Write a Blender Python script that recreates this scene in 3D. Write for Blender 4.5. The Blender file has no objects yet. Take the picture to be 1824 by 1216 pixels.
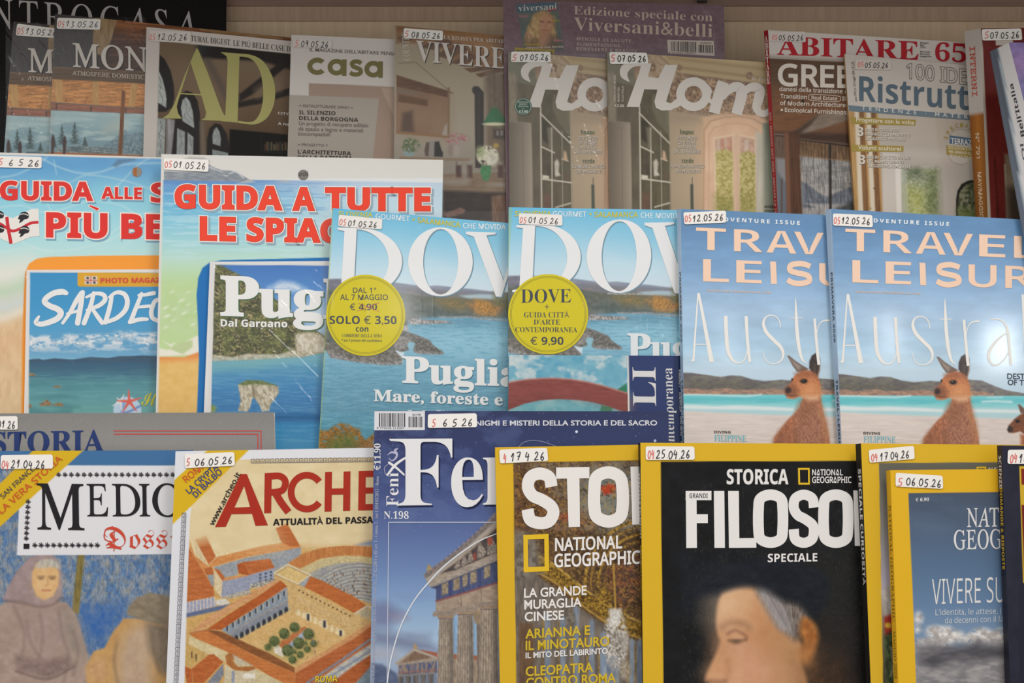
import bpy, math, random
import numpy as np

# ------------------------------------------------------------------ camera, world, lights
SC = bpy.context.scene
COL = SC.collection
HC = 1.30                      # camera height above the floor
CAMY = -1.30                   # camera distance in front of the rack
FPX = 2600.0                   # focal length in pixels of the 1824 px wide frame
cam = bpy.data.cameras.new('camera')
cam.sensor_width = 36.0
cam.lens = FPX / 1824.0 * 36.0
cam.clip_start = 0.05
cam_o = bpy.data.objects.new('camera', cam)
cam_o.location = (0, CAMY, HC)
cam_o.rotation_euler = (math.pi / 2, 0, 0)
COL.objects.link(cam_o)
SC.camera = cam_o
SC.view_settings.view_transform = 'Standard'
SC.view_settings.look = 'None'
SC.view_settings.gamma = 1.0
SC.view_settings.exposure = 0.0
SC.view_settings.use_curve_mapping = False

wd = bpy.data.worlds.new('shop_ambient')
wd.use_nodes = True
bg = wd.node_tree.nodes['Background']
bg.inputs[0].default_value = (1.0, 0.985, 0.965, 1)
bg.inputs[1].default_value = 0.70
SC.world = wd


def area(name, loc, target, sx, sy, power, col=(1, 1, 1)):
    l = bpy.data.lights.new(name, 'AREA')
    l.shape = 'RECTANGLE'
    l.size = sx
    l.size_y = sy
    l.energy = power
    l.color = col
    o = bpy.data.objects.new(name, l)
    o.location = loc
    d = np.array(target, float) - np.array(loc, float)
    from mathutils import Vector
    o.rotation_euler = Vector(d).to_track_quat('-Z', 'Y').to_euler()
    COL.objects.link(o)
    return o


area('ceiling_panel_light', (-0.75, -1.1, 2.95), (-0.3, 0.05, 1.1), 0.6, 0.9, 15, (1.0, 0.99, 0.97))
area('ceiling_panel_light', (0.75, -1.1, 2.95), (0.3, 0.05, 1.1), 0.6, 0.9, 15, (1.0, 0.99, 0.97))

# added small lights, placed only to put glints on the glossy covers
for q, sx, sy, p in (((2.482, -3.409, 2.481), 0.1, 0.16, 2.2), ((2.106, -3.529, 2.555), 0.045, 0.15, 0.7), ((1.539, -3.691, 2.585), 0.03, 0.16, 0.25), ((0.312, -3.859, 2.729), 0.03, 0.12, 0.4)):
    area('glint_light', q, (0.2, 0.05, 1.3), sx, sy, p)

# ------------------------------------------------------------------ colour helpers
RES = 1.5                      # grid step of the printed pictures, in frame pixels


def s2l(c):
    c = np.asarray(c, np.float64)
    return np.where(c <= 0.04045, c / 12.92, ((c + 0.055) / 1.055) ** 2.4)


def rgb(c):
    if isinstance(c, str):
        c = c.lstrip('#')
        return np.array([int(c[i:i + 2], 16) for i in (0, 2, 4)], np.float32) / 255
    return np.array(c, np.float32) / 255


# ------------------------------------------------------------------ materials
def mat_print(name, rough, spec=0.5, wave=0.0, coat=0.0):
    m = bpy.data.materials.new(name)
    m.use_nodes = True
    nt = m.node_tree
    b = nt.nodes['Principled BSDF']
    a = nt.nodes.new('ShaderNodeAttribute')
    a.attribute_name = 'Col'
    nt.links.new(a.outputs['Color'], b.inputs['Base Color'])
    b.inputs['Roughness'].default_value = rough
    b.inputs['Specular IOR Level'].default_value = spec
    b.inputs['Coat Weight'].default_value = coat
    b.inputs['Coat Roughness'].default_value = 0.08
    if wave:
        tc = nt.nodes.new('ShaderNodeTexCoord')
        n = nt.nodes.new('ShaderNodeTexNoise')
        n.inputs['Scale'].default_value = 9.0
        n.inputs['Detail'].default_value = 2.0
        bp = nt.nodes.new('ShaderNodeBump')
        bp.inputs['Strength'].default_value = wave
        bp.inputs['Distance'].default_value = 0.02
        nt.links.new(tc.outputs['Object'], n.inputs['Vector'])
        nt.links.new(n.outputs['Fac'], bp.inputs['Height'])
        nt.links.new(bp.outputs['Normal'], b.inputs['Normal'])
    return m


M_GLOSS = mat_print('glossy_printed_paper', 0.3, 0.12, 0.1, 0.5)
M_SATIN = mat_print('satin_printed_paper', 0.4, 0.15, 0.1)
M_MATT = mat_print('uncoated_printed_card', 0.65, 0.3)
M_STICK = mat_print('sticker_paper', 0.55, 0.3)
M_INK = mat_print('printing_ink', 0.4, 0.15)


def mat_pages():
    m = bpy.data.materials.new('page_edges')
    m.use_nodes = True
    nt = m.node_tree
    b = nt.nodes['Principled BSDF']
    b.inputs['Roughness'].default_value = 0.8
    tc = nt.nodes.new('ShaderNodeTexCoord')
    mp = nt.nodes.new('ShaderNodeMapping')
    mp.inputs['Scale'].default_value = (1, 3000, 1)
    n = nt.nodes.new('ShaderNodeTexNoise')
    n.inputs['Scale'].default_value = 1.0
    r = nt.nodes.new('ShaderNodeValToRGB')
    r.color_ramp.elements[0].color = (0.5, 0.47, 0.43, 1)
    r.color_ramp.elements[1].color = (0.85, 0.82, 0.77, 1)
    nt.links.new(tc.outputs['Object'], mp.inputs['Vector'])
    nt.links.new(mp.outputs['Vector'], n.inputs['Vector'])
    nt.links.new(n.outputs['Fac'], r.inputs['Fac'])
    nt.links.new(r.outputs['Color'], b.inputs['Base Color'])
    return m


M_PAGES = mat_pages()


def mat_wood(name, c1, c2, scale=(60, 60, 3)):
    m = bpy.data.materials.new(name)
    m.use_nodes = True
    nt = m.node_tree
    b = nt.nodes['Principled BSDF']
    b.inputs['Roughness'].default_value = 0.55
    tc = nt.nodes.new('ShaderNodeTexCoord')
    mp = nt.nodes.new('ShaderNodeMapping')
    mp.inputs['Scale'].default_value = scale
    n = nt.nodes.new('ShaderNodeTexNoise')
    n.inputs['Scale'].default_value = 3.0
    n.inputs['Detail'].default_value = 6.0
    n.inputs['Roughness'].default_value = 0.65
    r = nt.nodes.new('ShaderNodeValToRGB')
    r.color_ramp.elements[0].position = 0.3
    r.color_ramp.elements[1].position = 0.7
    r.color_ramp.elements[0].color = (*s2l(rgb(c1)), 1)
    r.color_ramp.elements[1].color = (*s2l(rgb(c2)), 1)
    nt.links.new(tc.outputs['Object'], mp.inputs['Vector'])
    nt.links.new(mp.outputs['Vector'], n.inputs['Vector'])
    nt.links.new(n.outputs['Fac'], r.inputs['Fac'])
    nt.links.new(r.outputs['Color'], b.inputs['Base Color'])
    return m


def mat_plain(name, c, rough=0.5, metal=0.0):
    m = bpy.data.materials.new(name)
    m.use_nodes = True
    nt = m.node_tree
    b = nt.nodes['Principled BSDF']
    b.inputs['Roughness'].default_value = rough
    b.inputs['Metallic'].default_value = metal
    n = nt.nodes.new('ShaderNodeTexNoise')
    n.inputs['Scale'].default_value = 40.0
    r = nt.nodes.new('ShaderNodeValToRGB')
    l = s2l(rgb(c))
    r.color_ramp.elements[0].color = (*(l * 0.93), 1)
    r.color_ramp.elements[1].color = (*np.minimum(l * 1.07, 1), 1)
    nt.links.new(n.outputs['Fac'], r.inputs['Fac'])
    nt.links.new(r.outputs['Color'], b.inputs['Base Color'])
    return m


def mat_wrap():
    """clear shrink film: see-through, with crinkles that catch the lamps"""
    m = bpy.data.materials.new('clear_shrink_film')
    m.use_nodes = True
    nt = m.node_tree
    nt.nodes.clear()
    out = nt.nodes.new('ShaderNodeOutputMaterial')
    mix = nt.nodes.new('ShaderNodeMixShader')
    tr = nt.nodes.new('ShaderNodeBsdfTransparent')
    tr.inputs[0].default_value = (0.985, 0.985, 0.985, 1)
    gl = nt.nodes.new('ShaderNodeBsdfGlossy')
    gl.inputs['Roughness'].default_value = 0.12
    a = nt.nodes.new('ShaderNodeAttribute')
    a.attribute_name = 'Height'
    bp = nt.nodes.new('ShaderNodeBump')
    bp.inputs['Strength'].default_value = 0.5
    bp.inputs['Distance'].default_value = 0.35
    nt.links.new(a.outputs['Fac'], bp.inputs['Height'])
    nt.links.new(bp.outputs['Normal'], gl.inputs['Normal'])
    mix.inputs[0].default_value = 0.035
    nt.links.new(tr.outputs[0], mix.inputs[1])
    nt.links.new(gl.outputs[0], mix.inputs[2])
    nt.links.new(mix.outputs[0], out.inputs[0])
    return m


M_WRAP = mat_wrap()


# ------------------------------------------------------------------ mesh helpers
def mesh_object(name, V, loops, totals, mat, parent=None, col_loop=None, col_vert=None, origin=(0, 0, 0), smooth=False, height=None):
    V = np.asarray(V, np.float64) - np.asarray(origin)
    loops = np.asarray(loops, np.int32)
    totals = np.asarray(totals, np.int32)
    me = bpy.data.meshes.new(name)
    me.vertices.add(len(V))
    me.vertices.foreach_set('co', V.astype(np.float32).ravel())
    me.loops.add(len(loops))
    me.loops.foreach_set('vertex_index', loops)
    me.polygons.add(len(totals))
    st = np.zeros(len(totals), np.int32)
    st[1:] = np.cumsum(totals)[:-1]
    me.polygons.foreach_set('loop_start', st)
    me.polygons.foreach_set('loop_total', totals)
    me.polygons.foreach_set('use_smooth', np.full(len(totals), bool(smooth)))
    if col_loop is not None:
        at = me.attributes.new('Col', 'FLOAT_COLOR', 'CORNER')
        c = np.ones((len(loops), 4), np.float32)
        c[:, :3] = col_loop
        at.data.foreach_set('color', c.ravel())
    if col_vert is not None:
        at = me.attributes.new('Col', 'FLOAT_COLOR', 'POINT')
        c = np.ones((len(V), 4), np.float32)
        c[:, :3] = col_vert
        at.data.foreach_set('color', c.ravel())
    if height is not None:
        at = me.attributes.new('Height', 'FLOAT', 'POINT')
        at.data.foreach_set('value', np.asarray(height, np.float32))
    me.update(calc_edges=True)
    o = bpy.data.objects.new(name, me)
    COL.objects.link(o)
    if mat:
        me.materials.append(mat)
    if parent is not None:
        o.parent = parent
    return o


class MB:
    """collects flat coloured faces that become one mesh"""
    def __init__(s):
        s.V = []
        s.L = []
        s.T = []
        s.C = []
        s.n = 0

    def add(s, V, faces, col):
        V = np.asarray(V, np.float64)
        s.V.append(V)
        for f in faces:
            s.L.extend(int(i) + s.n for i in f)
            s.T.append(len(f))
            s.C.extend([col] * len(f))
        s.n += len(V)

    def build(s, name, mat, parent, origin):
        if not s.V:
            return None
        return mesh_object(name, np.concatenate(s.V), s.L, s.T, mat, parent, col_loop=np.array(s.C, np.float32), origin=origin)


def box_mesh(name, lo, hi, mat, parent=None, bevel=0.0):
    import bmesh
    lo, hi = np.array(lo, float), np.array(hi, float)
    org = np.array([(lo[0] + hi[0]) / 2, (lo[1] + hi[1]) / 2, lo[2]])
    bm = bmesh.new()
    bmesh.ops.create_cube(bm, size=1)
    for v in bm.verts:
        v.co = (lo + hi) / 2 - org + np.array(v.co) * (hi - lo)
    if bevel:
        bmesh.ops.bevel(bm, geom=bm.edges[:], offset=bevel, segments=2, affect='EDGES')
    me = bpy.data.meshes.new(name)
    bm.to_mesh(me)
    bm.free()
    me.materials.append(mat)
    o = bpy.data.objects.new(name, me)
    o.location = org
    COL.objects.link(o)
    if parent is not None:
        o.parent = parent
        o.location = org - np.array(parent.location)
    return o


# ------------------------------------------------------------------ view geometry: where a cover's printing sits on its plane
CP = np.array([0.0, CAMY, HC])


class Plane:
    def __init__(s, n, c):
        s.n = np.array(n, float)
        s.c = c
        s.len = np.linalg.norm(s.n)

    def at(s, X, Y, off=0.0):
        X = np.atleast_1d(np.asarray(X, float))
        Y = np.atleast_1d(np.asarray(Y, float))
        D = np.stack([(X - 912) / FPX, np.ones_like(X), -(Y - 608) / FPX], -1)
        t = (s.c - s.len * off - s.n @ CP) / (D @ s.n)
        return CP + D * t[:, None]

    @staticmethod
    def through(p, q, r):
        n = np.cross(np.array(q) - p, np.array(r) - p)
        if n[1] < 0:
            n = -n
        return Plane(n, float(n @ p))


# ------------------------------------------------------------------ noise
def _hash(ix, iy, seed):
    h = (ix.astype(np.uint32) * np.uint32(374761393) + iy.astype(np.uint32) * np.uint32(668265263) + np.uint32(seed * 1442695041 & 0xffffffff))
    h = (h ^ (h >> np.uint32(13))) * np.uint32(1274126177)
    h = h ^ (h >> np.uint32(16))
    return (h & np.uint32(0xffff)).astype(np.float32) / 65535


def vnoise(x, y, seed=0):
    xi = np.floor(x)
    yi = np.floor(y)
    fx = (x - xi).astype(np.float32)
    fy = (y - yi).astype(np.float32)
    xi = xi.astype(np.int64)
    yi = yi.astype(np.int64)
    fx = fx * fx * (3 - 2 * fx)
    fy = fy * fy * (3 - 2 * fy)
    a = _hash(xi, yi, seed)
    b = _hash(xi + 1, yi, seed)
    c = _hash(xi, yi + 1, seed)
    d = _hash(xi + 1, yi + 1, seed)
    return (a * (1 - fx) + b * fx) * (1 - fy) + (c * (1 - fx) + d * fx) * fy


def fbm(x, y, seed=0, octv=4, gain=0.55):
    t = np.zeros_like(x, dtype=np.float32)
    amp = 1.0
    tot = 0
    for k in range(octv):
        t += amp * vnoise(x * 2 ** k + 17.3 * k, y * 2 ** k - 9.1 * k, seed + k)
        tot += amp
        amp *= gain
    return t / tot


def sstep(a, b, x):
    t = np.clip((x - a) / (b - a), 0, 1)
    return t * t * (3 - 2 * t)


def spline(pts, n=8, closed=False):
    """Catmull-Rom through the points"""
    P = np.asarray(pts, float)
    N = len(P)
    out = []
    rng = range(N if closed else N - 1)
    for i in rng:
        if closed:
            p0, p1, p2, p3 = P[i - 1], P[i], P[(i + 1) % N], P[(i + 2) % N]
        else:
            p0, p1, p2, p3 = P[max(i - 1, 0)], P[i], P[i + 1], P[min(i + 2, N - 1)]
        for k in range(n):
            t = k / n
            out.append(0.5 * ((2 * p1) + (-p0 + p2) * t + (2 * p0 - 5 * p1 + 4 * p2 - p3) * t * t + (-p0 + 3 * p1 - 3 * p2 + p3) * t ** 3))
    if not closed:
        out.append(P[-1])
    return np.array(out)


# ------------------------------------------------------------------ Art: lays the printed picture of one cover over the points of its grid
class Art:
    def __init__(s, X, Y):
        s.X0 = X.astype(np.float32)
        s.Y0 = Y.astype(np.float32)
        s.C = np.zeros((len(X), 3), np.float32) + 0.5
        s.cl = None
        s.frame()

    def frame(s, ox=0, oy=0, k=1.0):
        """following coordinates are in a blown-up frame: px = ox + x / k"""
        s.X = (s.X0 - ox) * k
        s.Y = (s.Y0 - oy) * k
        s.k = k
        return s

    def col(s, c, i):
        """c: colour, or (c1, c2, sx, sy, seed[, contrast]) for a mottle of two colours"""
        if isinstance(c, tuple) and len(c) and isinstance(c[0], (str, tuple, list, np.ndarray)):
            c1, c2, sx, sy, seed = c[:5]
            con = c[5] if len(c) > 5 else 2.0
            n = fbm(s.X[i] / sx, s.Y[i] / sy, seed)
            n = np.clip((n - 0.5) * con + 0.5, 0, 1)[:, None]
            return rgb(c1) * (1 - n) + rgb(c2) * n
        return rgb(c)

    def clip(s, pts, soft=0.5):
        s.cl = None
        if pts is not None:
            i, m = s.mask(pts, soft)
            s.cl = np.zeros(len(s.X), np.float32)
            s.cl[i] = m

    def blend(s, i, m, c):
        if s.cl is not None:
            m = m * s.cl[i]
        m = m[:, None].astype(np.float32)
        s.C[i] = s.C[i] * (1 - m) + s.col(c, i) * m

    def box(s, x0, y0, x1, y1):
        return np.nonzero((s.X >= x0) & (s.X <= x1) & (s.Y >= y0) & (s.Y <= y1))[0]

    def fill(s, c):
        i = np.arange(len(s.X))
        s.C[:] = s.col(c, i)

    def grad(s, p0, p1, stops, pts=None, soft=1.0, op=1.0):
        """linear gradient from p0 to p1; stops [(t, colour)...]; inside polygon pts"""
        i = np.arange(len(s.X)) if pts is None else None
        m = 1.0
        if pts is not None:
            i, m = s.mask(pts, soft)
            if not len(i):
                return
        d = np.array(p1, float) - p0
        t = ((s.X[i] - p0[0]) * d[0] + (s.Y[i] - p0[1]) * d[1]) / (d @ d)
        ts = [a for a, _ in stops]
        cs = np.array([rgb(b) for _, b in stops])
        c = np.stack([np.interp(t, ts, cs[:, q]) for q in range(3)], -1).astype(np.float32)
        m = (np.ones(len(i), np.float32) * m * op)[:, None]
        if s.cl is not None:
            m = m * s.cl[i][:, None]
        s.C[i] = s.C[i] * (1 - m) + c * m

    def mask(s, pts, soft=1.0, smooth=False):
        P = spline(pts, 6, True) if smooth else np.asarray(pts, float)
        w = soft * s.k
        i = s.box(P[:, 0].min() - w, P[:, 1].min() - w, P[:, 0].max() + w, P[:, 1].max() + w)
        if not len(i):
            return i, np.zeros(0)
        x = s.X[i]
        y = s.Y[i]
        ins = np.zeros(len(i), bool)
        dist = np.full(len(i), 1e9, np.float32)
        for a, b in zip(P, np.roll(P, -1, 0)):
            ax, ay = a
            bx, by = b
            if ay != by:
                ins ^= ((ay > y) != (by > y)) & (x < (bx - ax) * (y - ay) / (by - ay) + ax)
            ex, ey = bx - ax, by - ay
            l2 = ex * ex + ey * ey
            if l2 < 1e-9:
                continue
            t = np.clip(((x - ax) * ex + (y - ay) * ey) / l2, 0, 1)
            dist = np.minimum(dist, (x - ax - t * ex) ** 2 + (y - ay - t * ey) ** 2)
        dist = np.sqrt(dist)
        sd = np.where(ins, dist, -dist)
        return i, np.clip(sd / (2 * w) + 0.5, 0, 1)

    def poly(s, pts, c, soft=0.7, op=1.0, smooth=False, nz=None):
        i, m = s.mask(pts, soft, smooth)
        if len(i):
            if nz:                       # ragged: only where the noise is above a level (sx, sy, seed, level, width)
                n = fbm(s.X[i] / nz[0], s.Y[i] / nz[1], nz[2])
                m = m * sstep(nz[3] - nz[4], nz[3] + nz[4], n)
            s.blend(i, m * op, c)

    def rect(s, x0, y0, x1, y1, c, soft=0.5, op=1.0, **kw):
        s.poly([(x0, y0), (x1, y0), (x1, y1), (x0, y1)], c, soft, op, **kw)

    def ell(s, cx, cy, rx, ry, c, soft=0.8, op=1.0, rot=0.0, nz=None):
        R = max(rx, ry) + soft * s.k * 2
        i = s.box(cx - R, cy - R, cx + R, cy + R)
        if not len(i):
            return
        ca, sa = math.cos(math.radians(rot)), math.sin(math.radians(rot))
        dx = s.X[i] - cx
        dy = s.Y[i] - cy
        u = (dx * ca + dy * sa) / rx
        v = (-dx * sa + dy * ca) / ry
        r = np.sqrt(u * u + v * v)
        m = np.clip((1 - r) * min(rx, ry) / (2 * soft * s.k) + 0.5, 0, 1)
        if nz:
            n = fbm(s.X[i] / nz[0], s.Y[i] / nz[1], nz[2])
            m = m * sstep(nz[3] - nz[4], nz[3] + nz[4], n)
        s.blend(i, m * op, c)

    def line(s, pts, w, c, soft=0.6, op=1.0, smooth=False, w2=None):
        P = spline(pts, 6) if smooth else np.asarray(pts, float)
        hw = max(w, w2 or 0) / 2 + soft * s.k
        i = s.box(P[:, 0].min() - hw, P[:, 1].min() - hw, P[:, 0].max() + hw, P[:, 1].max() + hw)
        if not len(i):
            return
        x = s.X[i]
        y = s.Y[i]
        best = np.full(len(i), -1e9, np.float32)
        N = len(P) - 1
        for q in range(N):
            ax, ay = P[q]
            bx, by = P[q + 1]
            ex, ey = bx - ax, by - ay
            l2 = ex * ex + ey * ey
            if l2 < 1e-9:
                continue
            t = np.clip(((x - ax) * ex + (y - ay) * ey) / l2, 0, 1)
            d = np.sqrt((x - ax - t * ex) ** 2 + (y - ay - t * ey) ** 2)
            ww = w if w2 is None else w + (w2 - w) * (q + t) / N
            best = np.maximum(best, ww / 2 - d)
        m = np.clip(best / (2 * soft * s.k) + 0.5, 0, 1)
        s.blend(i, m * op, c)

    def grain(s, pts, sx, sy, seed, amt, con=2.0, soft=2.0):
        """lighten / darken the print inside pts by noise"""
        if pts is None:
            i = np.arange(len(s.X))
            m = np.ones(len(i), np.float32)
        else:
            i, m = s.mask(pts, soft)
        if not len(i):
            return
        if s.cl is not None:
            m = m * s.cl[i]
        n = (fbm(s.X[i] / sx, s.Y[i] / sy, seed) - 0.5) * con
        s.C[i] = np.clip(s.C[i] * (1 + (n * amt * m)[:, None]), 0, 1)

    def dots(s, x0, y0, x1, y1, n, r0, r1, c, seed, op=1.0, soft=0.4):
        rnd = random.Random(seed)
        for _ in range(n):
            r = rnd.uniform(r0, r1)
            s.ell(rnd.uniform(x0, x1), rnd.uniform(y0, y1), r, r * rnd.uniform(0.7, 1.2), c, soft, op)


# ------------------------------------------------------------------ lettering
def _mapped(ch, style):
    o = ord(ch)
    base = {'nb': (0x1D400, 0x1D41A, 0x1D7CE), 'ni': (0x1D434, 0x1D44E, None), 'nbi': (0x1D468, 0x1D482, None),
            'sr': (0x1D5A0, 0x1D5BA, 0x1D7E2), 'sb': (0x1D5D4, 0x1D5EE, 0x1D7EC), 'si': (0x1D608, 0x1D622, None),
            'sbi': (0x1D63C, 0x1D656, None), 'fr': (0x1D56C, 0x1D586, None), 'mono': (0x1D670, 0x1D68A, 0x1D7F6),
            'scr': (0x1D4D0, 0x1D4EA, None)}.get(style)
    if base is None:
        return ch
    if style == 'ni' and ch == 'h':
        return '\u210e'
    if 65 <= o <= 90:
        return chr(base[0] + o - 65)
    if 97 <= o <= 122:
        return chr(base[1] + o - 97)
    if 48 <= o <= 57 and base[2]:
        return chr(base[2] + o - 48)
    return ch


_gcache = {}


def solid(V, F):
    out = []
    for f in F:
        x, y = V[list(f), 0], V[list(f), 1]
        if abs(np.dot(x, np.roll(y, -1)) - np.dot(y, np.roll(x, -1))) > 1e-7 * max(np.ptp(V[:, 0]), np.ptp(V[:, 1])) ** 2:
            out.append(f)
    return out


def glyphs(txt, style, off=0.0, space=1.0, res=4):
    if style == 'nb':
        off = max(off, -0.006)
    key = (txt, style, off, space, res)
    if key in _gcache:
        return _gcache[key]
    cu = bpy.data.curves.new('lettering', 'FONT')
    cu.body = ''.join(_mapped(c, 'ni' if style == 'nr' else style) for c in txt)
    cu.size = 1.0
    cu.offset = off
    cu.space_character = space
    cu.resolution_u = res
    cu.fill_mode = 'FRONT'
    ob = bpy.data.objects.new('lettering', cu)
    COL.objects.link(ob)
    dg = bpy.context.evaluated_depsgraph_get()
    me = bpy.data.meshes.new_from_object(ob.evaluated_get(dg))
    V = np.zeros(len(me.vertices) * 3, np.float32)
    me.vertices.foreach_get('co', V)
    V = V.reshape(-1, 3)[:, :2].astype(float)
    if style == 'nr':                       # roman from the slanted cut
        V[:, 0] -= 0.285 * V[:, 1]
    F = [tuple(p.vertices) for p in me.polygons]
    bpy.data.objects.remove(ob)
    bpy.data.curves.remove(cu)
    bpy.data.meshes.remove(me)
    F = solid(V, F)
    _gcache[key] = (V, F)
    return V, F


_caps = {}


def cap_height(style):
    if style not in _caps:
        V, F = glyphs('H', style if style != 'fr' else 'nb')
        _caps[style] = V[:, 1].max()
    return _caps[style]


HAND = {
    '0': [[(.5, 1), (.15, .7), (.1, .3), (.4, 0), (.8, .25), (.85, .7), (.5, 1)]],
    '1': [[(.15, .55), (.6, 1), (.42, 0)]],
    '2': [[(.15, .75), (.45, 1), (.72, .8), (.5, .4), (.05, .03), (.9, .08)]],
    '3': [[(.15, .95), (.7, .95), (.4, .58), (.75, .3), (.4, 0), (.05, .1)]],
    '4': [[(.35, 1), (.1, .42), (.85, .5)], [(.7, .8), (.55, -.12)]],
    '5': [[(.9, 1), (.35, .97), (.25, .55), (.65, .52), (.75, .22), (.4, 0), (.05, .06)]],
    '6': [[(.7, 1), (.25, .55), (.2, .15), (.5, 0), (.75, .22), (.55, .45), (.22, .28)]],
    '7': [[(.1, .9), (.85, .95), (.4, 0)], [(.25, .48), (.8, .52)]],
    '8': [[(.5, 1), (.2, .75), (.7, .3), (.45, 0), (.15, .25), (.75, .75), (.5, 1)]],
    '9': [[(.75, .85), (.4, 1), (.2, .7), (.5, .5), (.78, .85), (.6, 0)]],
    '.': [[(.2, .02), (.32, .04)]],
    ':': [[(.2, .3), (.3, .32)], [(.2, .02), (.3, .04)]],
    '-': [[(.1, .45), (.7, .45)]],
    ' ': [],
}


# ------------------------------------------------------------------ Magazine
LEAN = 0.16
TIER = {1: (0.155, HC + 0.03), 2: (0.080, HC - 0.165), 3: (0.0, HC - 0.385)}
GAIN = {1: 1.1, 2: 1.0, 3: 1.0}


def line_at(p, q, y):
    return p[0] + (q[0] - p[0]) * (y - p[1]) / (q[1] - p[1])


class Mag:
    def __init__(s, name, label, cat, tier, TL, TR, L2, R2, vis, art, group=None, dy=0.0, t=0.006, sl=0.09, lean=LEAN,
                 mat=None, spine=None, spine_art=None, back='#d8d4cc', bottom=None, root=None, part=None, base_y=None,
                 pages=True, gain=None, res=None, fixed_bottom=None, follow=None):
        """TL, TR: top corners; L2, R2: second points on the left and right edges; vis: the part of the cover in view (pixels)"""
        s.tier = tier
        s.g = gain if gain is not None else GAIN[tier]
        y0, zl = TIER[tier]
        if base_y is not None:
            y0 = base_y
        p0 = Plane((0, 1, -lean), y0 - dy - lean * HC)
        P = p0.at(*TL)[0]
        n = np.array((-sl, 1, -lean))
        s.pl = Plane(n, float(n @ P))
        if follow:                          # lies a fixed distance in front of another cover
            s.pl = Plane(follow[0].pl.n, follow[0].pl.c - follow[0].pl.len * follow[1])
        s.nu = s.pl.n / s.pl.len            # into the rack

        def edge(p, q):
            if fixed_bottom is not None:
                return (line_at(p, q, fixed_bottom), fixed_bottom)
            lo, hi = p[1] + 5, 4000.0
            for _ in range(50):
                mid = (lo + hi) / 2
                if s.pl.at(line_at(p, q, mid), mid)[0][2] > zl + 0.0006 + lean * t:
                    lo = mid
                else:
                    hi = mid
            return (line_at(p, q, lo), lo)
        BL, BR = edge(TL, L2), edge(TR, R2)
        s.q = [np.array(v, float) for v in (TL, TR, BR, BL)]
        s.mapf = lambda x, y: (x, y)
        s.T = (0, 0, 1.0)
        s.parts = {}
        cw = [s.pl.at(*v)[0] for v in s.q]
        if root is None:
            s.root = bpy.data.objects.new(name, None)
            s.root.empty_display_size = 0.03
            s.org = (cw[2] + cw[3]) / 2 + s.nu * t / 2
            s.root.location = s.org
            COL.objects.link(s.root)
            s.root['label'] = label
            s.root['category'] = cat
            if group:
                s.root['group'] = group
            s.top = s.root
        else:
            s.root, s.org = root.top, root.org
            s.top = root.top
        s.t = t
        s.mat = mat or M_SATIN
        r = res or RES

        def params(a0, a1, length):
            a0, a1 = max(0, a0 - 0.01), min(1, a1 + 0.01)
            n = max(2, int((a1 - a0) * length / r))
            d = np.linspace(a0, a1, n + 1)
            pre = np.linspace(0, a0, 7)[:-1] if a0 > 0.001 else []
            post = np.linspace(a1, 1, 7)[1:] if a1 < 0.999 else []
            return np.concatenate([pre, d, post])
        TLv, TRv, BRv, BLv = s.q
        w = max(TRv[0], BRv[0]) - min(TLv[0], BLv[0])
        h = max(BLv[1], BRv[1]) - min(TLv[1], TRv[1])
        x0, x1 = min(TLv[0], BLv[0]), max(TRv[0], BRv[0])
        yy0 = min(TLv[1], TRv[1])
        pad = 0.03
        U = params((vis[0] - x0) / w - pad, (vis[2] - x0) / w + pad, w)
        Vv = params((vis[1] - yy0) / h - pad, (vis[3] - yy0) / h + pad, h)
        uu, vv = np.meshgrid(U, Vv)
        uu = uu.ravel()
        vv = vv.ravel()
        Q = (TLv[None] * ((1 - uu) * (1 - vv))[:, None] + TRv[None] * (uu * (1 - vv))[:, None] + BRv[None] * (uu * vv)[:, None] + BLv[None] * ((1 - uu) * vv)[:, None])
        s.artf = art
        a = Art(Q[:, 0], Q[:, 1])
        art(a)
        Cg = np.clip(s2l(np.clip(a.C, 0, 1)) * s.g, 0, 0.92)
        G = s.pl.at(Q[:, 0], Q[:, 1])
        nu_, nv_ = len(U), len(Vv)
        idx = np.arange(nu_ * nv_).reshape(nv_, nu_)
        quads = np.stack([idx[:-1, :-1], idx[1:, :-1], idx[1:, 1:], idx[:-1, 1:]], -1).reshape(-1, 4)
        Vx = [G]
        Cx = [Cg]
        loops = [quads.ravel()]
        tot = [np.full(len(quads), 4)]
        n = len(G)

        def strip(ids, off, colfn=None):
            """fold the sheet back along a border of the grid"""
            nonlocal n
            ids = np.asarray(ids)
            A = G[ids]
            B = A + s.nu * off
            Vx.append(np.concatenate([A, B]))
            c = Cg[ids]
            Cx.append(np.concatenate([c, c]))
            k = np.arange(len(ids) - 1)
            f = np.stack([n + k, n + k + 1, n + len(ids) + k + 1, n + len(ids) + k], -1)
            loops.append(f.ravel())
            tot.append(np.full(len(f), 4))
            n += 2 * len(ids)
        th = 0.0004
        strip(idx[0, :], th)
        strip(idx[-1, ::-1], th)
        strip(idx[::-1, -1], th)
        # spine: from the cover's left edge back to the back cover
        if spine is None:
            bt = cw[0] + s.nu * t
            bb = cw[3] + s.nu * t
        else:
            (sa, sb) = spine              # two points on the visible far edge of the spine
            st_ = (line_at(sa, sb, TLv[1]), sa[1])
            sbm = (line_at(sa, sb, BLv[1]), BLv[1])
            while s.pl.at(sbm[0], sbm[1], -t)[0][2] < zl + 0.0006:
                sbm = (line_at(sa, sb, sbm[1] - 0.5), sbm[1] - 0.5)
            bt = s.pl.at(st_[0], st_[1], -t)[0]
            bb = s.pl.at(sbm[0], sbm[1], -t)[0]
        s.sp = (cw[0], cw[3], bb, bt)
        s.spq = (TLv, BLv, (None if spine is None else sbm), (None if spine is None else st_))
        ns, nsv = (14, 60) if spine is not None else (1, 1)
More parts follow.
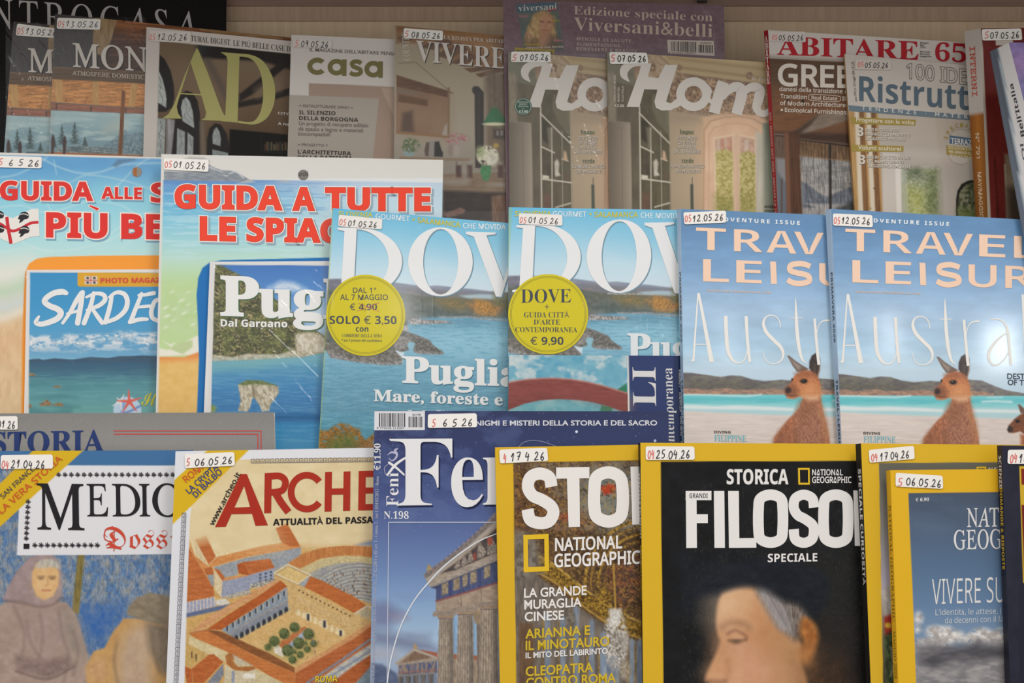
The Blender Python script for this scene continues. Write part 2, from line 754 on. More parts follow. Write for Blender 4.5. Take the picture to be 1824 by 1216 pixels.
        su, sv = np.meshgrid(np.linspace(0, 1, ns + 1), np.linspace(0, 1, nsv + 1))
        su = su.ravel()[:, None]
        sv = sv.ravel()[:, None]
        SP = (bt * (1 - su) * (1 - sv) + cw[0] * su * (1 - sv) + cw[3] * su * sv + bb * (1 - su) * sv)
        if spine_art is None:
            SCc = np.repeat(Cg[idx[nv_ // 2, 0]][None], len(SP), 0)
        else:
            SCc = np.clip(s2l(np.clip(np.array([spine_art(float(p), float(q)) for p, q in zip(su, sv)]), 0, 1)) * s.g, 0, 0.92)
        Vx.append(SP)
        Cx.append(SCc)
        ii = np.arange((ns + 1) * (nsv + 1)).reshape(nsv + 1, ns + 1) + n
        f = np.stack([ii[:-1, :-1], ii[1:, :-1], ii[1:, 1:], ii[:-1, 1:]], -1).reshape(-1, 4)
        loops.append(f.ravel())
        tot.append(np.full(len(f), 4))
        n += len(SP)
        # back cover
        br_t, br_b = cw[1] + s.nu * t, cw[2] + s.nu * t
        Vx.append(np.array([bt, br_t, br_b, bb]))
        Cx.append(np.repeat(np.clip(s2l(rgb(back)) * 1.0, 0, 0.9)[None], 4, 0))
        loops.append(np.array([n, n + 1, n + 2, n + 3]))
        tot.append(np.array([4]))
        n += 4
        s.cover = mesh_object(part or 'cover', np.concatenate(Vx), np.concatenate(loops), np.concatenate(tot), s.mat, s.root,
                              col_vert=np.concatenate(Cx), origin=s.org)
        s.cover_parent = s.root
        if part:
            s.root = s.cover
            s.cover_parent = s.cover
        # page block, a hair smaller than the covers
        if pages:
            def ins(a, b, c, k=0.0012):
                d = (b - a) / np.linalg.norm(b - a) + (c - a) / np.linalg.norm(c - a)
                return a + d * k
            fr = [ins(cw[0], cw[1], cw[3]), ins(cw[1], cw[0], cw[2]), ins(cw[2], cw[3], cw[1]), ins(cw[3], cw[2], cw[0])]
            pv = [p + s.nu * th for p in fr] + [p + s.nu * (t - th) for p in fr]
            pf = [(0, 3, 2, 1), (4, 5, 6, 7), (0, 1, 5, 4), (1, 2, 6, 5), (2, 3, 7, 6), (3, 0, 4, 7)]
            mesh_object('page_block', pv, [i for q in pf for i in q], [4] * 6, M_PAGES, s.root, origin=s.org)

    # ---- vector printing
    def frame(s, ox=0, oy=0, k=1.0):
        s.T = (ox, oy, k)
        return s

    def px(s, P):
        P = np.asarray(P, float).reshape(-1, 2)
        ox, oy, k = s.T
        x, y = s.mapf(ox + P[:, 0] / k, oy + P[:, 1] / k)
        return np.stack([x, y], -1)

    def ink(s, c):
        return np.clip(s2l(rgb(c)) * s.g, 0, 0.92)

    def put(s, part, P, faces, c, layer):
        Q = s.px(P)
        if part not in s.parts:
            s.parts[part] = MB()
        s.nput = getattr(s, 'nput', 0) + 1
        s.parts[part].add(s.pl.at(Q[:, 0], Q[:, 1], 0.00016 + 0.00012 * layer + 1.5e-6 * min(s.nput, 120)), faces, s.ink(c))

    def text(s, txt, x0, y0, x1, y1, h, style='sb', c='#ffffff', part='cover_lettering', layer=1, off=0.0, slant=0.0,
             pre=None, up=None, space=1.0, shadow=None, outline=None, res=4):
        """baseline from (x0,y0) to (x1,y1), capital height h; pre: the first characters alone span x0..x1"""
        V, F = glyphs(txt, style, off, space, res)
        if not len(V):
            return
        ref = V if pre is None else glyphs(txt[:pre], style, off, space, res)[0]
        a, b = ref[:, 0].min(), ref[:, 0].max()
        u = (V[:, 0] - a) / (b - a)
        v = V[:, 1] / cap_height(style)
        if up is None:
            ux, uy = slant * h, -h
        else:
            ux, uy = up
        P = np.stack([x0 + u * (x1 - x0) + v * ux, y0 + u * (y1 - y0) + v * uy], -1)
        if shadow:
            sx, sy, sc = shadow
            V3, F3 = glyphs(txt, style, off + outline[-1][0], space, res) if outline else (V, F)
            u3 = (V3[:, 0] - a) / (b - a)
            v3 = V3[:, 1] / cap_height(style)
            P3 = np.stack([x0 + u3 * (x1 - x0) + v3 * ux, y0 + u3 * (y1 - y0) + v3 * uy], -1)
            s.put(part, P3 + (sx, sy), F3, sc, layer - 0.6)
        for k, (oo, oc) in enumerate(outline or ()):
            V2, F2 = glyphs(txt, style, off + oo, space, res)
            u2 = (V2[:, 0] - a) / (b - a)
            v2 = V2[:, 1] / cap_height(style)
            P2 = np.stack([x0 + u2 * (x1 - x0) + v2 * ux, y0 + u2 * (y1 - y0) + v2 * uy], -1)
            s.put(part, P2, F2, oc, layer - 0.15 - 0.15 * k)
        s.put(part, P, F, c, layer)

    def poly(s, pts, c, part='cover_lettering', layer=0.5, smooth=False, holes=None):
        """filled outline (even-odd) through a 2D curve, so that holes and concave shapes fill"""
        outs = [spline(pts, 8, True) if smooth else np.asarray(pts, float)]
        for hh in holes or []:
            outs.append(spline(hh, 8, True) if smooth else np.asarray(hh, float))
        V, F = fill2d(outs)
        s.put(part, V, F, c, layer)

    def stroke(s, pts, w, c, part='cover_lettering', layer=1, smooth=True, closed=False, cap='round', n=8):
        """ribbon of the given width (or list of widths) along a path"""
        P = np.asarray(pts, float)
        ws = np.full(len(P), w, float) if np.isscalar(w) else np.asarray(w, float)
        if smooth:
            Z = spline(np.column_stack([P, ws]), n, closed)
            P, ws = Z[:, :2], Z[:, 2]
            if closed:
                P = np.vstack([P, P[:1]])
                ws = np.append(ws, ws[0])
        elif closed:
            P = np.vstack([P, P[:1]])
            ws = np.append(ws, ws[0])
        d = np.gradient(P, axis=0)
        if closed:
            d[0] = d[-1] = P[1] - P[-2]
        d /= np.linalg.norm(d, axis=1)[:, None] + 1e-9
        nn = np.stack([-d[:, 1], d[:, 0]], -1)
        A = P + nn * ws[:, None] / 2
        B = P - nn * ws[:, None] / 2
        N = len(P)
        s.put(part, np.vstack([A, B]), [(i, i + 1, N + i + 1, N + i) for i in range(N - 1)], c, layer)
        if cap == 'round' and not closed:
            for e in (0, -1):
                s.disc(P[e][0], P[e][1], ws[e] / 2, c, part, layer, 12)

    def disc(s, cx, cy, r, c, part='cover_lettering', layer=0.5, n=48, ry=None):
        a = np.linspace(0, 2 * math.pi, n, endpoint=False)
        s.put(part, np.stack([cx + r * np.cos(a), cy + (ry or r) * np.sin(a)], -1), [tuple(range(n))], c, layer)

    def ring(s, cx, cy, r, w, c, part='cover_lettering', layer=1, n=64, a0=0, a1=360, ry=None):
        full = a1 - a0 >= 360
        a = np.radians(np.linspace(a0, a1, n + 1))
        ry = ry or r
        A = np.stack([cx + (r + w / 2) * np.cos(a), cy + (ry + w / 2) * np.sin(a)], -1)
        B = np.stack([cx + (r - w / 2) * np.cos(a), cy + (ry - w / 2) * np.sin(a)], -1)
        s.put(part, np.vstack([A, B]), [(i, i + 1, n + 2 + i, n + 1 + i) for i in range(n)], c, layer)

    def rect(s, x0, y0, x1, y1, c, part='cover_lettering', layer=0.5):
        s.put(part, [(x0, y0), (x1, y0), (x1, y1), (x0, y1)], [(0, 1, 2, 3)], c, layer)

    def quad(s, pts, c, part='cover_lettering', layer=0.5):
        s.put(part, pts, [tuple(range(len(pts)))], c, layer)

    def sticker(s, q, red, black, rx=(0.03, 0.2), bx=(0.22, 0.95), hy=(0.18, 0.72), white='#efeae4', rcol='#d8746c', bcol='#3c3a3c', bw=0.05, slope=0.0):
        """hand-dated price sticker; q: its corners TL TR BR BL in the current frame"""
        q = [np.array(v, float) for v in q]
        sub = MB()
        hn = 0
        st = MB()
        L = np.linalg.norm(q[1] - q[0])
        Hh = np.linalg.norm(q[3] - q[0])

        def bil(u, v):
            u = np.asarray(u)[:, None]
            v = np.asarray(v)[:, None]
            return q[0] * (1 - u) * (1 - v) + q[1] * u * (1 - v) + q[2] * u * v + q[3] * (1 - u) * v
        r = 0.16 * Hh
        pts = []
        for (cx, cy, a0) in ((L - r, r, -90), (L - r, Hh - r, 0), (r, Hh - r, 90), (r, r, 180)):
            for k in range(6):
                a = math.radians(a0 + 18 * k)
                pts.append((cx + r * math.cos(a), cy + r * math.sin(a)))
        pts = np.array(pts)
        Qp = s.px(bil(pts[:, 0] / L, pts[:, 1] / Hh))
        F = s.pl.at(Qp[:, 0], Qp[:, 1], 0.0009)
        B = s.pl.at(Qp[:, 0], Qp[:, 1], 0.0007)
        nP = len(pts)
        st.add(np.vstack([F, B]), [tuple(range(nP))] + [(i, (i + 1) % nP, nP + (i + 1) % nP, nP + i) for i in range(nP)], s.ink(white))
        so = st.build('date_sticker', M_STICK, s.root, s.org)
        for txt, (ua, ub), cc in ((red, rx, rcol), (black, bx, bcol)):
            adv = [0.45 if ch in '.:' else (0.6 if ch == ' ' else 1.0) for ch in txt]
            tot = sum(adv) or 1
            x = ua
            rnd = random.Random(txt + str(q[0][0]))
            for ch, ad in zip(txt, adv):
                wch = (ub - ua) * ad / tot
                jy = rnd.uniform(-0.05, 0.05)
                for stroke in HAND.get(ch, []):
                    S = spline(stroke, 6)
                    uu = x + (S[:, 0] * 0.82 + 0.12 * S[:, 1]) * ((ub - ua) / tot if ch not in '.:' else (ub - ua) / tot)
                    vv = 1 - (hy[0] + jy + S[:, 1] * (hy[1] - hy[0])) - slope * (uu - 0.5)
                    P = bil(uu, vv)
                    d = np.gradient(P, axis=0)
                    d /= np.linalg.norm(d, axis=1)[:, None] + 1e-9
                    nn = np.stack([-d[:, 1], d[:, 0]], -1) * (Hh * (bw * 0.8 + 0.022) / 2)
                    Qp = s.px(np.vstack([P + nn, P - nn]))
                    N = len(P)
                    hn += 1
                    sub.add(s.pl.at(Qp[:, 0], Qp[:, 1], 0.00096 + 3e-6 * hn), [(i, i + 1, N + i + 1, N + i) for i in range(N - 1)], s.ink(cc))
                x += wch
        if sub.V:
            sub.build('handwriting', M_STICK, so, s.org)
        return so

    def wrap(s, name='plastic_wrap', inset=-2.0, strength=1.0, seed=1, lines=None, box=None, off=0.0013, step=3.0, ang=60):
        """clear film over the cover with crinkles"""
        x0, y0, x1, y1 = box if box else (min(v[0] for v in s.q), min(v[1] for v in s.q), max(v[0] for v in s.q), max(v[1] for v in s.q))
        q = s.q
        nu_, nv_ = max(4, int((x1 - x0) / step)), max(4, int((y1 - y0) / step))
        X, Y = np.meshgrid(np.linspace(x0 - inset * 0, x1, nu_), np.linspace(y0, y1, nv_))
        X = X.ravel()
        Y = Y.ravel()
        ca, sa = math.cos(math.radians(ang)), math.sin(math.radians(ang))
        U = X * ca + Y * sa
        Vv = -X * sa + Y * ca
        hgt = (fbm(X / 260, Y / 260, seed + 9, 2) - 0.5) * 0.0005
        r = 1 - np.abs(2 * fbm(U / 150, Vv / 24, seed + 4, 2) - 1)
        patch = sstep(0.45, 0.7, fbm(X / 130, Y / 130, seed + 20, 2))
        hgt = hgt + np.clip(r - 0.9, 0, 1) * 0.016 * strength * (0.15 + patch)
        G = s.pl.at(X, Y, off)
        idx = np.arange(nu_ * nv_).reshape(nv_, nu_)
        f = np.stack([idx[:-1, :-1], idx[1:, :-1], idx[1:, 1:], idx[:-1, 1:]], -1).reshape(-1, 4)
        return mesh_object(name, G, f.ravel(), np.full(len(f), 4), M_WRAP, s.root, origin=s.org, height=hgt, smooth=True)

    def spine_text(s, txt, v0, v1, u0, u1, style='sb', c='#ffffff', part='spine_lettering', stacked=False, off=0.0):
        """lettering along the spine strip; v0..v1 along its height, u0..u1 across (0 = back edge)"""
        if stacked is True:                 # upright letters one under the other
            n = len(txt)
            for k, ch in enumerate(txt):
                s.spine_text(ch, v0 + (v1 - v0) * k / n, v0 + (v1 - v0) * (k + 0.85) / n, u0, u1, style, c, part, 'one', off)
            return
        V, F = glyphs(txt, style, off)
        a, b = V[:, 0].min(), V[:, 0].max()
        t = (V[:, 0] - a) / (b - a)
        h = V[:, 1] / cap_height(style)
        v = v0 + t * (v1 - v0)
        u = u0 + h * (u1 - u0)
        if stacked == 'one':
            u = u0 + t * (u1 - u0)
            v = v1 - h * (v1 - v0)
        F = [f for f in F if max(v[list(f)]) < 0.985]
        v = v[:, None]
        u = u[:, None]
        A, B, Cc, D = s.sp[0], s.sp[1], s.sp[2], s.sp[3]   # TL, BL (front), back bottom, back top
        P = D * (1 - u) * (1 - v) + A * u * (1 - v) + B * u * v + Cc * (1 - u) * v
        nrm = np.cross(B - A, D - A)
        nrm /= np.linalg.norm(nrm)
        if nrm @ (CP - A) < 0:
            nrm = -nrm
        if part not in s.parts:
            s.parts[part] = MB()
        s.parts[part].add(P + nrm * 0.0002, F, s.ink(c))

    def done(s):
        for k, mb in s.parts.items():
            mb.build(k, M_INK, s.root, s.org)
        return s


_fill_n = 0


def fill2d(outlines):
    cu = bpy.data.curves.new('outline', 'CURVE')
    cu.dimensions = '2D'
    cu.fill_mode = 'FRONT'
    allp = np.vstack(outlines)
    c0 = allp.mean(0)
    sc = max(np.ptp(allp[:, 0]), np.ptp(allp[:, 1]), 1e-6)
    for P in outlines:
        sp = cu.splines.new('POLY')
        sp.points.add(len(P) - 1)
        Q = (P - c0) / sc
        sp.points.foreach_set('co', np.column_stack([Q, np.zeros(len(Q)), np.ones(len(Q))]).ravel())
        sp.use_cyclic_u = True
    ob = bpy.data.objects.new('outline', cu)
    COL.objects.link(ob)
    dg = bpy.context.evaluated_depsgraph_get()
    me = bpy.data.meshes.new_from_object(ob.evaluated_get(dg))
    V = np.zeros(len(me.vertices) * 3, np.float32)
    me.vertices.foreach_get('co', V)
    V = V.reshape(-1, 3)[:, :2].astype(float) * sc + c0
    F = [tuple(p.vertices) for p in me.polygons]
    bpy.data.objects.remove(ob)
    bpy.data.curves.remove(cu)
    bpy.data.meshes.remove(me)
    return V, solid(V, F)


# frames of the blown-up studies the printing was measured in: origin x, origin y, magnification
A1, A2, A3, A4 = (0, 0, 3.965), (440, 0, 3.965), (880, 0, 3.648), (1340, 0, 3.769)
B1, B2, B3, B4 = (0, 260, 3.965), (440, 260, 3.965), (880, 260, 3.648), (1340, 260, 3.769)
C1, C2, C3, C4 = (0, 540, 3.965), (440, 540, 3.965), (880, 540, 3.648), (1340, 540, 3.769)
D1, D2, D3, D4 = (0, 780, 2.789), (440, 780, 2.789), (880, 780, 2.789), (1340, 780, 2.789)
E1, E2, E3, E4 = (300, 930, 4.2526), (655, 880, 3.62), (885, 800, 2.9245), (1220, 1000, 5.628)
E5, E6, E7, E8 = (0, 460, 4.3414), (0, 950, 4.571), (700, 40, 3.476), (1690, 30, 2.291)


def shifted(f, dx, dy):
    return (f[0] + dx, f[1] + dy, f[2])
# ------------------------------------------------------------------ the display rack and the room around it
M_WOOD = mat_wood('beige_wood_veneer', '#cbb291', '#dbc3a3', (55, 55, 2.2))
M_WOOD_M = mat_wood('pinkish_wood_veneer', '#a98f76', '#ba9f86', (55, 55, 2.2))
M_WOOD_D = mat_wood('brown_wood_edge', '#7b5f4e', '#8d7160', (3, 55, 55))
M_STEEL = mat_plain('black_steel', '#1d1c1c', 0.5)
M_WALL = mat_plain('white_wall_paint', '#d9d5ce', 0.8)
M_FLOOR = mat_plain('grey_floor_tile', '#8f8a84', 0.5)


def structure(name, lo, hi, mat):
    o = box_mesh(name, lo, hi, mat)
    o['kind'] = 'structure'
    return o


structure('floor', (-2.6, -3.4, -0.05), (2.6, 0.45, 0.0), M_FLOOR)
structure('wall_back', (-2.6, 0.33, 0.0), (2.6, 0.45, 3.05), M_WALL)

rack = bpy.data.objects.new('display_rack', None)
rack.location = (0, 0.1, 0)
COL.objects.link(rack)
rack['label'] = 'beige wood-veneer magazine rack holding all the tiered rows of magazines'
rack['category'] = 'rack'
box_mesh('back_panel', (-0.9, 0.285, 0.0), (0.9, 0.31, HC + 0.50), M_WOOD, rack)
box_mesh('base', (-0.9, -0.08, 0.0), (0.9, 0.283, 0.12), M_WOOD, rack)
for sx in (-0.9, 0.878):
    box_mesh('side_panel', (sx, -0.08, 0.121), (sx + 0.022, 0.284, HC + 0.50), M_WOOD, rack)
box_mesh('upper_strip', (-0.877, 0.2825, HC + 0.3475), (0.877, 0.2849, HC + 0.4795), M_WOOD_M, rack)  # thin strip in a darker wood tone across the top of the back panel
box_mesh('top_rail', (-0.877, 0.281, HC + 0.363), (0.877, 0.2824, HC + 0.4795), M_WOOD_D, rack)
box_mesh('top_shelf', (-0.877, -0.07, HC + 0.48), (0.877, 0.2808, HC + 0.50), M_WOOD_D, rack)
box_mesh('shelf_bracket', (0.2005, 0.272, HC + 0.3665), (0.2105, 0.2808, HC + 0.4795), M_STEEL, rack)
box_mesh('ledge', (-0.877, 0.128, HC + 0.018), (0.877, 0.284, HC + 0.03), M_WOOD, rack)
box_mesh('ledge', (-0.877, 0.030, HC - 0.177), (0.877, 0.120, HC - 0.165), M_WOOD, rack)
box_mesh('ledge', (-0.877, -0.085, HC - 0.397), (0.877, 0.020, HC - 0.385), M_WOOD, rack)
# ================================================================== TOP ROW
# ---- black coffee-table volume at the far left
def art_entro(a):
    a.fill(('#121111', '#181717', 3, 3, 5))


m = Mag('magazine', 'large black magazine with thin silver capitals, tallest at the far left of the top row', 'magazine', 1,
        (-70, -46), (401.5, -16), (-76, 300), (398, 300), (0, 0, 402, 300), art_entro, group='interior design magazines in the top row',
        dy=-0.026, t=0.012, mat=M_SATIN, back='#201f20')
m.frame(*A1)
m.text('ENTROCASA', -250, 182, 1395, 292, 205, 'nr', '#b9b6b4', 'title_lettering', off=0.0, space=1.3)
m.T = (0, 0, 1)
m.done()


# ---- the two copies of the alpine-house magazine
def art_mond(dx, dy):
    def f(a):
        a.frame(*shifted(A1, dx, dy))
        a.fill('#46352d')
        a.grad((0, 100), (0, 480), [(0, '#4a3f3a'), (1, '#33261f')])
        a.rect(340, 60, 665, 480, ('#3f3d3d', '#4a4644', 8, 60, 3), 1)
        a.grad((0, 120), (0, 300), [(0, '#8a5c3c'), (0.6, '#7d5033'), (1, '#59351f')], [(830, 60), (2100, 250), (2100, 540), (800, 300)], 1)
        a.poly([(800, 230), (1040, 320), (1040, 500), (760, 480)], '#4d2f1f', 12)
        a.grain([(760, 60), (2100, 200), (2100, 560), (760, 480)], 160, 10, 4, 0.5)
        for y in (150, 190, 235, 280, 330):
            a.line([(835, y - 30), (2000, y + 70)], 3, '#4a2c1c', 1, 0.6)
        a.poly([(665, 80), (840, 90), (790, 270), (740, 395), (690, 385), (655, 300)], ('#a48b66', '#8a7150', 12, 70, 6), 0.8)
        a.poly([(1360, 170), (1460, 150), (2000, 270), (2000, 330), (1420, 215)], ('#a07f5a', '#86653f', 80, 9, 8), 1)
        a.dots(860, 150, 1040, 280, 8, 4, 8, '#3f2717', 3, 0.8)
        a.poly([(330, 470), (1040, 510), (1040, 595), (330, 555)], ('#6d563f', '#544130', 120, 8, 5), 0.7)
        a.line([(330, 472), (1040, 510)], 5, '#8a7054', 1)
        a.grad((0, 560), (0, 760), [(0, '#bb8049'), (0.45, '#d5975a'), (1, '#c2854f')], [(330, 555), (1040, 592), (1040, 765), (330, 720)], 0.7)
        a.grain([(330, 555), (1040, 592), (1040, 765), (330, 720)], 60, 7, 9, 0.35)
        for y in (600, 640, 680):
            a.line([(330, y), (1040, y + 30)], 2.5, '#8a5227', 0.8, 0.6)
        a.dots(440, 590, 1000, 730, 16, 3, 6, '#7a431c', 7, 0.8)
        for q in ([(375, 560), (440, 563), (447, 748), (400, 745)], [(655, 575), (697, 577), (697, 762), (650, 760)], [(930, 590), (978, 593), (945, 778), (898, 775)]):
            a.poly(q, ('#d0a468', '#bb8c52', 10, 60, 2), 0.7)
        a.poly([(330, 718), (1040, 765), (1040, 805), (330, 775)], ('#a8705a', '#8a5a48', 60, 8, 2), 0.7)
        a.line([(330, 722), (1040, 768)], 6, '#6b6864', 0.6)
        for x, y in ((400, 735), (643, 752), (888, 770)):
            a.line([(x, y), (x - 2, y + 45)], 9, '#4a3b33', 0.6)
        a.grad((0, 780), (0, 1080), [(0, '#a9c3c6'), (0.3, '#9dbcc2'), (0.6, '#86a8b2'), (1, '#7f9ea8')], [(330, 776), (1040, 806), (1040, 1110), (330, 1110)], 0.7)
        a.poly([(330, 776), (1040, 806), (1040, 1000), (330, 980)], '#b9d0d0', 1, 0.8, nz=(150, 35, 7, 0.55, 0.12))
        a.poly([(330, 860), (1040, 880), (1040, 1000), (330, 980)], '#7d9eaa', 1, 0.7, nz=(170, 40, 12, 0.58, 0.1))
        a.poly([(740, 900), (860, 850), (860, 930), (740, 930)], '#c9cbb8', 14, 0.7)
        a.poly([(700, 1050), (760, 1010), (800, 985), (850, 950), (885, 915), (900, 930), (920, 955), (940, 940), (972, 930), (1040, 935), (1040, 1110), (700, 1100)],
               ('#6f8a97', '#8fa7ae', 18, 14, 4, 2.5), 1)
        a.poly([(820, 1000), (1040, 985), (1040, 1110), (720, 1100)], ('#5f7c88', '#93a9ac', 14, 10, 8, 2.5), 6)
        for cx, top, bot, w in ((437, 890, 1010, 40), (527, 872, 1005, 46), (600, 975, 1030, 26), (385, 985, 1030, 18)):
            n = 9
            for k in range(n):
                t = k / (n - 1)
                y = top + (bot - top) * t
                ww = 1.15 * w * (0.15 + 0.85 * t) * (1 if k % 2 else 0.7)
                a.poly([(cx, y - 14), (cx + ww, y + 10), (cx - ww, y + 12)], '#46595a', 1, 0.85, nz=(8, 6, k + int(cx), 0.36, 0.1))
            a.line([(cx, top - 4), (cx, bot)], 2.5, '#3f4b48', 0.5)
        a.poly([(400, 1040), (560, 1030), (700, 1040), (840, 1075), (1000, 1090), (1000, 1110), (400, 1110)], ('#6d7f83', '#a7b3b2', 16, 5, 3, 3), 2)
        for k in range(7):
            a.line([(470, 1038 + 8 * k), (830, 1050 + 9 * k)], 2.5, '#3f4c50', 0.5, 0.6)
        a.rect(500, 1035, 570, 1062, '#5d7078', 1)
        a.poly([(860, 640), (886, 642), (862, 1110), (832, 1110)], ('#8a5a36', '#6d4325', 8, 90, 3), 0.6)
        a.poly([(330, 1072), (1040, 1098), (1040, 1140), (330, 1130)], '#b26c3d', 0.8)
        for x, t in ((374, 948), (456, 958)):
            a.poly([(x - 13, t + 40), (x - 6, t + 8), (x, t), (x + 7, t + 8), (x + 14, t + 40), (x + 4, 1090), (x - 12, 1090)], '#433230', 0.7)
        a.rect(330, 60, 372, 1140, '#7f7873', 6, 0.25)
    return f


def mond(label, dx, dy, TL, TR, L2, R2, vis, back, t):
    m = Mag('magazine', label, 'magazine', 1, TL, TR, L2, R2, vis, art_mond(dx, dy), group='interior design magazines in the top row',
            t=t, mat=M_GLOSS, back='#5a4030', dy=back)
    m.frame(*shifted(A1, dx, dy))
    m.text('MONDO', 513, 470, 1040, 502, 164, 'nr', '#d2ccc4', 'title_lettering', off=0.01, pre=3, shadow=(6, 6, '#2c211c'))
    m.text('ATMOSFERE DOMESTICHE', 508, 528, 1020, 560, 29, 'nr', '#c9bca8', 'cover_lettering', off=0.01, pre=18)
    m.T = (0, 0, 1)
    return m


G1 = 'two copies of the alpine-house magazine'
m = mond('magazine with snowy window view in a timber room, mostly hidden behind its front copy', -315 / 3.965, 36 / 3.965, (24, 38), (440, 78), (7, 271), (450, 300), (0, 36, 100, 280), -0.003, 0.003)
m.sticker([(30.5, 42), (104, 51), (102, 68), (28, 63)], '05', '13.05.26', (0.02, 0.2), (0.22, 0.98), slope=0.05)
m.wrap(seed=3, box=(10, 40, 300, 300), strength=0.8)
m.done()
m = mond('magazine with snowy window view under timber rafters, front copy left of the arched-window cover', 0, 0, (98, 24.5), (528, 68), (87, 274), (530, 300), (85, 22, 520, 280), 0, 0.005)
m.sticker([(102, 31.5), (179.5, 34), (178, 53), (101, 51)], '05', '13.05.26', (0.02, 0.19), (0.2, 0.97), slope=0.03)
m.wrap(seed=8, box=(92, 30, 262, 290), strength=0.8)
m.done()


# ---- the arched-window magazine with the two huge pale letters
def art_ad(a):
    a.frame(*A1)
    a.fill('#cbc4bc')
    a.grad((1110, 0), (1135, 0), [(0, '#cbc4bc'), (1, '#cbc4bc')])
    pic = [(1126, 288), (2100, 385), (2100, 1500), (1096, 1500)]
    a.clip(pic)
    a.grad((0, 300), (0, 1150), [(0, '#6f5e4a'), (0.3, '#756250'), (0.55, '#6b5743'), (0.8, '#544331'), (1, '#463728')], pic, 0.6)
    # lighter plaster on the left, roof slope on the right
    a.poly([(1130, 330), (1440, 350), (1600, 800), (1450, 900), (1200, 500)], '#86735d', 40, 0.5)
    a.poly([(1440, 400), (1900, 430), (1900, 520), (1480, 470)], '#8d7c68', 20, 0.5)
    a.poly([(1400, 315), (1560, 312), (1800, 330), (2050, 370), (2050, 490), (1840, 430), (1430, 410)], '#2b2725', 3, 1)
    a.poly([(1390, 305), (1480, 312), (1450, 380), (1400, 380)], '#33383b', 8, 0.9)
    a.poly([(1440, 410), (1480, 410), (1620, 680), (1600, 720)], '#57504a', 6, 0.8)
    a.poly([(1690, 665), (1824, 560), (1950, 460), (2040, 400), (2060, 440), (1950, 530), (1824, 640), (1690, 720)], '#2d2825', 2)
    a.poly([(1680, 722), (1824, 690), (2050, 620), (2050, 670), (1824, 735), (1680, 760)], '#2d2825', 2)
    a.poly([(1800, 630), (1900, 560), (1980, 570), (1980, 640), (1820, 690)], '#7d6d59', 8, 0.8)
    # arched windows on the left
    a.poly([(1126, 385), (1165, 420), (1205, 500), (1228, 600), (1232, 690), (1215, 760), (1170, 790), (1110, 790), (1108, 1150), (1095, 1150)], '#2d2b2a', 1.0)
    a.poly([(1122, 500), (1148, 560), (1168, 640), (1176, 700), (1172, 760), (1112, 722)], ('#a6aca9', '#b8bcb7', 20, 20, 1), 0.8)
    a.poly([(1108, 835), (1170, 838), (1160, 1150), (1098, 1150)], ('#a9adaa', '#8f9794', 25, 30, 2), 0.8)
    a.line([(1118, 530), (1140, 590), (1128, 650), (1150, 700), (1140, 750)], 3, '#555a58', 0.5)
    a.line([(1120, 600), (1165, 640)], 2.5, '#555a58', 0.5)
    a.line([(1130, 840), (1140, 900), (1122, 960), (1140, 1010), (1125, 1100)], 3, '#555a58', 0.5)
    a.line([(1108, 930), (1165, 980)], 2.5, '#555a58', 0.5)
    a.poly([(1178, 835), (1235, 850), (1225, 1150), (1170, 1150)], ('#a8a5a6', '#7d7a7c', 8, 200, 5, 3), 0.8)
    a.poly([(1240, 800), (1250, 720), (1285, 655), (1320, 640), (1360, 655), (1395, 710), (1412, 800), (1412, 1150), (1205, 1150), (1235, 860)], '#2c2928', 1.0)
    a.poly([(1278, 760), (1290, 705), (1315, 685), (1340, 715), (1362, 790), (1372, 905), (1290, 855)], ('#aeb4b0', '#999f9c', 20, 20, 4), 0.8)
    a.line([(1300, 700), (1320, 760), (1300, 820), (1340, 870)], 2.5, '#5c605f', 0.5)
    a.line([(1350, 760), (1320, 800), (1360, 850)], 2.5, '#5c605f', 0.5)
    a.poly([(1252, 905), (1307, 930), (1305, 1150), (1245, 1150)], ('#a3a8a6', '#8f9491', 25, 30, 8), 0.8)
    a.poly([(1325, 935), (1366, 968), (1362, 1150), (1320, 1150)], ('#aaaead', '#8f9491', 25, 30, 9), 0.8)
    a.line([(1265, 915), (1285, 1000), (1262, 1100)], 3, '#5c605f', 0.5)
    a.line([(1340, 960), (1355, 1040), (1335, 1100)], 3, '#5c605f', 0.5)
    a.poly([(1412, 860), (1440, 850), (1465, 1150), (1415, 1150)], '#726558', 3)
    a.poly([(1458, 1150), (1462, 980), (1480, 905), (1520, 868), (1560, 880), (1600, 940), (1622, 1040), (1622, 1150)], '#2a2726', 1.0)
    a.poly([(1500, 960), (1512, 915), (1530, 898), (1550, 930), (1560, 980), (1556, 1032), (1503, 1015)], ('#a3a9a6', '#8d9391', 20, 20, 6), 0.8)
    a.poly([(1500, 1055), (1612, 1080), (1612, 1150), (1498, 1150)], ('#99a0a0', '#7c8585', 20, 20, 7), 0.8)
    a.line([(1520, 910), (1545, 970), (1520, 1015)], 2.5, '#5c605f', 0.5)
    # cabinet with books
    a.poly([(1622, 912), (2030, 950), (2030, 1200), (1618, 1200)], '#161514', 1.0)
    a.line([(1845, 930), (1845, 1150)], 4, '#2c2a28', 0.8)
    a.line([(1860, 1070), (2030, 1085)], 5, '#2c2a28', 0.8)
    rnd = random.Random(4)
    x = 1866
    while x < 2025:
        w = rnd.uniform(4, 9)
        hh = rnd.uniform(40, 62)
        a.rect(x, 1060 - hh, x + w - 1, 1062, rnd.choice([(110, 60, 45), (70, 75, 60), (120, 105, 75), (60, 60, 75), (95, 85, 70), (45, 40, 36)]), 0.6, 0.9)
        x += w


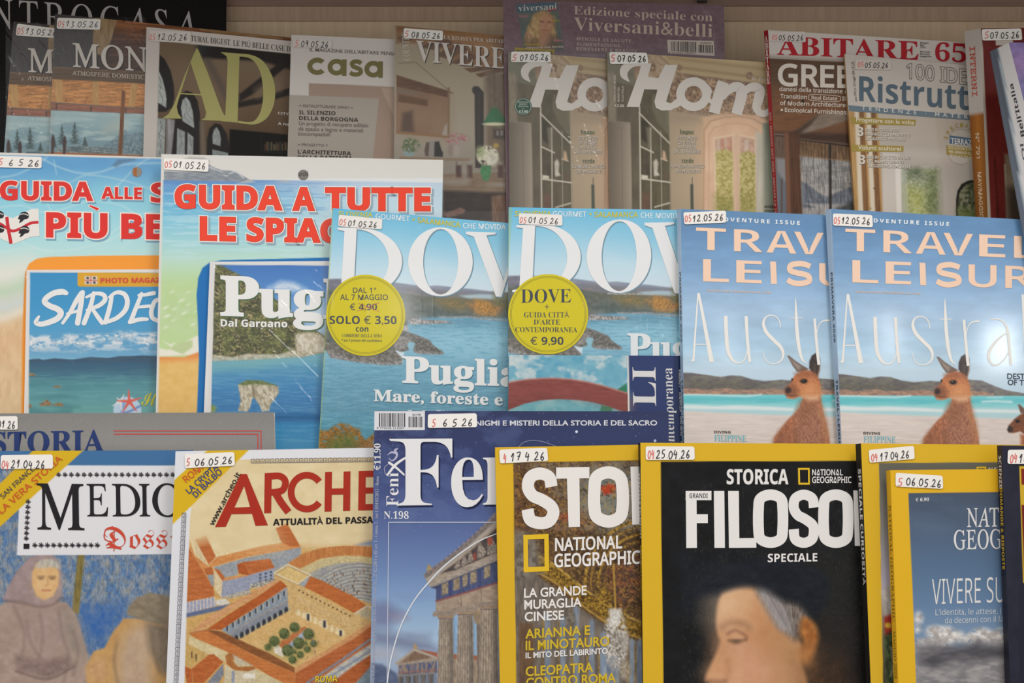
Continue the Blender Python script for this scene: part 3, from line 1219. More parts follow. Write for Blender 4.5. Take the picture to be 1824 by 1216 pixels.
m = Mag('magazine', 'white-bordered magazine showing arched windows and two huge pale-olive capital letters', 'magazine', 1,
        (261, 48), (640, 85), (255, 278), (640, 300), (254, 46, 522, 292), art_ad, group='interior design magazines in the top row', t=0.006, mat=M_SATIN)
m.frame(*A1)
K = '#aaa56a'
m.poly([(1388, 338), (1400, 350), (1470, 520), (1560, 765), (1588, 822), (1578, 853), (1418, 848), (1448, 832), (1456, 795), (1430, 700), (1345, 440), (1262, 700), (1248, 752),
        (1258, 800), (1285, 838), (1145, 836), (1190, 805), (1228, 740), (1300, 540)], K, 'title_lettering', 1)
m.poly([(1268, 655), (1420, 664), (1424, 674), (1264, 664)], K, 'title_lettering', 1)
ob = spline([(1690, 378), (1775, 388), (1850, 425), (1905, 500), (1938, 590), (1943, 680), (1925, 765), (1880, 838), (1810, 876), (1740, 876), (1676, 865)], 8)
ib = spline([(1686, 852), (1755, 862), (1805, 845), (1842, 780), (1858, 690), (1855, 600), (1838, 510), (1800, 440), (1755, 408), (1688, 398)], 8)
m.poly(list(ob) + list(ib), K, 'title_lettering', 1.2)
m.poly([(1558, 368), (1692, 378), (1678, 866), (1560, 855), (1580, 840), (1592, 800), (1608, 430), (1598, 395)], K, 'title_lettering', 1)
m.text('TURAL DIGEST. LE PIÙ BELLE CASE DEL MONDO', 1348, 290, 2048, 366, 40, 'nb', '#55504c', 'cover_lettering', off=-0.012, pre=33)
m.text('CITY', 1963, 806, 2040, 815, 18, 'sb', '#cfc8c0', pre=4)
m.text('A NEW', 1963, 880, 2046, 890, 18, 'sb', '#cfc8c0', pre=4)
m.sticker([(1052, 215), (1350, 222), (1346, 305), (1050, 290)], '05', '12.05.26', (0.01, 0.17), (0.2, 0.93), white='#d3cdc6', slope=0.06)
m.T = (0, 0, 1)
m.done()


# ---- white magazine with the rounded lower-case title
def art_casa(a):
    a.frame(*A2)
    a.fill('#ccc6c0')
    a.poly([(436, 586), (1120, 617), (1120, 1400), (425, 1400)], '#a18c7e', 0.5)
    a.poly([(945, 620), (1120, 625), (1120, 1000)], '#b09b8b', 0.7)
    a.poly([(240, 666), (932, 696), (870, 1300), (240, 1300)], '#a89f95', 0.5)
    a.poly([(240, 640), (436, 640), (436, 672), (240, 666)], '#ccc6c0', 0.5)


m = Mag('magazine', 'plain white magazine with olive rounded lower-case title above grey and pink panels', 'magazine', 1,
        (519, 62), (725, 71), (512, 283), (727, 300), (510, 60, 706, 292), art_casa, group='interior design magazines in the top row', t=0.005, mat=M_SATIN)
m.frame(*A2)
K = '#766f48'
m.ring(496, 468, 52, 34, K, 'title_lettering', 1, 50, 42, 318, ry=44)
m.ring(632, 474, 46, 33, K, 'title_lettering', 1, 60, ry=42)
m.quad([(672, 418), (704, 420), (702, 536), (670, 534)], K, 'title_lettering', 1)
m.stroke([(806, 448), (790, 437), (762, 434), (742, 446), (748, 466), (772, 478), (798, 490), (802, 512), (780, 525), (748, 523), (728, 512)], 30, K, 'title_lettering', cap='')
m.ring(892, 488, 46, 33, K, 'title_lettering', 1, 60, ry=42)
m.quad([(928, 432), (960, 434), (958, 550), (926, 548)], K, 'title_lettering', 1)
g = '#6f6963'
m.text('IL MAGAZINE DELL\'ABITARE PENSATO', 443, 362, 1030, 390, 23, None, '#66605a', pre=29, off=0.008)
m.text('> RISTRUTTURARE SANO <', 368, 755, 748, 770, 19, None, g, off=0.006)
m.text('IL SILENZIO', 368, 806, 625, 813, 27, 'sb', '#3f3a37')
m.text('DELLA BORGOGNA', 368, 846, 785, 860, 27, 'sb', '#3f3a37')
m.text('Un progetto di recupero edilizio', 366, 882, 857, 898, 26, None, g, off=0.006)
m.text('dà spazio a legno e materiali', 364, 920, 820, 934, 26, None, g, off=0.006)
m.text('biocompatibili', 362, 956, 588, 962, 26, None, g, off=0.006)
m.text('> PROGETTO <', 360, 1030, 570, 1036, 19, None, g, off=0.006)
m.text('L\'ARCHITETTURA', 360, 1084, 735, 1097, 28, 'sb', '#3f3a37')
m.text('DELLA PAZIENZA', 358, 1124, 745, 1132, 28, 'sb', '#3f3a37')
m.sticker([(325, 272), (600, 284), (598, 342), (322, 334)], '5', '09.05.26', (0.05, 0.17), (0.21, 0.93), white='#cfc9c3', hy=(0.1, 0.8), bw=0.07)
m.T = (0, 0, 1)
m.done()


# ---- country kitchen magazine in film
def art_vivere(a):
    a.frame(*E7)
    a.fill('#a2947f')
    a.grad((0, 50), (0, 900), [(0, '#9a8a72'), (0.35, '#a3977f'), (0.7, '#a49a88'), (1, '#938a7c')])
    a.poly([(20, 20), (720, 75), (720, 290), (640, 300), (560, 270), (440, 270), (360, 230), (300, 170), (150, 130), (20, 130)], ('#7b5636', '#8f6a45', 60, 14, 3), 2)
    a.poly([(300, 60), (560, 75), (690, 190), (690, 250), (420, 130)], ('#a97b4c', '#8b6238', 40, 12, 6), 6, 0.8)
    for q in ([(30, 95), (150, 40), (250, 50), (60, 130)], [(150, 150), (330, 95), (380, 130), (250, 170)], [(250, 200), (420, 130), (470, 170), (330, 225)], [(350, 250), (480, 190), (540, 215), (430, 265)],
              [(440, 285), (600, 270), (640, 285), (480, 310)], [(510, 320), (640, 285), (690, 300), (540, 340)], [(575, 350), (690, 320), (690, 350), (590, 368)]):
        a.poly(q, ('#5b3d27', '#6b4b30', 20, 7, 4), 1.2)
    a.line([(38, 255), (140, 245), (345, 420)], 4, '#6f5a40', 0.6)
    # mirror
    a.poly([(22, 325), (350, 430), (345, 710), (20, 680)], ('#8a6c52', '#7a5c45', 90, 90, 2), 0.8)
    a.poly([(22, 480), (210, 500), (330, 470), (340, 700), (22, 670)], '#94765c', 20, 0.7)
    a.poly([(22, 325), (350, 425), (350, 465), (22, 395)], ('#6e4b30', '#543723', 40, 7, 5), 0.8)
    a.poly([(40, 445), (215, 480), (215, 518), (30, 490)], ('#5e4129', '#6d4d33', 30, 8, 7), 1)
    a.poly([(22, 405), (200, 440), (110, 450), (22, 430)], '#7d6a58', 2)
    a.poly([(60, 560), (120, 545), (130, 680), (50, 680)], '#5b463a', 4)
    a.poly([(250, 600), (300, 570), (338, 575), (338, 620), (300, 690), (240, 700)], '#8f745c', 5)
    a.poly([(320, 640), (338, 620), (338, 705), (300, 705)], '#a39a8c', 2)
    a.poly([(20, 672), (350, 702), (350, 716), (20, 688)], '#8b6a48', 0.8)
    a.poly([(338, 400), (352, 402), (350, 715), (340, 715)], '#80664a', 0.7)
    a.line([(340, 425), (370, 438)], 7, '#6a5038', 0.6)
    # stove pipe and the dark side
    a.poly([(570, 300), (700, 320), (715, 900), (575, 900)], ('#7d6c5a', '#6c5c4c', 30, 60, 3), 6)
    a.poly([(490, 405), (505, 393), (530, 396), (562, 432), (562, 900), (510, 900), (505, 445), (492, 432)], '#332d2b', 1.0)
    a.line([(530, 440), (530, 890)], 8, '#463e3a', 3)
    a.rect(620, 660, 690, 720, '#4b4038', 3)
    a.rect(640, 670, 655, 700, '#a5a09a', 1, 0.7)
    a.rect(665, 668, 682, 700, '#a5a09a', 1, 0.7)
    a.line([(629, 290), (629, 520)], 4, '#4c4238', 0.6)
    a.poly([(554, 630), (612, 530), (640, 528), (700, 605), (704, 635), (640, 642)], '#3a7350', 0.9)
    a.poly([(612, 532), (640, 528), (690, 610), (690, 632), (655, 625)], '#33683f', 6, 0.7)
    a.ell(630, 629, 76, 10, '#d8cfae', 0.8)
    # things on the shelf
    a.poly([(40, 830), (310, 838), (475, 840), (475, 858), (40, 850)], '#8b7860', 0.8)
    a.poly([(388, 858), (402, 858), (402, 960), (388, 960)], '#6c6054', 0.8)
    a.ell(100, 805, 36, 26, '#8a9c9c', 1)
    a.ell(110, 760, 58, 44, ('#4f5f42', '#76815c', 9, 8, 5, 3), 2, nz=(14, 12, 3, 0.4, 0.08))
    a.poly([(195, 800), (205, 745), (235, 735), (275, 732), (295, 780), (308, 800), (310, 832), (200, 830)], '#8d8780', 1)
    a.poly([(195, 790), (205, 745), (225, 738), (220, 828), (200, 826)], '#5b4a40', 1)
    a.poly([(258, 740), (285, 735), (300, 790), (310, 805), (308, 832), (255, 830)], '#2b2726', 1)
    a.ell(357, 790, 18, 38, '#8d7b70', 1, 0.7)
    a.ell(393, 795, 22, 34, '#a89c94', 1, 0.7)
    a.ell(395, 720, 72, 34, ('#9a5a60', '#b98a8a', 8, 6, 6, 3), 2, nz=(11, 9, 8, 0.5, 0.06))
    a.ell(585, 825, 68, 62, ('#c8c4a8', '#e0dcc6', 9, 9, 4, 3), 2, nz=(22, 20, 3, 0.36, 0.06))
    a.ell(540, 800, 28, 36, ('#8d9a6a', '#aab086', 8, 8, 4), 3, 0.8)
    a.ell(620, 850, 34, 40, '#d8d5c4', 4, 0.8)
    a.ell(638, 762, 16, 15, '#b5974e', 1.5)
    a.poly([(310, 940), (720, 925), (720, 1060), (310, 1050)], ('#7a6652', '#8c7862', 60, 10, 8), 2)
    a.poly([(545, 885), (605, 885), (608, 930), (590, 980), (560, 980), (540, 930)], ('#3f7a4c', '#5a9060', 8, 10, 5), 1.2)
    for x in (392, 458, 650):
        a.rect(x, 880, x + 32, 960, '#4a2f2b', 2, 0.85)
        a.rect(x, 860, x + 32, 885, '#a19a90', 2, 0.5)
    a.rect(430, 900, 470, 1000, '#9a948a', 4, 0.5)
    a.ell(370, 985, 90, 22, '#a39c90', 4, 0.6)
    a.ell(660, 1005, 70, 12, '#a39c90', 3, 0.7)
    a.poly([(310, 1040), (720, 1055), (720, 1230), (310, 1230)], ('#312824', '#40342d', 60, 20, 3), 3)
    a.poly([(610, 1075), (720, 1060), (720, 1230), (615, 1230)], ('#6b4c38', '#8a6c58', 14, 90, 4, 3), 2)
    a.poly([(310, 1185), (420, 1145), (448, 1160), (440, 1180), (340, 1210)], ('#7c5c4c', '#93736a', 20, 8, 3), 2)


m = Mag('magazine', 'film-wrapped magazine with a green pendant lamp in a country kitchen on its cover', 'magazine', 1,
        (703, 45), (1105, 84), (702, 283), (1100, 385), (700, 42, 906, 396), art_vivere, group='interior design magazines in the top row', t=0.006, mat=M_GLOSS, sl=0.085, dy=-0.002)
m.frame(*A2)
m.text('VIVERE', 1192, 431, 1830, 486, 146, 'nb', '#d3cdc5', 'title_lettering', off=-0.004, shadow=(7, 7, '#4a3a2c'))
m.text('LA RIVISTA PER ABITARE', 1388, 276, 1816, 306, 27, 'nb', '#cbc2b5', off=-0.01, pre=21)
m.text('COUNTRY', 1153, 428, 1143, 255, 46, 'nb', '#c6beb2', off=-0.015, pre=6, up=(-50, -2))
m.sticker([(1107, 198), (1384, 217), (1382, 286), (1105, 268)], '5', '08.05.26', (0.02, 0.16), (0.2, 0.95), bw=0.075, hy=(0.15, 0.72), slope=0.06)
m.T = (0, 0, 1)
m.wrap(seed=12, box=(699, 44, 906, 398), strength=0.7, ang=88)
m.done()
# ---- two copies of the house magazine with the flowing white script title; the first is packed with a mauve card
def art_home(dx, dy):
    def f(a):
        a.frame(*shifted(A3, dx, dy))
        a.fill('#8d8070')
        a.poly([(700, 320), (960, 340), (960, 560), (700, 530)], ('#7d7a68', '#6f6c5b', 40, 40, 3), 3)
        a.poly([(960, 330), (1160, 340), (2000, 420), (2000, 580), (1190, 475), (1060, 400)], '#b8a37d', 2)
        a.poly([(1060, 330), (1900, 400), (1900, 470), (1100, 365)], '#c6b186', 8, 0.8)
        a.poly([(1120, 360), (1900, 455), (1900, 475), (1130, 385)], '#a08a64', 3, 0.7)
        a.poly([(1140, 420), (1900, 520), (1900, 535), (1150, 440)], '#9b8661', 2, 0.8)
        a.poly([(900, 410), (1060, 395), (1190, 475), (2000, 580), (2000, 800), (1120, 720), (930, 560)], ('#ab8f72', '#8d7460', 30, 26, 6, 2.5), 3)
        a.grain([(900, 410), (1190, 475), (2000, 580), (2000, 800), (1120, 720)], 9, 9, 2, 0.35, 3)
        a.line([(1190, 478), (1900, 572)], 6, '#77624c', 1.0, 0.8)
        a.line([(1190, 500), (1900, 600)], 4, '#c0a684', 1.0, 0.7)
        a.poly([(930, 395), (1070, 350), (1190, 475), (1150, 620), (1020, 560)], ('#bda98c', '#a48d72', 14, 14, 4), 3)
        a.line([(1060, 345), (1200, 480)], 8, '#8d7557', 1.2, 0.7)
        for x, y, r in ((1030, 440, 24), (1070, 520, 24), (1170, 570, 30), (1300, 598, 36), (1425, 600, 30), (1735, 640, 30), (1205, 440, 14), (1660, 492, 20)):
            a.ell(x, y, r, r * 1.15, ('#6a4f3e', '#a08468', 6, 6, 5, 3.5), 2)
            a.ell(x, y, r * 0.3, r * 0.35, '#bda488', 2)
        # dark panel and door at the left
        a.poly([(700, 515), (945, 560), (945, 1600), (700, 1600)], ('#5e5545', '#6b6250', 30, 90, 4), 2)
        a.poly([(742, 780), (885, 795), (905, 1600), (742, 1600)], '#84796a', 1)
        a.grad((742, 0), (905, 0), [(0, '#6c6254'), (0.6, '#8c8070'), (0.9, '#a29684'), (1, '#6b6152')], [(742, 785), (885, 797), (905, 1600), (742, 1600)], 1)
        a.line([(800, 830), (830, 835), (838, 1600)], 3, '#6d6355', 0.8, 0.7)
        a.poly([(735, 470), (792, 480), (792, 790), (745, 785)], ('#8a7e6c', '#a59a86', 8, 60, 4), 3, 0.7)
        # tall shelves
        a.poly([(945, 560), (1140, 600), (1160, 1600), (945, 1600)], ('#57503e', '#645d48', 40, 60, 7), 1)
        a.poly([(1030, 610), (1140, 640), (1150, 900), (1060, 790), (1025, 700)], '#6f6a54', 2)
        a.poly([(955, 760), (1000, 800), (1005, 940), (955, 900)], '#3e392c', 2)
        a.poly([(955, 960), (1030, 1010), (1035, 1150), (960, 1150)], ('#4a4335', '#5b5342', 20, 30, 2), 2)
        a.poly([(1060, 1200), (1130, 1200), (1130, 1320), (1060, 1340)], '#675f4a', 2)
        a.poly([(965, 1260), (1012, 1260), (1018, 1420), (968, 1420)], ('#7a5a48', '#6a5040', 20, 20, 3), 5)
        sh = '#cdc5b2'
        a.line([(946, 690), (955, 1600)], 9, sh, 0.7)
        a.line([(1018, 830), (1022, 1600)], 7, sh, 0.7)
        a.line([(1085, 850), (1092, 1600)], 5, '#a9a18e', 0.7)
        a.line([(1140, 720), (1150, 1600)], 4, '#b4ab98', 0.7)
        a.line([(944, 735), (1140, 930)], 9, sh, 0.7)
        a.line([(950, 950), (1035, 990)], 9, sh, 0.7)
        a.line([(955, 1160), (1150, 1185)], 10, sh, 0.7)
        a.line([(1045, 1345), (1140, 1318)], 9, sh, 0.7)
        a.line([(1085, 1030), (1125, 1045)], 7, sh, 0.7)
        a.poly([(985, 825), (1020, 830), (1025, 950), (1000, 960)], '#8d8675', 2, 0.6)
        a.poly([(1035, 1050), (1055, 1030), (1068, 1060), (1062, 1110), (1075, 1140), (1040, 1145)], ('#d8cfbf', '#b7ad9c', 9, 12, 4), 1.5)
        a.poly([(1098, 975), (1112, 985), (1122, 1040), (1092, 1035)], '#c9a98a', 1.5)
        a.poly([(958, 1135), (1000, 1140), (1000, 1160), (958, 1158)], '#d5ccba', 1)
        a.ell(1120, 1145, 22, 20, '#6e5a46', 2, 0.8)
        # plaster wall with the warm window
        a.grad((1140, 0), (1420, 0), [(0, '#ad9a80'), (0.5, '#b9a488'), (0.85, '#d0ae8d'), (1, '#d9b08d')], [(1140, 720), (1420, 760), (1420, 1600), (1152, 1600)], 2)
        a.grad((0, 720), (0, 1000), [(0, '#a08e78'), (1, '#ac9980')], [(1140, 715), (1350, 740), (1350, 800), (1142, 800)], 8, 0.7)
        a.poly([(1360, 770), (1420, 745), (1560, 735), (1720, 750), (1800, 800), (1800, 1600), (1360, 1600)], '#d6b393', 3)
        a.poly([(1365, 1600), (1370, 850), (1410, 795), (1480, 775), (1570, 768), (1660, 780), (1740, 820), (1770, 900), (1770, 1600)], ('#e6c3a4', '#dcb595', 60, 60, 3), 2)
        a.line([(1358, 1600), (1366, 840), (1410, 785), (1490, 762), (1580, 755), (1680, 768), (1760, 815), (1790, 900), (1790, 1600)], 8, '#bd9a7b', 1.2)
        a.line([(1392, 1600), (1398, 880), (1430, 830), (1500, 808), (1580, 800), (1660, 812), (1715, 850)], 6, '#cba585', 1.2, 0.8)
        a.poly([(1425, 895), (1560, 870), (1562, 1600), (1445, 1600)], '#ead0b2', 1.5)
        a.poly([(1585, 870), (1700, 895), (1705, 1600), (1590, 1600)], '#e6ccae', 1.5)
        a.poly([(1436, 905), (1548, 885), (1550, 1000), (1440, 1010)], ('#d3a58d', '#c08e76', 20, 20, 4), 2)
        a.poly([(1595, 885), (1692, 905), (1694, 1010), (1596, 1000)], ('#d6b29a', '#bd9680', 18, 18, 8), 2)
        for q in ((1445, 905, 1470, 1000), (1500, 900, 1512, 975), (1625, 905, 1655, 980)):
            a.rect(*q, '#d8cdbb', 2, 0.6)
        a.poly([(1440, 985), (1500, 965), (1552, 990), (1555, 1600), (1450, 1600)], ('#a89a52', '#d3c488', 14, 13, 4, 3), 2)
        a.poly([(1595, 1000), (1650, 980), (1698, 1000), (1702, 1600), (1596, 1600)], ('#a09550', '#cdc085', 14, 13, 9, 3), 2)
        a.poly([(1445, 1280), (1555, 1300), (1555, 1600), (1450, 1600)], ('#7f7f3f', '#a29a55', 12, 12, 6, 3), 14, 0.8)
        a.poly([(1596, 1270), (1702, 1290), (1702, 1600), (1596, 1600)], ('#807f40', '#a59c58', 12, 12, 2, 3), 14, 0.7)
        a.poly([(1555, 880), (1592, 880), (1598, 1600), (1562, 1600)], ('#e2c1a3', '#cfae92', 8, 200, 3), 1.5)
        a.poly([(1700, 850), (1760, 880), (1762, 1600), (1706, 1600)], ('#bdb6a6', '#cfc7b4', 8, 200, 4), 2)
        a.poly([(1745, 800), (1900, 780), (1900, 1600), (1752, 1600)], ('#7d8272', '#8c907f', 20, 200, 5), 2)
        a.line([(1752, 840), (1760, 1600)], 8, '#a9a692', 1)
        # candle
        a.poly([(1275, 1197), (1294, 1197), (1302, 1600), (1280, 1600)], '#4d5248', 1)
        a.line([(1288, 1155), (1288, 1200)], 5, '#5a5446', 0.7)
    return f


HOME_W = '#d6d0c8'


def home_print(m, dx, dy):
    m.frame(*shifted(A3, dx, dy))
    P = 'title_lettering'
    m.stroke([(876, 528), (846, 490), (850, 448), (890, 418), (940, 412), (985, 418)], [8, 44, 56, 46, 34, 30], HOME_W, P)
    m.poly([(960, 408), (1024, 412), (1000, 500), (1068, 506), (1112, 420), (1194, 422), (1158, 530), (1118, 660), (1148, 672), (1190, 640), (1196, 690), (1150, 716), (1090, 718), (1052, 700), (1042, 660),
            (1062, 582), (976, 580), (944, 696), (862, 694), (896, 600), (940, 480)], HOME_W, P, 1)
    m.ring(1296, 612, 84, 56, HOME_W, P, 1.2, 60, ry=82)
    m.stroke([(1150, 690), (1190, 680), (1222, 640)], [24, 34, 40], HOME_W, P, 1.1)
    m.stroke([(1370, 560), (1395, 590), (1390, 640), (1420, 660), (1450, 620)], [40, 40, 30, 26, 20], HOME_W, P, 1.1)
    m.stroke([(1490, 532), (1455, 640), (1430, 735)], [74, 72, 70], HOME_W, P, 1.1, cap='')
    m.stroke([(1485, 640), (1520, 590), (1565, 565), (1600, 575), (1608, 620), (1575, 742)], [30, 50, 62, 70, 72, 68], HOME_W, P, 1.1, cap='')
    m.stroke([(1600, 640), (1640, 585), (1685, 565), (1725, 585), (1720, 640), (1706, 700), (1740, 738), (1790, 720), (1830, 660)], [24, 46, 58, 66, 64, 54, 44, 40, 30], HOME_W, P, 1.1)
    g = '#5c6a55'
    w = '#cfc6ba'
    for t, x0, x1, y, gr in (('bagno', 1207, 1297, 865, 1), ('OTTO MODI', 1188, 1315, 905, 0), ('DI VIVERE', 1196, 1308, 935, 0), ('LA STANZA', 1192, 1312, 963, 0), ('DEL BENESSERE', 1167, 1343, 994, 0),
                             ('verde', 1217, 1297, 1052, 1), ('IL FASCINO ANTICO', 1150, 1367, 1088, 0), ('DEI MUGHETTI', 1180, 1343, 1120, 0)):
        if gr:
            m.text(t, x0, y, x1, y + 2, 24, 'nb', g)
            m.rect(x0, y + 4, x1, y + 6, g)
        else:
            m.text(t, x0, y, x1, y + 3, 22, None, w, off=0.012, shadow=(2, 2, '#6e6357'))
    m.text('sotto', 1757, 1348, 1830, 1352, 20, 'nb', '#2f2b26')
    m.text('sopra', 1757, 1374, 1830, 1378, 20, None, '#5f5a52', off=0.01)
    m.text('la felicità è qui', 1675, 520, 1772, 528, 24, 'nbi', w, pre=7)


def art_viversani(a):
    a.frame(*A3)
    a.fill(('#7d6870', '#756068', 60, 40, 3))
    a.grain(None, 14, 9, 5, 0.12)
    # the little cover on the card: a fair-haired person looking out
    a.poly([(145, 30), (410, 14), (456, 333), (190, 318)], ('#59686a', '#70756c', 40, 40, 4), 0.6)
    a.poly([(145, 30), (410, 14), (416, 66), (152, 82)], '#4f6a7a', 0.6)
    a.poly([(262, 95), (300, 70), (355, 72), (392, 110), (402, 200), (420, 300), (350, 325), (230, 318), (196, 260), (215, 180)], ('#8f7350', '#c0a277', 9, 26, 3, 3), 3)
    a.ell(334, 155, 46, 68, '#bd9074', 3)
    a.poly([(300, 195), (365, 200), (385, 320), (290, 318)], '#b0856a', 4)
    a.poly([(262, 95), (320, 72), (300, 130), (268, 230), (215, 300), (205, 230)], ('#a58862', '#c9ad80', 7, 24, 4, 3), 3)
    a.poly([(200, 260), (260, 250), (300, 318), (200, 318)], '#6a5240', 8, 0.7)
    a.poly([(370, 240), (430, 250), (440, 320), (330, 322)], '#46423c', 8, 0.7)
    a.line([(300, 140), (322, 142)], 6, '#4a3830', 1.2, 0.8)
    a.line([(348, 143), (368, 144)], 6, '#4a3830', 1.2, 0.8)
    a.line([(336, 150), (340, 172), (332, 174)], 4, '#9a705a', 1.2, 0.8)
    a.line([(318, 195), (352, 196)], 6, '#a05f55', 1.2, 0.9)
    a.rect(160, 100, 215, 110, '#b5747a', 1)
    a.rect(205, 222, 245, 230, '#b5747a', 1)
    a.rect(388, 258, 445, 268, '#b5747a', 1)
    a.rect(195, 285, 300, 293, '#a9952f', 1, 0.8)
    a.rect(378, 130, 425, 138, '#a9952f', 1, 0.8)
    a.poly([(135, 308), (392, 324), (392, 352), (133, 348)], '#a8953c', 0.6)


m = Mag('magazine', 'film-wrapped house magazine with white script title, packed on a mauve card with a barcode', 'magazine', 1,
        (904.7, 92), (1290, 120), (908, 372), (1296, 400), (902, 90, 1090, 380), art_home(-643 / 3.648, 2 / 3.648), group='interior design magazines in the top row',
        t=0.004, mat=M_GLOSS)
home_print(m, -643 / 3.648, 2 / 3.648)
m.frame(*A3)
m.disc(190, 692, 56, '#3a5a4c', 'price_seal', 1.6)
m.ring(190, 692, 50, 3, '#b9c4b6', 'price_seal', 1.8)
for k, t in enumerate(('EDIZIONE', 'PREZZO', 'SPECIALE', 'A')):
    m.text(t, 190 - len(t) * 4.2, 668 + 14 * k, 190 + len(t) * 4.2, 668 + 14 * k, 9, None, '#cdd2c8', 'price_seal', 1.9)
m.text('€3,90', 162, 732, 220, 733, 17, 'sb', '#dcded6', 'price_seal', 1.9)
m.sticker([(112, 335), (366, 336), (370, 404), (110, 403)], '5', '07.05.26', (0.02, 0.17), (0.22, 0.96), bw=0.08)
m.T = (0, 0, 1)
mc = Mag('', '', '', 1, (896, 0), (1290, 9), (902, 380), (1294, 380), (896, 0, 1296, 112), art_viversani, root=m, part='mauve_card', t=0.001, mat=M_SATIN, pages=False,
         follow=(m, -0.0056), back='#6c5860')
mc.cover['label'] = 'mauve backing card with cream lettering and a barcode'
mc.frame(*A3)
K = '#c3b2a4'
mc.text('Edizione speciale con', 518, 92, 1420, 139, 54, 'nb', K, 'title_lettering', off=-0.02)
mc.text('Viversani&belli', 518, 196, 1420, 242, 84, 'nb', K, 'title_lettering', off=-0.018)
mc.text('MENSILE DI SALUTE,', 537, 260, 900, 278, 20, 'sb', '#b5a49a', space=1.15)
mc.text('ALIMENTAZIONE,', 535, 295, 828, 308, 20, 'sb', '#b5a49a', space=1.15)
mc.text('BENESSERE E BEAUTY', 535, 326, 930, 343, 20, 'sb', '#b5a49a', space=1.15)
mc.text('viversani', 158, 74, 408, 60, 40, 'nb', '#c9c4b8', 'title_lettering', 1.5)
mc.text('belli', 350, 74, 408, 66, 16, 'sbi', '#c05058', 'title_lettering', 1.8)
mc.text('ritrova la tua forma', 205, 318, 450, 308, 13, 'sb', '#c9c0b4', layer=1.5)
mc.text('TUTTO NUOVO', 145, 343, 380, 350, 18, 'sb', '#3e3a2c', layer=1.5)
mc.quad([(1125, 258), (1428, 266), (1433, 364), (1130, 346)], '#c9bdb2', 'barcode', 0.6)
rnd = random.Random(2)
x = 1150
while x < 1420:
    w = rnd.choice([2, 3, 5, 7])
    if not 1308 < x < 1326:
        y0 = 268 + (x - 1150) * 0.025 + (18 if x > 1325 else 0)
        mc.quad([(x, y0), (x + w, y0), (x + w, 332 + (x - 1150) * 0.05), (x, 332 + (x - 1150) * 0.05)], '#4a4440', 'barcode', 0.9)
    x += w + rnd.choice([2, 3, 5])
mc.text('9 771594 240002', 1134, 346, 1310, 352, 11, None, '#4a4440', 'barcode', 0.9)
mc.text('60001', 1340, 284, 1412, 286, 12, None, '#4a4440', 'barcode', 0.9)
mc.T = (0, 0, 1)
mc.wrap(seed=31, box=(898, 1, 1290, 112), strength=1.5, ang=80)
mc.done()
m.wrap(seed=22, box=(906, 96, 1084, 385), strength=1.1, ang=70)
m.done()

m = Mag('magazine', 'house magazine with white script title and a warm sunlit arched window on its cover', 'magazine', 1,
        (1081.5, 92), (1470, 118), (1085.6, 373), (1474, 400), (1078, 90, 1385, 400), art_home(0, 0), group='interior design magazines in the top row',
        t=0.006, mat=M_GLOSS)
home_print(m, 0, 0)
m.text('€2,90', 782, 694, 845, 696, 17, 'sb', '#d6d0c8')
for t, x in (('ANNO VI N.57 MENSILE', 790), ('MAGGIO 2026', 815), ('€3,50 ITALIA', 842)):
    m.text(t, x, 660, x, 660 - 8.6 * len(t), 11, None, '#cfc6ba', up=(-12, 0), off=0.015)
m.sticker([(748, 338), (994, 343), (1003, 413), (755, 416)], '5', '07.05.26', (0.02, 0.17), (0.2, 0.97), bw=0.08)
m.T = (0, 0, 1)
m.done()


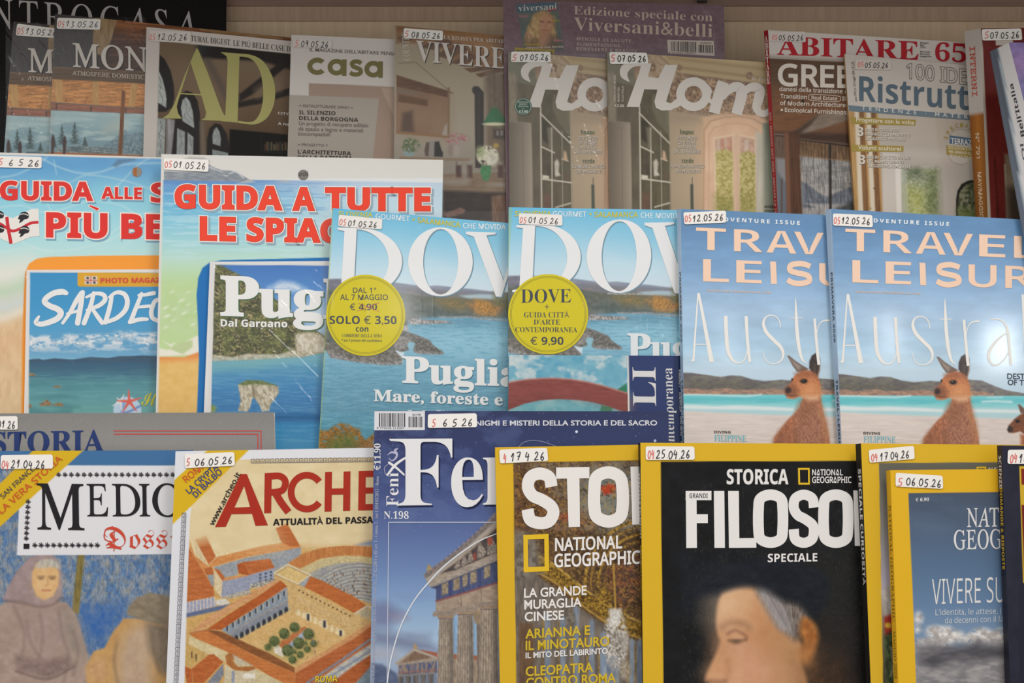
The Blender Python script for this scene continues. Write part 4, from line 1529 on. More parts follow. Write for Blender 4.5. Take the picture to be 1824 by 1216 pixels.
# ---- red-spined architecture magazine
def art_abitare(a):
    a.frame(*A4)
    a.fill('#cfc8c1')
    a.grad((0, 400), (0, 1440), [(0, '#5d4637'), (0.2, '#664c3a'), (0.4, '#7d573c'), (0.47, '#6a4a36'), (1, '#5c4334')], [(112, 392), (1100, 440), (1100, 1800), (150, 1800)], 0.5)
    a.poly([(118, 392), (700, 420), (640, 560), (120, 540)], ('#53402f', '#6b5340', 50, 8, 5), 10, 0.8)
    for k in range(9):
        a.line([(110, 430 + 55 * k), (660, 470 + 42 * k)], 3, '#4a3628', 1, 0.55)
    a.poly([(140, 580), (660, 640), (660, 770), (300, 870), (150, 890)], ('#80583c', '#6c4931', 60, 9, 6), 6, 0.8)
    a.poly([(230, 640), (245, 640), (246, 690), (231, 690)], '#33281f', 1)
    a.poly([(330, 660), (348, 662), (348, 712), (331, 710)], '#33281f', 1)
    a.poly([(300, 880), (430, 770), (640, 740), (660, 800), (330, 905)], ('#8d7d6e', '#79695b', 40, 12, 7), 2)
    a.poly([(250, 895), (300, 870), (440, 770), (400, 830), (310, 905)], '#4b3a2e', 3)
    a.poly([(150, 890), (660, 900), (680, 1000), (150, 960)], ('#4d382c', '#3c2b22', 60, 8, 4), 4)
    a.line([(150, 900), (235, 905)], 5, '#9a8f84', 1)
    a.line([(310, 940), (670, 985)], 8, '#2b2320', 1)
    a.line([(310, 930), (670, 972)], 4, '#8a7c6e', 1, 0.7)
    # left window
    a.poly([(152, 915), (222, 920), (240, 1800), (165, 1800)], ('#6d5a4c', '#5b4a3e', 10, 60, 3), 1.5)
    a.poly([(160, 1060), (226, 1065), (240, 1450), (170, 1450)], '#8b8a8c', 3, 0.9)
    a.poly([(165, 1150), (230, 1230), (240, 1450), (172, 1450)], '#5e6470', 3, 0.8)
    a.rect(192, 1200, 202, 1450, '#5b4a3c', 1)
    # post
    a.poly([(218, 890), (316, 900), (345, 1800), (242, 1800)], ('#5f4030', '#4f3426', 10, 120, 6), 1)
    a.poly([(218, 890), (242, 893), (272, 1800), (242, 1800)], '#7a5440', 2)
    # big window
    a.poly([(316, 940), (680, 990), (720, 1800), (345, 1800)], ('#7d6248', '#5f4936', 6, 90, 9, 3), 1)
    a.grad((0, 1050), (0, 1430), [(0, '#8d8a87'), (0.5, '#a09a95'), (1, '#9a9694')], [(322, 1045), (680, 1085), (700, 1480), (340, 1480)], 2)
    a.poly([(322, 1045), (680, 1085), (690, 1280), (335, 1250)], '#767676', 4, 0.6, nz=(60, 14, 5, 0.52, 0.1))
    a.poly([(330, 1215), (370, 1235), (440, 1290), (500, 1320), (580, 1285), (690, 1245), (700, 1370), (335, 1365)], ('#61666f', '#6f737b', 30, 20, 5), 2)
    a.poly([(560, 1400), (690, 1340), (700, 1480), (545, 1480)], '#46484b', 4)
    a.poly([(340, 1365), (420, 1390), (340, 1395)], '#5c616a', 2)
    a.grain([(316, 940), (680, 990), (720, 1800), (345, 1800)], 3, 120, 3, 0.3, 3)
    a.poly([(512, 960), (530, 962), (538, 1800), (520, 1800)], '#2e2824', 1)
    a.line([(322, 1045), (680, 1085)], 7, '#8b6a4b', 1.5, 0.7)


def sp_red(u, v):
    return rgb('#a3202b')


m = Mag('magazine', 'thick magazine with a red spine and red slab-serif capitals above a timber interior', 'magazine', 1,
        (1368, 53.5), (1790, 80), (1385.5, 378), (1800, 400), (1358, 52, 1720, 396), art_abitare, group='interior design magazines in the top row',
        t=0.008, mat=M_SATIN, spine=((1360.7, 55), (1379, 378)), spine_art=sp_red)
m.frame(*A4)
m.text('ABITARE', 167, 366, 1117, 402, 122, 'nb', '#b0252f', 'title_lettering', off=0.004)
m.text('650', 1228, 408, 1436, 420, 120, 'nb', '#b0252f', 'title_lettering', pre=2)
m.text('GREEN', 172, 571, 664, 588, 140, 'sr', '#d9cfc3', 'title_lettering', pre=4, off=0.028)
w = '#d3c8bb'
m.text('danesi della transizione urbana', 182, 610, 640, 628, 27, 'sr', w, pre=26, off=0.022)
m.text('Transition', 188, 658, 367, 665, 27, 'sr', w, off=0.022)
m.text('Real Estate', 398, 667, 570, 673, 24, 'sr', w, off=0.018)
m.text('Il caso', 603, 675, 626, 676, 27, 'sr', w, pre=2, off=0.022)
m.stroke([(400, 634), (570, 644), (590, 658), (570, 682), (400, 673), (380, 656)], 3.5, w, closed=True)
m.text('of Modern Architecture', 187, 704, 627, 719, 27, 'sr', w, off=0.022)
m.disc(198, 738, 8, w)
m.text('Ecological Furnishings, Milano', 218, 750, 640, 768, 27, 'sr', w, pre=23, off=0.022)
for k, t in enumerate(('Maggio', 'May', '2026', '', 'Mensile', 'Monthly', 'magazine')):
    if t:
        m.text(t, 1127, 292 + 15 * k, 1127 + 9.5 * len(t), 293 + 15 * k, 11, None, '#6b6764', off=0.012)
m.sticker([(114, 214), (358, 212), (360, 283), (112, 275)], '05', '05.05.26', (0.08, 0.24), (0.26, 0.95), white='#d3ccc5', hy=(0.14, 0.66), bw=0.07)
m.spine_text('ABITARE', 0.02, 0.20, 0.12, 0.85, 'nb', '#f0e2da', stacked=True, off=0.01)
m.spine_text('650 • MAGGIO MAY 2026 • ABITARE LA TRANSIZIONE • ARCHITETTURA DESIGN', 0.30, 0.99, 0.25, 0.7, 'sb', '#c9a59c')
m.T = (0, 0, 1)
m.done()


# ---- renovation magazine
def art_idee(a):
    a.frame(*A4)
    a.fill('#c6beb4')
    a.grad((0, 750), (0, 1440), [(0, '#bdb2a3'), (0.35, '#b9aea0'), (0.5, '#c3b6a8'), (1, '#c9bfb3')], [(640, 745), (1600, 790), (1600, 1800), (640, 1800)], 0.6)
    a.poly([(860, 1020), (1100, 1040), (1600, 1080), (1600, 1800), (860, 1800)], '#aea59b', 30, 0.8)
    a.poly([(1000, 1010), (1300, 1030), (1600, 1060), (1600, 1080), (1100, 1045)], '#cfc6ba', 12, 0.6)
    a.poly([(1230, 1150), (1600, 1090), (1600, 1800), (1250, 1800)], '#b0a79d', 10, 0.8)
    # posts at the left
    a.poly([(640, 745), (690, 748), (740, 1800), (660, 1800)], ('#bd955e', '#a9814a', 10, 80, 2), 3)
    for x0, x1 in ((716, 768), (796, 848)):
        a.poly([(x0 - 28, 745), (x0, 745), (x0 + 48, 1800), (x0 + 12, 1800)], '#d9cbb4', 2)
        a.poly([(x0, 745), (x0 + 42, 747), (x0 + 92, 1800), (x0 + 46, 1800)], ('#8c6238', '#6e4a28', 8, 90, 5), 1)
        a.poly([(x0 + 32, 747), (x0 + 46, 747), (x0 + 102, 1800), (x0 + 86, 1800)], '#b98f58', 1)
    a.dots(770, 1020, 870, 1400, 4, 4, 7, '#3d2b1c', 3, 0.8)
    a.poly([(875, 1020), (985, 1030), (1002, 1800), (880, 1800)], '#cdc3b8', 2)
    a.poly([(958, 1100), (1000, 1105), (1012, 1800), (985, 1800)], '#e2dad0', 1.5)
    # window with the garden
    a.poly([(1000, 1110), (1042, 1125), (1062, 1800), (1012, 1800)], ('#b7b8a8', '#a5a894', 10, 40, 4), 1.5)
    a.poly([(1040, 1140), (1236, 1132), (1256, 1800), (1062, 1800)], ('#77804d', '#b7b992', 15, 13, 6, 3.2), 1)
    a.poly([(1042, 1142), (1236, 1134), (1240, 1260), (1045, 1230)], ('#8a9077', '#c2c3b0', 14, 12, 11, 3.2), 12, 0.8)
    a.poly([(1045, 1270), (1150, 1290), (1160, 1480), (1060, 1480)], ('#a5a950', '#c2c381', 10, 9, 3, 3), 14, 0.8)
    a.poly([(1170, 1160), (1238, 1150), (1250, 1460), (1190, 1400)], ('#4c5836', '#7b8554', 9, 10, 9, 3), 12, 0.85)
    a.poly([(1040, 1130), (1120, 1130), (1140, 1180), (1060, 1190)], ('#3d4a33', '#6a7458', 9, 8, 4, 3), 8, 0.8)
    # arched mirror
    a.poly([(1366, 1800), (1368, 1340), (1378, 1280), (1405, 1235), (1450, 1212), (1520, 1205), (1600, 1250), (1600, 1800)], '#1b1a18', 1)
    a.poly([(1378, 1800), (1380, 1345), (1392, 1290), (1420, 1248), (1460, 1226), (1520, 1218), (1600, 1260), (1600, 1800)], ('#3f4632', '#87866c', 18, 16, 4, 3), 1)
    a.poly([(1378, 1400), (1600, 1400), (1600, 1800), (1378, 1800)], ('#5e6b35', '#7c8450', 16, 10, 4, 3), 8, 0.7)
    a.ell(1400, 985, 100, 118, '#c9c0b4', 1.2, 0.6)


m = Mag('magazine', 'pale renovation magazine with slate-blue title letters and an arched mirror on its cover', 'magazine', 1,
        (1504.5, 96), (1850, 128), (1523, 376), (1868, 400), (1502, 94, 1765, 396), art_idee, group='interior design magazines in the top row', t=0.0045, mat=M_GLOSS)
m.frame(*A4)
m.text('100 IDEE', 1037, 524, 1440, 566, 98, 'sr', '#c6beb4', 'title_lettering', pre=7, off=0.004, outline=[(0.03, '#55514e')])
m.text('Ristrutturare', 718, 676, 1452, 738, 166, 'sb', '#586976', 'title_lettering', pre=8)
m.quad([(645, 706), (1600, 784), (1600, 818), (650, 745)], '#6d7d87', 'title_lettering', 0.5)
m.text('TENDENZE · MATERIALI', 735, 737, 1448, 797, 25, None, '#cfd0cd', pre=16, space=2.0, off=0.014)
m.text('anno XVII | n. 132 maggio 2026 | € 3,50', 703, 680, 680, 415, 14, None, '#6f6a64', up=(-15, 0), off=0.012)
for q, t, b in (([(662, 786), (1098, 803), (1095, 843), (666, 832)], 'Progettare con le volte', (698, 815, 1086, 836)), ([(664, 970), (1016, 980), (1014, 1019), (668, 1016)], 'Volumi scultorei', (709, 1002, 998, 1012))):
    m.quad(q, '#a28d45', 'caption_band', 0.6)
    m.text(t, *b, 28, None, '#e0d8c6', 'caption_band', 1.2, off=0.01)
for n, x, y in (('3', 704, 912), ('3', 716, 1100)):
    m.text(n, x, y, x + 42, y, 60, 'sb', '#d9d2c6', shadow=(3, 3, '#7b7267'))
for t, x0, y0, x1, y1 in (('SPAZI IN CUI L\'ARCO', 757, 880, 985, 884), ('DEFINISCE GLI AMBIENTI E', 757, 907, 1055, 918), ('SUGGERISCE PERCORSI', 760, 938, 1027, 945),
                          ('IDEE IN CUI LE VENATURE', 768, 1063, 1057, 1069), ('DEL MARMO CREANO', 774, 1093, 1013, 1098), ('SUGGESTIVE ATMOSFERE', 778, 1121, 1063, 1130)):
    m.text(t, x0, y0, x1, y1, 21, None, '#ddd5c9', off=0.012, shadow=(3, 3, '#857a6d'))
m.ring(1400, 985, 98, 1.5, '#8d8577', 'round_badge', 0.8, ry=118)
for k, ch in enumerate('SPECIALE'):
    a_ = math.radians(-158 + k * 17)
    cx, cy = 1405 + 100 * math.cos(a_), 975 + 122 * math.sin(a_)
    ux, uy = math.cos(a_), math.sin(a_)
    tx, ty = -uy, ux
    m.text(ch, cx - tx * 9, cy - ty * 9, cx + tx * 9, cy + ty * 9, 28, None, '#a48f47', 'round_badge', 1, up=(ux * 28, uy * 28), off=0.008)
m.quad([(1326, 908), (1600, 946), (1600, 990), (1322, 962)], '#5c7288', 'round_badge', 0.9)
m.text('TERRAZZI', 1334, 962, 1474, 976, 36, None, '#dfdcd4', 'round_badge', 1.2, pre=6, off=0.012)
m.quad([(1306, 974), (1600, 1006), (1600, 1086), (1304, 1036)], '#a28d45', 'round_badge', 0.9)
for k, t in enumerate(('SOLUZIONI E PRODOTTI', 'PER AMBIENTI OUTDOOR', 'STUDIATI SU MISURA')):
    m.text(t, 1316 + 4 * k, 998 + 28 * k, 1475, 1012 + 29 * k, 19, None, '#e0d8c6', 'round_badge', 1.2, pre=(14, 15, 14)[k], off=0.01)
m.sticker([(690, 398), (935, 402), (932, 470), (690, 465)], '05', '05.05.26', (0.07, 0.25), (0.27, 0.93), white='#cdc5bb', hy=(0.2, 0.72), bw=0.07)
m.T = (0, 0, 1)
m.done()


# ---- very thick magazine with the orange spine
def art_interni(a):
    a.frame(*E8)
    a.fill('#b3a999')
    a.grad((130, 0), (165, 0), [(0, '#c2b8ac'), (1, '#b3a999')], [(120, 40), (150, 40), (176, 830), (150, 830)], 1)
    a.poly([(130, 40), (420, 40), (420, 600), (208, 600), (150, 230)], '#6d2a25', 0.6)
    a.poly([(136, 40), (330, 40), (330, 200), (205, 200), (237, 830), (172, 830)], ('#722b27', '#672420', 30, 60, 3), 0.6)
    a.poly([(228, 560), (420, 560), (420, 1000), (240, 1000)], ('#7d6f5d', '#8d7f6b', 20, 30, 4), 3)
    a.poly([(240, 700), (420, 640), (420, 1000), (246, 1000)], '#332a24', 8, 0.8)
    a.poly([(192, 92), (262, 92), (262, 116), (192, 116)], '#c9c0b6', 0.6)


def sp_interni(u, v):
    # white head, then orange turning browner towards the back
    if v < 0.31:
        return rgb('#c9c3bb')
    k = min(1, (v - 0.31) / 0.4)
    a_, b_ = rgb('#a8662c'), rgb('#b8742e')
    e = abs(u - 0.55) * 1.3
    c = b_ * (1 - e) + rgb('#7a4a26') * e
    return c * (1 - 0.15 * k)


m = Mag('magazine', 'very thick dark-red magazine with a white and orange spine in the top row', 'magazine', 1,
        (1746, 50.5), (2080, 47), (1759.5, 388), (2090, 400), (1716, 48, 1824, 396), art_interni, group='interior design magazines in the top row',
        t=0.019, dy=0.017, mat=M_SATIN, spine=((1718, 56), (1738, 388)), spine_art=sp_interni)
m.spine_text('INTERNI', 0.06, 0.245, 0.28, 0.62, 'mono', '#c45a48', off=0.012)
m.spine_text('N° 791', 0.38, 0.47, 0.36, 0.62, 'sr', '#dccbb4', off=0.012)
m.spine_text('MAY/MAGGIO 2026', 0.52, 0.755, 0.36, 0.64, 'sr', '#dccbb4', off=0.012)
m.spine_text('Inaugural Guest', 0.82, 1.08, 0.36, 0.66, 'sr', '#dccbb4', off=0.02)
m.frame(*E8)
m.text('INTERVENTI DI ARCHITETTURA E DESIGN', 205, 820, 190, 570, 7, 'sb', '#46201c', up=(-8, 0))
m.frame(*A4)
m.sticker([(1540, 196), (1806, 190), (1813, 268), (1545, 272)], '5', '07.05.26', (0.05, 0.2), (0.2, 0.95), bw=0.07)
m.T = (0, 0, 1)
m.done()
# ================================================================== MIDDLE ROW
# ---- holiday guide card with the orange panel
def art_sard(a):
    a.frame(*B1)
    a.grad((0, 60), (0, 1300), [(0, '#6fa8d2'), (0.1, '#7bb7d8'), (0.25, '#8ccbdd'), (0.4, '#a3d6df'), (0.55, '#b6dcdc'), (0.68, '#d3dcd2'), (1, '#dcc3a0')])
    a.poly([(-300, 850), (60, 830), (200, 800), (200, 900), (80, 960), (-300, 1010)], '#e3e0d3', 30, 0.9)
    a.poly([(-300, 1030), (60, 980), (200, 930), (200, 1010), (60, 1070), (-300, 1090)], '#b7cfb4', 14, 0.9)
    a.poly([(-300, 1110), (60, 1080), (200, 1030), (200, 1130), (60, 1180), (-300, 1240)], '#c9d2cf', 12, 0.9)
    a.poly([(-300, 1255), (40, 1200), (210, 1125), (210, 1170), (60, 1240), (-300, 1300)], '#e6ded0', 8, 0.9)
    a.poly([(-300, 1310), (50, 1245), (250, 1160), (250, 2400), (-300, 2400)], ('#dfc39b', '#d2b189', 30, 60, 4), 10)
    a.poly([(-300, 1400), (250, 1300), (250, 1420), (-300, 1480)], '#dba97f', 30, 0.5)
    a.poly([(-300, 60), (450, 80), (700, 130), (500, 210), (100, 230), (-300, 200)], '#4f8fc6', 40, 0.7)
    a.poly([(650, 80), (1200, 100), (1200, 230), (900, 200), (700, 130)], '#5b93c8', 30, 0.6)
    lt = '#d5e6e2'
    for P, w in (([(300, 90), (420, 150), (560, 190), (700, 185), (880, 130), (1150, 120)], 9), ([(-50, 230), (120, 200), (260, 130), (330, 80)], 7), ([(280, 240), (480, 260), (620, 205), (900, 250), (1130, 330)], 6),
                 ([(780, 320), (860, 250), (980, 130), (1050, 90)], 6), ([(-40, 440), (150, 420), (330, 470), (520, 420), (640, 380)], 6), ([(700, 390), (860, 420), (980, 480), (1150, 440)], 6),
                 ([(40, 600), (200, 700), (420, 740), (700, 690), (900, 600)], 5), ([(-40, 760), (200, 720), (380, 760)], 5), ([(330, 400), (380, 520), (330, 620)], 5), ([(760, 640), (900, 540), (1080, 560)], 6),
                 ([(860, 720), (980, 640), (1140, 660)], 5), ([(380, 100), (400, 200)], 4)):
        a.line(P, w, lt, 2.0, 0.55, smooth=True)
    # wet smudge at the top edge
    a.poly([(790, 140), (830, 95), (950, 85), (960, 100), (870, 120), (820, 150)], '#5c6f86', 2, 0.6)
    a.poly([(150, 2300), (155, 1400), (170, 1000), (178, 890), (205, 830), (260, 795), (340, 783), (700, 774), (1400, 770), (1400, 2300)], '#f19a38', 0.7)
    a.line([(-400, 45), (1300, 84)], 20, '#dcd8d0', 0.5)


m = Mag('guide_pack', 'blue guide card with an orange panel and beach booklet, far left of middle row', 'travel guide', 2,
        (-70, 269.5), (560, 288), (-100, 735), (560, 735), (0, 268, 292, 740), art_sard, group='travel guides on hanging cards', t=0.0015, mat=M_MATT, pages=False, back='#d9cfbf', dy=0.0)
card = m
RED = '#dd3a35'
m.frame(*B1)
sh, ol = (10, 12, '#7fa5bd'), [(0.036, '#ece3d8')]
m.text('GUIDA', -2, 377, 660, 385, 128, 'sb', RED, 'title_lettering', off=0.026, shadow=sh, outline=ol)
m.text('ALLE', 715, 370, 1003, 375, 80, 'sb', RED, 'title_lettering', off=0.026, shadow=sh, outline=ol)
m.text('SPIAGGE', 1064, 392, 1190, 394, 130, 'sb', RED, 'title_lettering', pre=1, off=0.026, shadow=sh, outline=ol)
m.text('PIU', 324, 640, 760, 648, 168, 'sb', RED, 'title_lettering', off=0.026, shadow=sh, outline=ol)
m.poly([(622, 428), (628, 410), (712, 440), (688, 462)], '#ece3d8', 'title_lettering', 0.8)
m.poly([(629, 424), (635, 416), (702, 440), (686, 456)], RED, 'title_lettering', 1)
m.text('BELLE', 856, 650, 1150, 655, 168, 'sb', RED, 'title_lettering', pre=2, off=0.026, shadow=sh, outline=ol)
# waving flag: red cross and four dark heads with white bands
m.poly([(-60, 470), (-20, 455), (40, 490), (90, 510), (150, 480), (220, 445), (272, 442), (280, 635), (220, 640), (150, 670), (95, 692), (40, 670), (-20, 640), (-60, 645)], '#e6e1da', 'island_flag', 0.6)
m.stroke([(-60, 555), (-10, 545), (50, 580), (90, 600), (150, 580), (215, 545), (272, 538)], 20, '#c8323a', 'island_flag', 1, cap='')
m.stroke([(48, 500), (58, 580), (78, 688)], 24, '#c8323a', 'island_flag', 1, cap='')
for cx, cy in ((168, 505), (172, 605), (-8, 500), (-6, 600)):
    m.poly([(cx - 34, cy - 10), (cx - 20, cy - 34), (cx + 8, cy - 42), (cx + 30, cy - 30), (cx + 36, cy - 8), (cx + 26, cy + 8), (cx + 4, cy + 14), (cx - 14, cy + 30), (cx - 34, cy + 38), (cx - 26, cy + 16), (cx - 40, cy + 10)],
           '#2f2d33', 'island_flag', 1.1, smooth=True)
    m.stroke([(cx - 26, cy - 22), (cx + 2, cy - 26), (cx + 30, cy - 16)], 6, '#d9d4ce', 'island_flag', 1.4)
m.disc(967, 183, 36, '#8f8a82', 'punch_hole', 0.5)
m.poly([(940, 160), (966, 148), (966, 218), (945, 208)], '#a5683c', 'punch_hole', 0.8)
m.sticker([(-40, 70), (296, 76), (293, 157), (-42, 150)], '5', '6 5 26', (0.09, 0.2), (0.3, 0.97), bw=0.07)


def art_sardbook(a):
    a.frame(*E5)
    a.fill('#e2dedb')
    pic = [(231, 108), (1500, 112), (1500, 1700), (217, 1700)]
    a.clip(pic)
    a.grad((0, 110), (0, 800), [(0, '#2f8fc6'), (0.4, '#3c98cc'), (0.65, '#4ba2d0'), (0.8, '#68aed2'), (1, '#82bad4')], pic, 0.5)
    a.poly([(222, 570), (400, 560), (640, 540), (900, 520), (1300, 540), (1300, 750), (222, 750)], '#5b9cc8', 12, 0.7)
    a.poly([(222, 600), (700, 590), (1300, 570), (1300, 720), (222, 725)], '#d9dfe4', 3, 1, nz=(70, 26, 9, 0.53, 0.07))
    for x, y, rx, ry in ((540, 630, 60, 42), (640, 660, 75, 34), (450, 655, 70, 24), (285, 670, 60, 34), (820, 630, 70, 22), (1120, 630, 70, 24), (920, 600, 45, 36), (1010, 600, 50, 34), (320, 700, 40, 12), (1150, 720, 40, 8), (620, 722, 40, 7), (240, 630, 30, 24)):
        a.ell(x, y, rx, ry, ('#f0efec', '#a9bccd', 20, 16, 3, 3), 4, 0.9, nz=(24, 18, 5, 0.4, 0.08))
    a.poly([(222, 690), (1300, 680), (1300, 745), (222, 755)], '#6fa6c9', 6, 0.55)
    a.poly([(218, 785), (250, 778), (300, 775), (330, 785), (420, 772), (480, 776), (560, 782), (700, 762), (770, 766), (840, 770), (920, 756), (1020, 755), (1100, 750), (1300, 758), (1300, 800), (218, 806)], ('#2e4c66', '#3c5a70', 30, 8, 3), 0.8)
    a.grad((0, 795), (0, 1200), [(0, '#2d5673'), (0.15, '#38687f'), (0.3, '#46808f'), (0.5, '#54939d'), (0.75, '#5f9da3'), (1, '#6aa8a4')], [(218, 800), (1500, 794), (1500, 1700), (217, 1700)], 1)
    a.poly([(218, 800), (1300, 794), (1300, 930), (218, 930)], '#2a5a7d', 3, 0.5, nz=(160, 6, 4, 0.5, 0.12))
    a.poly([(218, 900), (1300, 900), (1300, 1250), (218, 1250)], '#78b4b0', 4, 0.3, nz=(180, 10, 8, 0.55, 0.1))
    for q in ([(218, 960), (400, 975), (240, 990)], [(370, 940), (600, 945), (420, 950)], [(440, 1000), (560, 985), (700, 998), (520, 1020)], [(730, 983), (850, 980), (780, 988)], [(990, 958), (1090, 958), (1030, 966)],
              [(218, 1080), (480, 1050), (600, 1075), (380, 1090)], [(350, 1130), (520, 1125), (620, 1150), (480, 1165)], [(218, 1140), (380, 1180), (560, 1160), (560, 1230), (218, 1230)]):
        a.poly(q, '#3f7f86', 5, 0.7)
    rock = ('#7a5f42', '#a88a60', 9, 7, 4, 3)
    for q in ([(405, 998), (420, 985), (450, 982), (480, 994), (470, 1000)], [(300, 1130), (335, 1112), (350, 1095), (368, 1092), (385, 1110), (410, 1132), (380, 1140), (310, 1140)], [(408, 1136), (430, 1118), (470, 1116), (496, 1136), (480, 1145)],
              [(216, 908), (225, 888), (262, 890), (280, 908)], [(214, 1155), (220, 1122), (244, 1130), (244, 1150), (228, 1160)]):
        a.poly(q, rock, 1)
    a.poly([(600, 110), (1500, 112), (1500, 218), (612, 218), (600, 205)], '#e0a51f', 0.6)
    a.rect(655, 138, 752, 200, '#e3dfd6', 0.6)
    a.rect(699, 138, 706, 200, '#cf4a3c', 0.6)
    a.rect(655, 166, 752, 173, '#cf4a3c', 0.6)
    for x, y in ((678, 152), (730, 152), (678, 187), (730, 187)):
        a.ell(x, y, 11, 9, '#2e2c30', 1)
    a.ell(985, 1175, 108, 106, '#bfd5ea', 0.8)
    a.line([(960, 1100), (955, 1160), (940, 1200)], 26, '#7ba0d6', 1, 0.8)
    a.line([(1085, 1140), (1010, 1180), (960, 1196)], 18, '#5f82c2', 1, 0.8)
    for tx, ty in ((960, 1052), (905, 1076), (870, 1140), (945, 1180), (985, 1090)):
        a.line([(930, 1108), (tx, ty)], 16, '#e9e6e0', 0.8, w2=5)
    for tx, ty in ((994, 1018), (1088, 1080), (1055, 1180), (950, 1185), (905, 1100)):
        a.line([(1000, 1106), (tx, ty)], 26, '#e0604c', 0.8, w2=8)


b = Mag('', '', '', 2, (47.5, 480.5), (420, 479), (43, 736), (420, 736), (44, 478, 292, 740), art_sardbook, root=card, part='booklet', t=0.004, mat=M_GLOSS,
        follow=(card, 0.0046), fixed_bottom=860)
b.frame(*E5)
W = '#eceae8'
P = 'title_lettering'
b.text('PHOTO MAGAZINE', 776, 190, 1205, 187, 38, 'sb', '#d9503a', P, pre=10, off=0.02)
b.stroke([(512, 268), (480, 258), (420, 268), (365, 300), (345, 335), (385, 368), (440, 390), (470, 420), (450, 460), (390, 490), (320, 508), (278, 495), (300, 450)], [34, 46, 44, 42, 44, 44, 46, 48, 46, 44, 40, 36, 20], W, P)
b.stroke([(485, 500), (540, 420), (590, 330), (632, 268)], [24, 30, 38, 40], W, P)
b.stroke([(640, 262), (625, 360), (600, 500)], [34, 40, 42], W, P)
b.stroke([(520, 428), (618, 402)], [20, 26], W, P)
b.stroke([(725, 268), (700, 370), (650, 500)], [30, 36, 38], W, P)
b.stroke([(668, 300), (740, 272), (800, 282), (812, 320), (770, 362), (690, 395), (672, 400)], [20, 28, 34, 36, 34, 26, 20], W, P)
b.stroke([(715, 392), (755, 450), (790, 498)], [26, 34, 34], W, P)
b.stroke([(865, 285), (848, 380), (815, 495)], [30, 36, 36], W, P)
b.stroke([(845, 300), (900, 264), (960, 276), (985, 330), (968, 400), (905, 460), (830, 490), (812, 495)], [20, 30, 36, 38, 38, 34, 30, 26], W, P)
b.stroke([(1190, 268), (1130, 280), (1075, 286)], [34, 28, 24], W, P)
b.stroke([(1095, 275), (1055, 375), (1010, 490)], [30, 34, 36], W, P)
b.stroke([(1060, 378), (1155, 368)], [22, 26], W, P)
b.stroke([(1005, 492), (1080, 472), (1138, 470)], [34, 32, 26], W, P)
b.stroke([(1240, 320), (1200, 330), (1172, 400), (1180, 460), (1240, 490)], [26, 34, 36, 34, 30], W, P)
b.text('Il mare', 1092, 1138, 1182, 1138, 98, 'scr', '#cfc534', 'cover_lettering', pre=1)
b.T = (0, 0, 1)
b.wrap(seed=41, box=(45, 480, 280, 736), strength=3, ang=52)
b.done()
m.done()


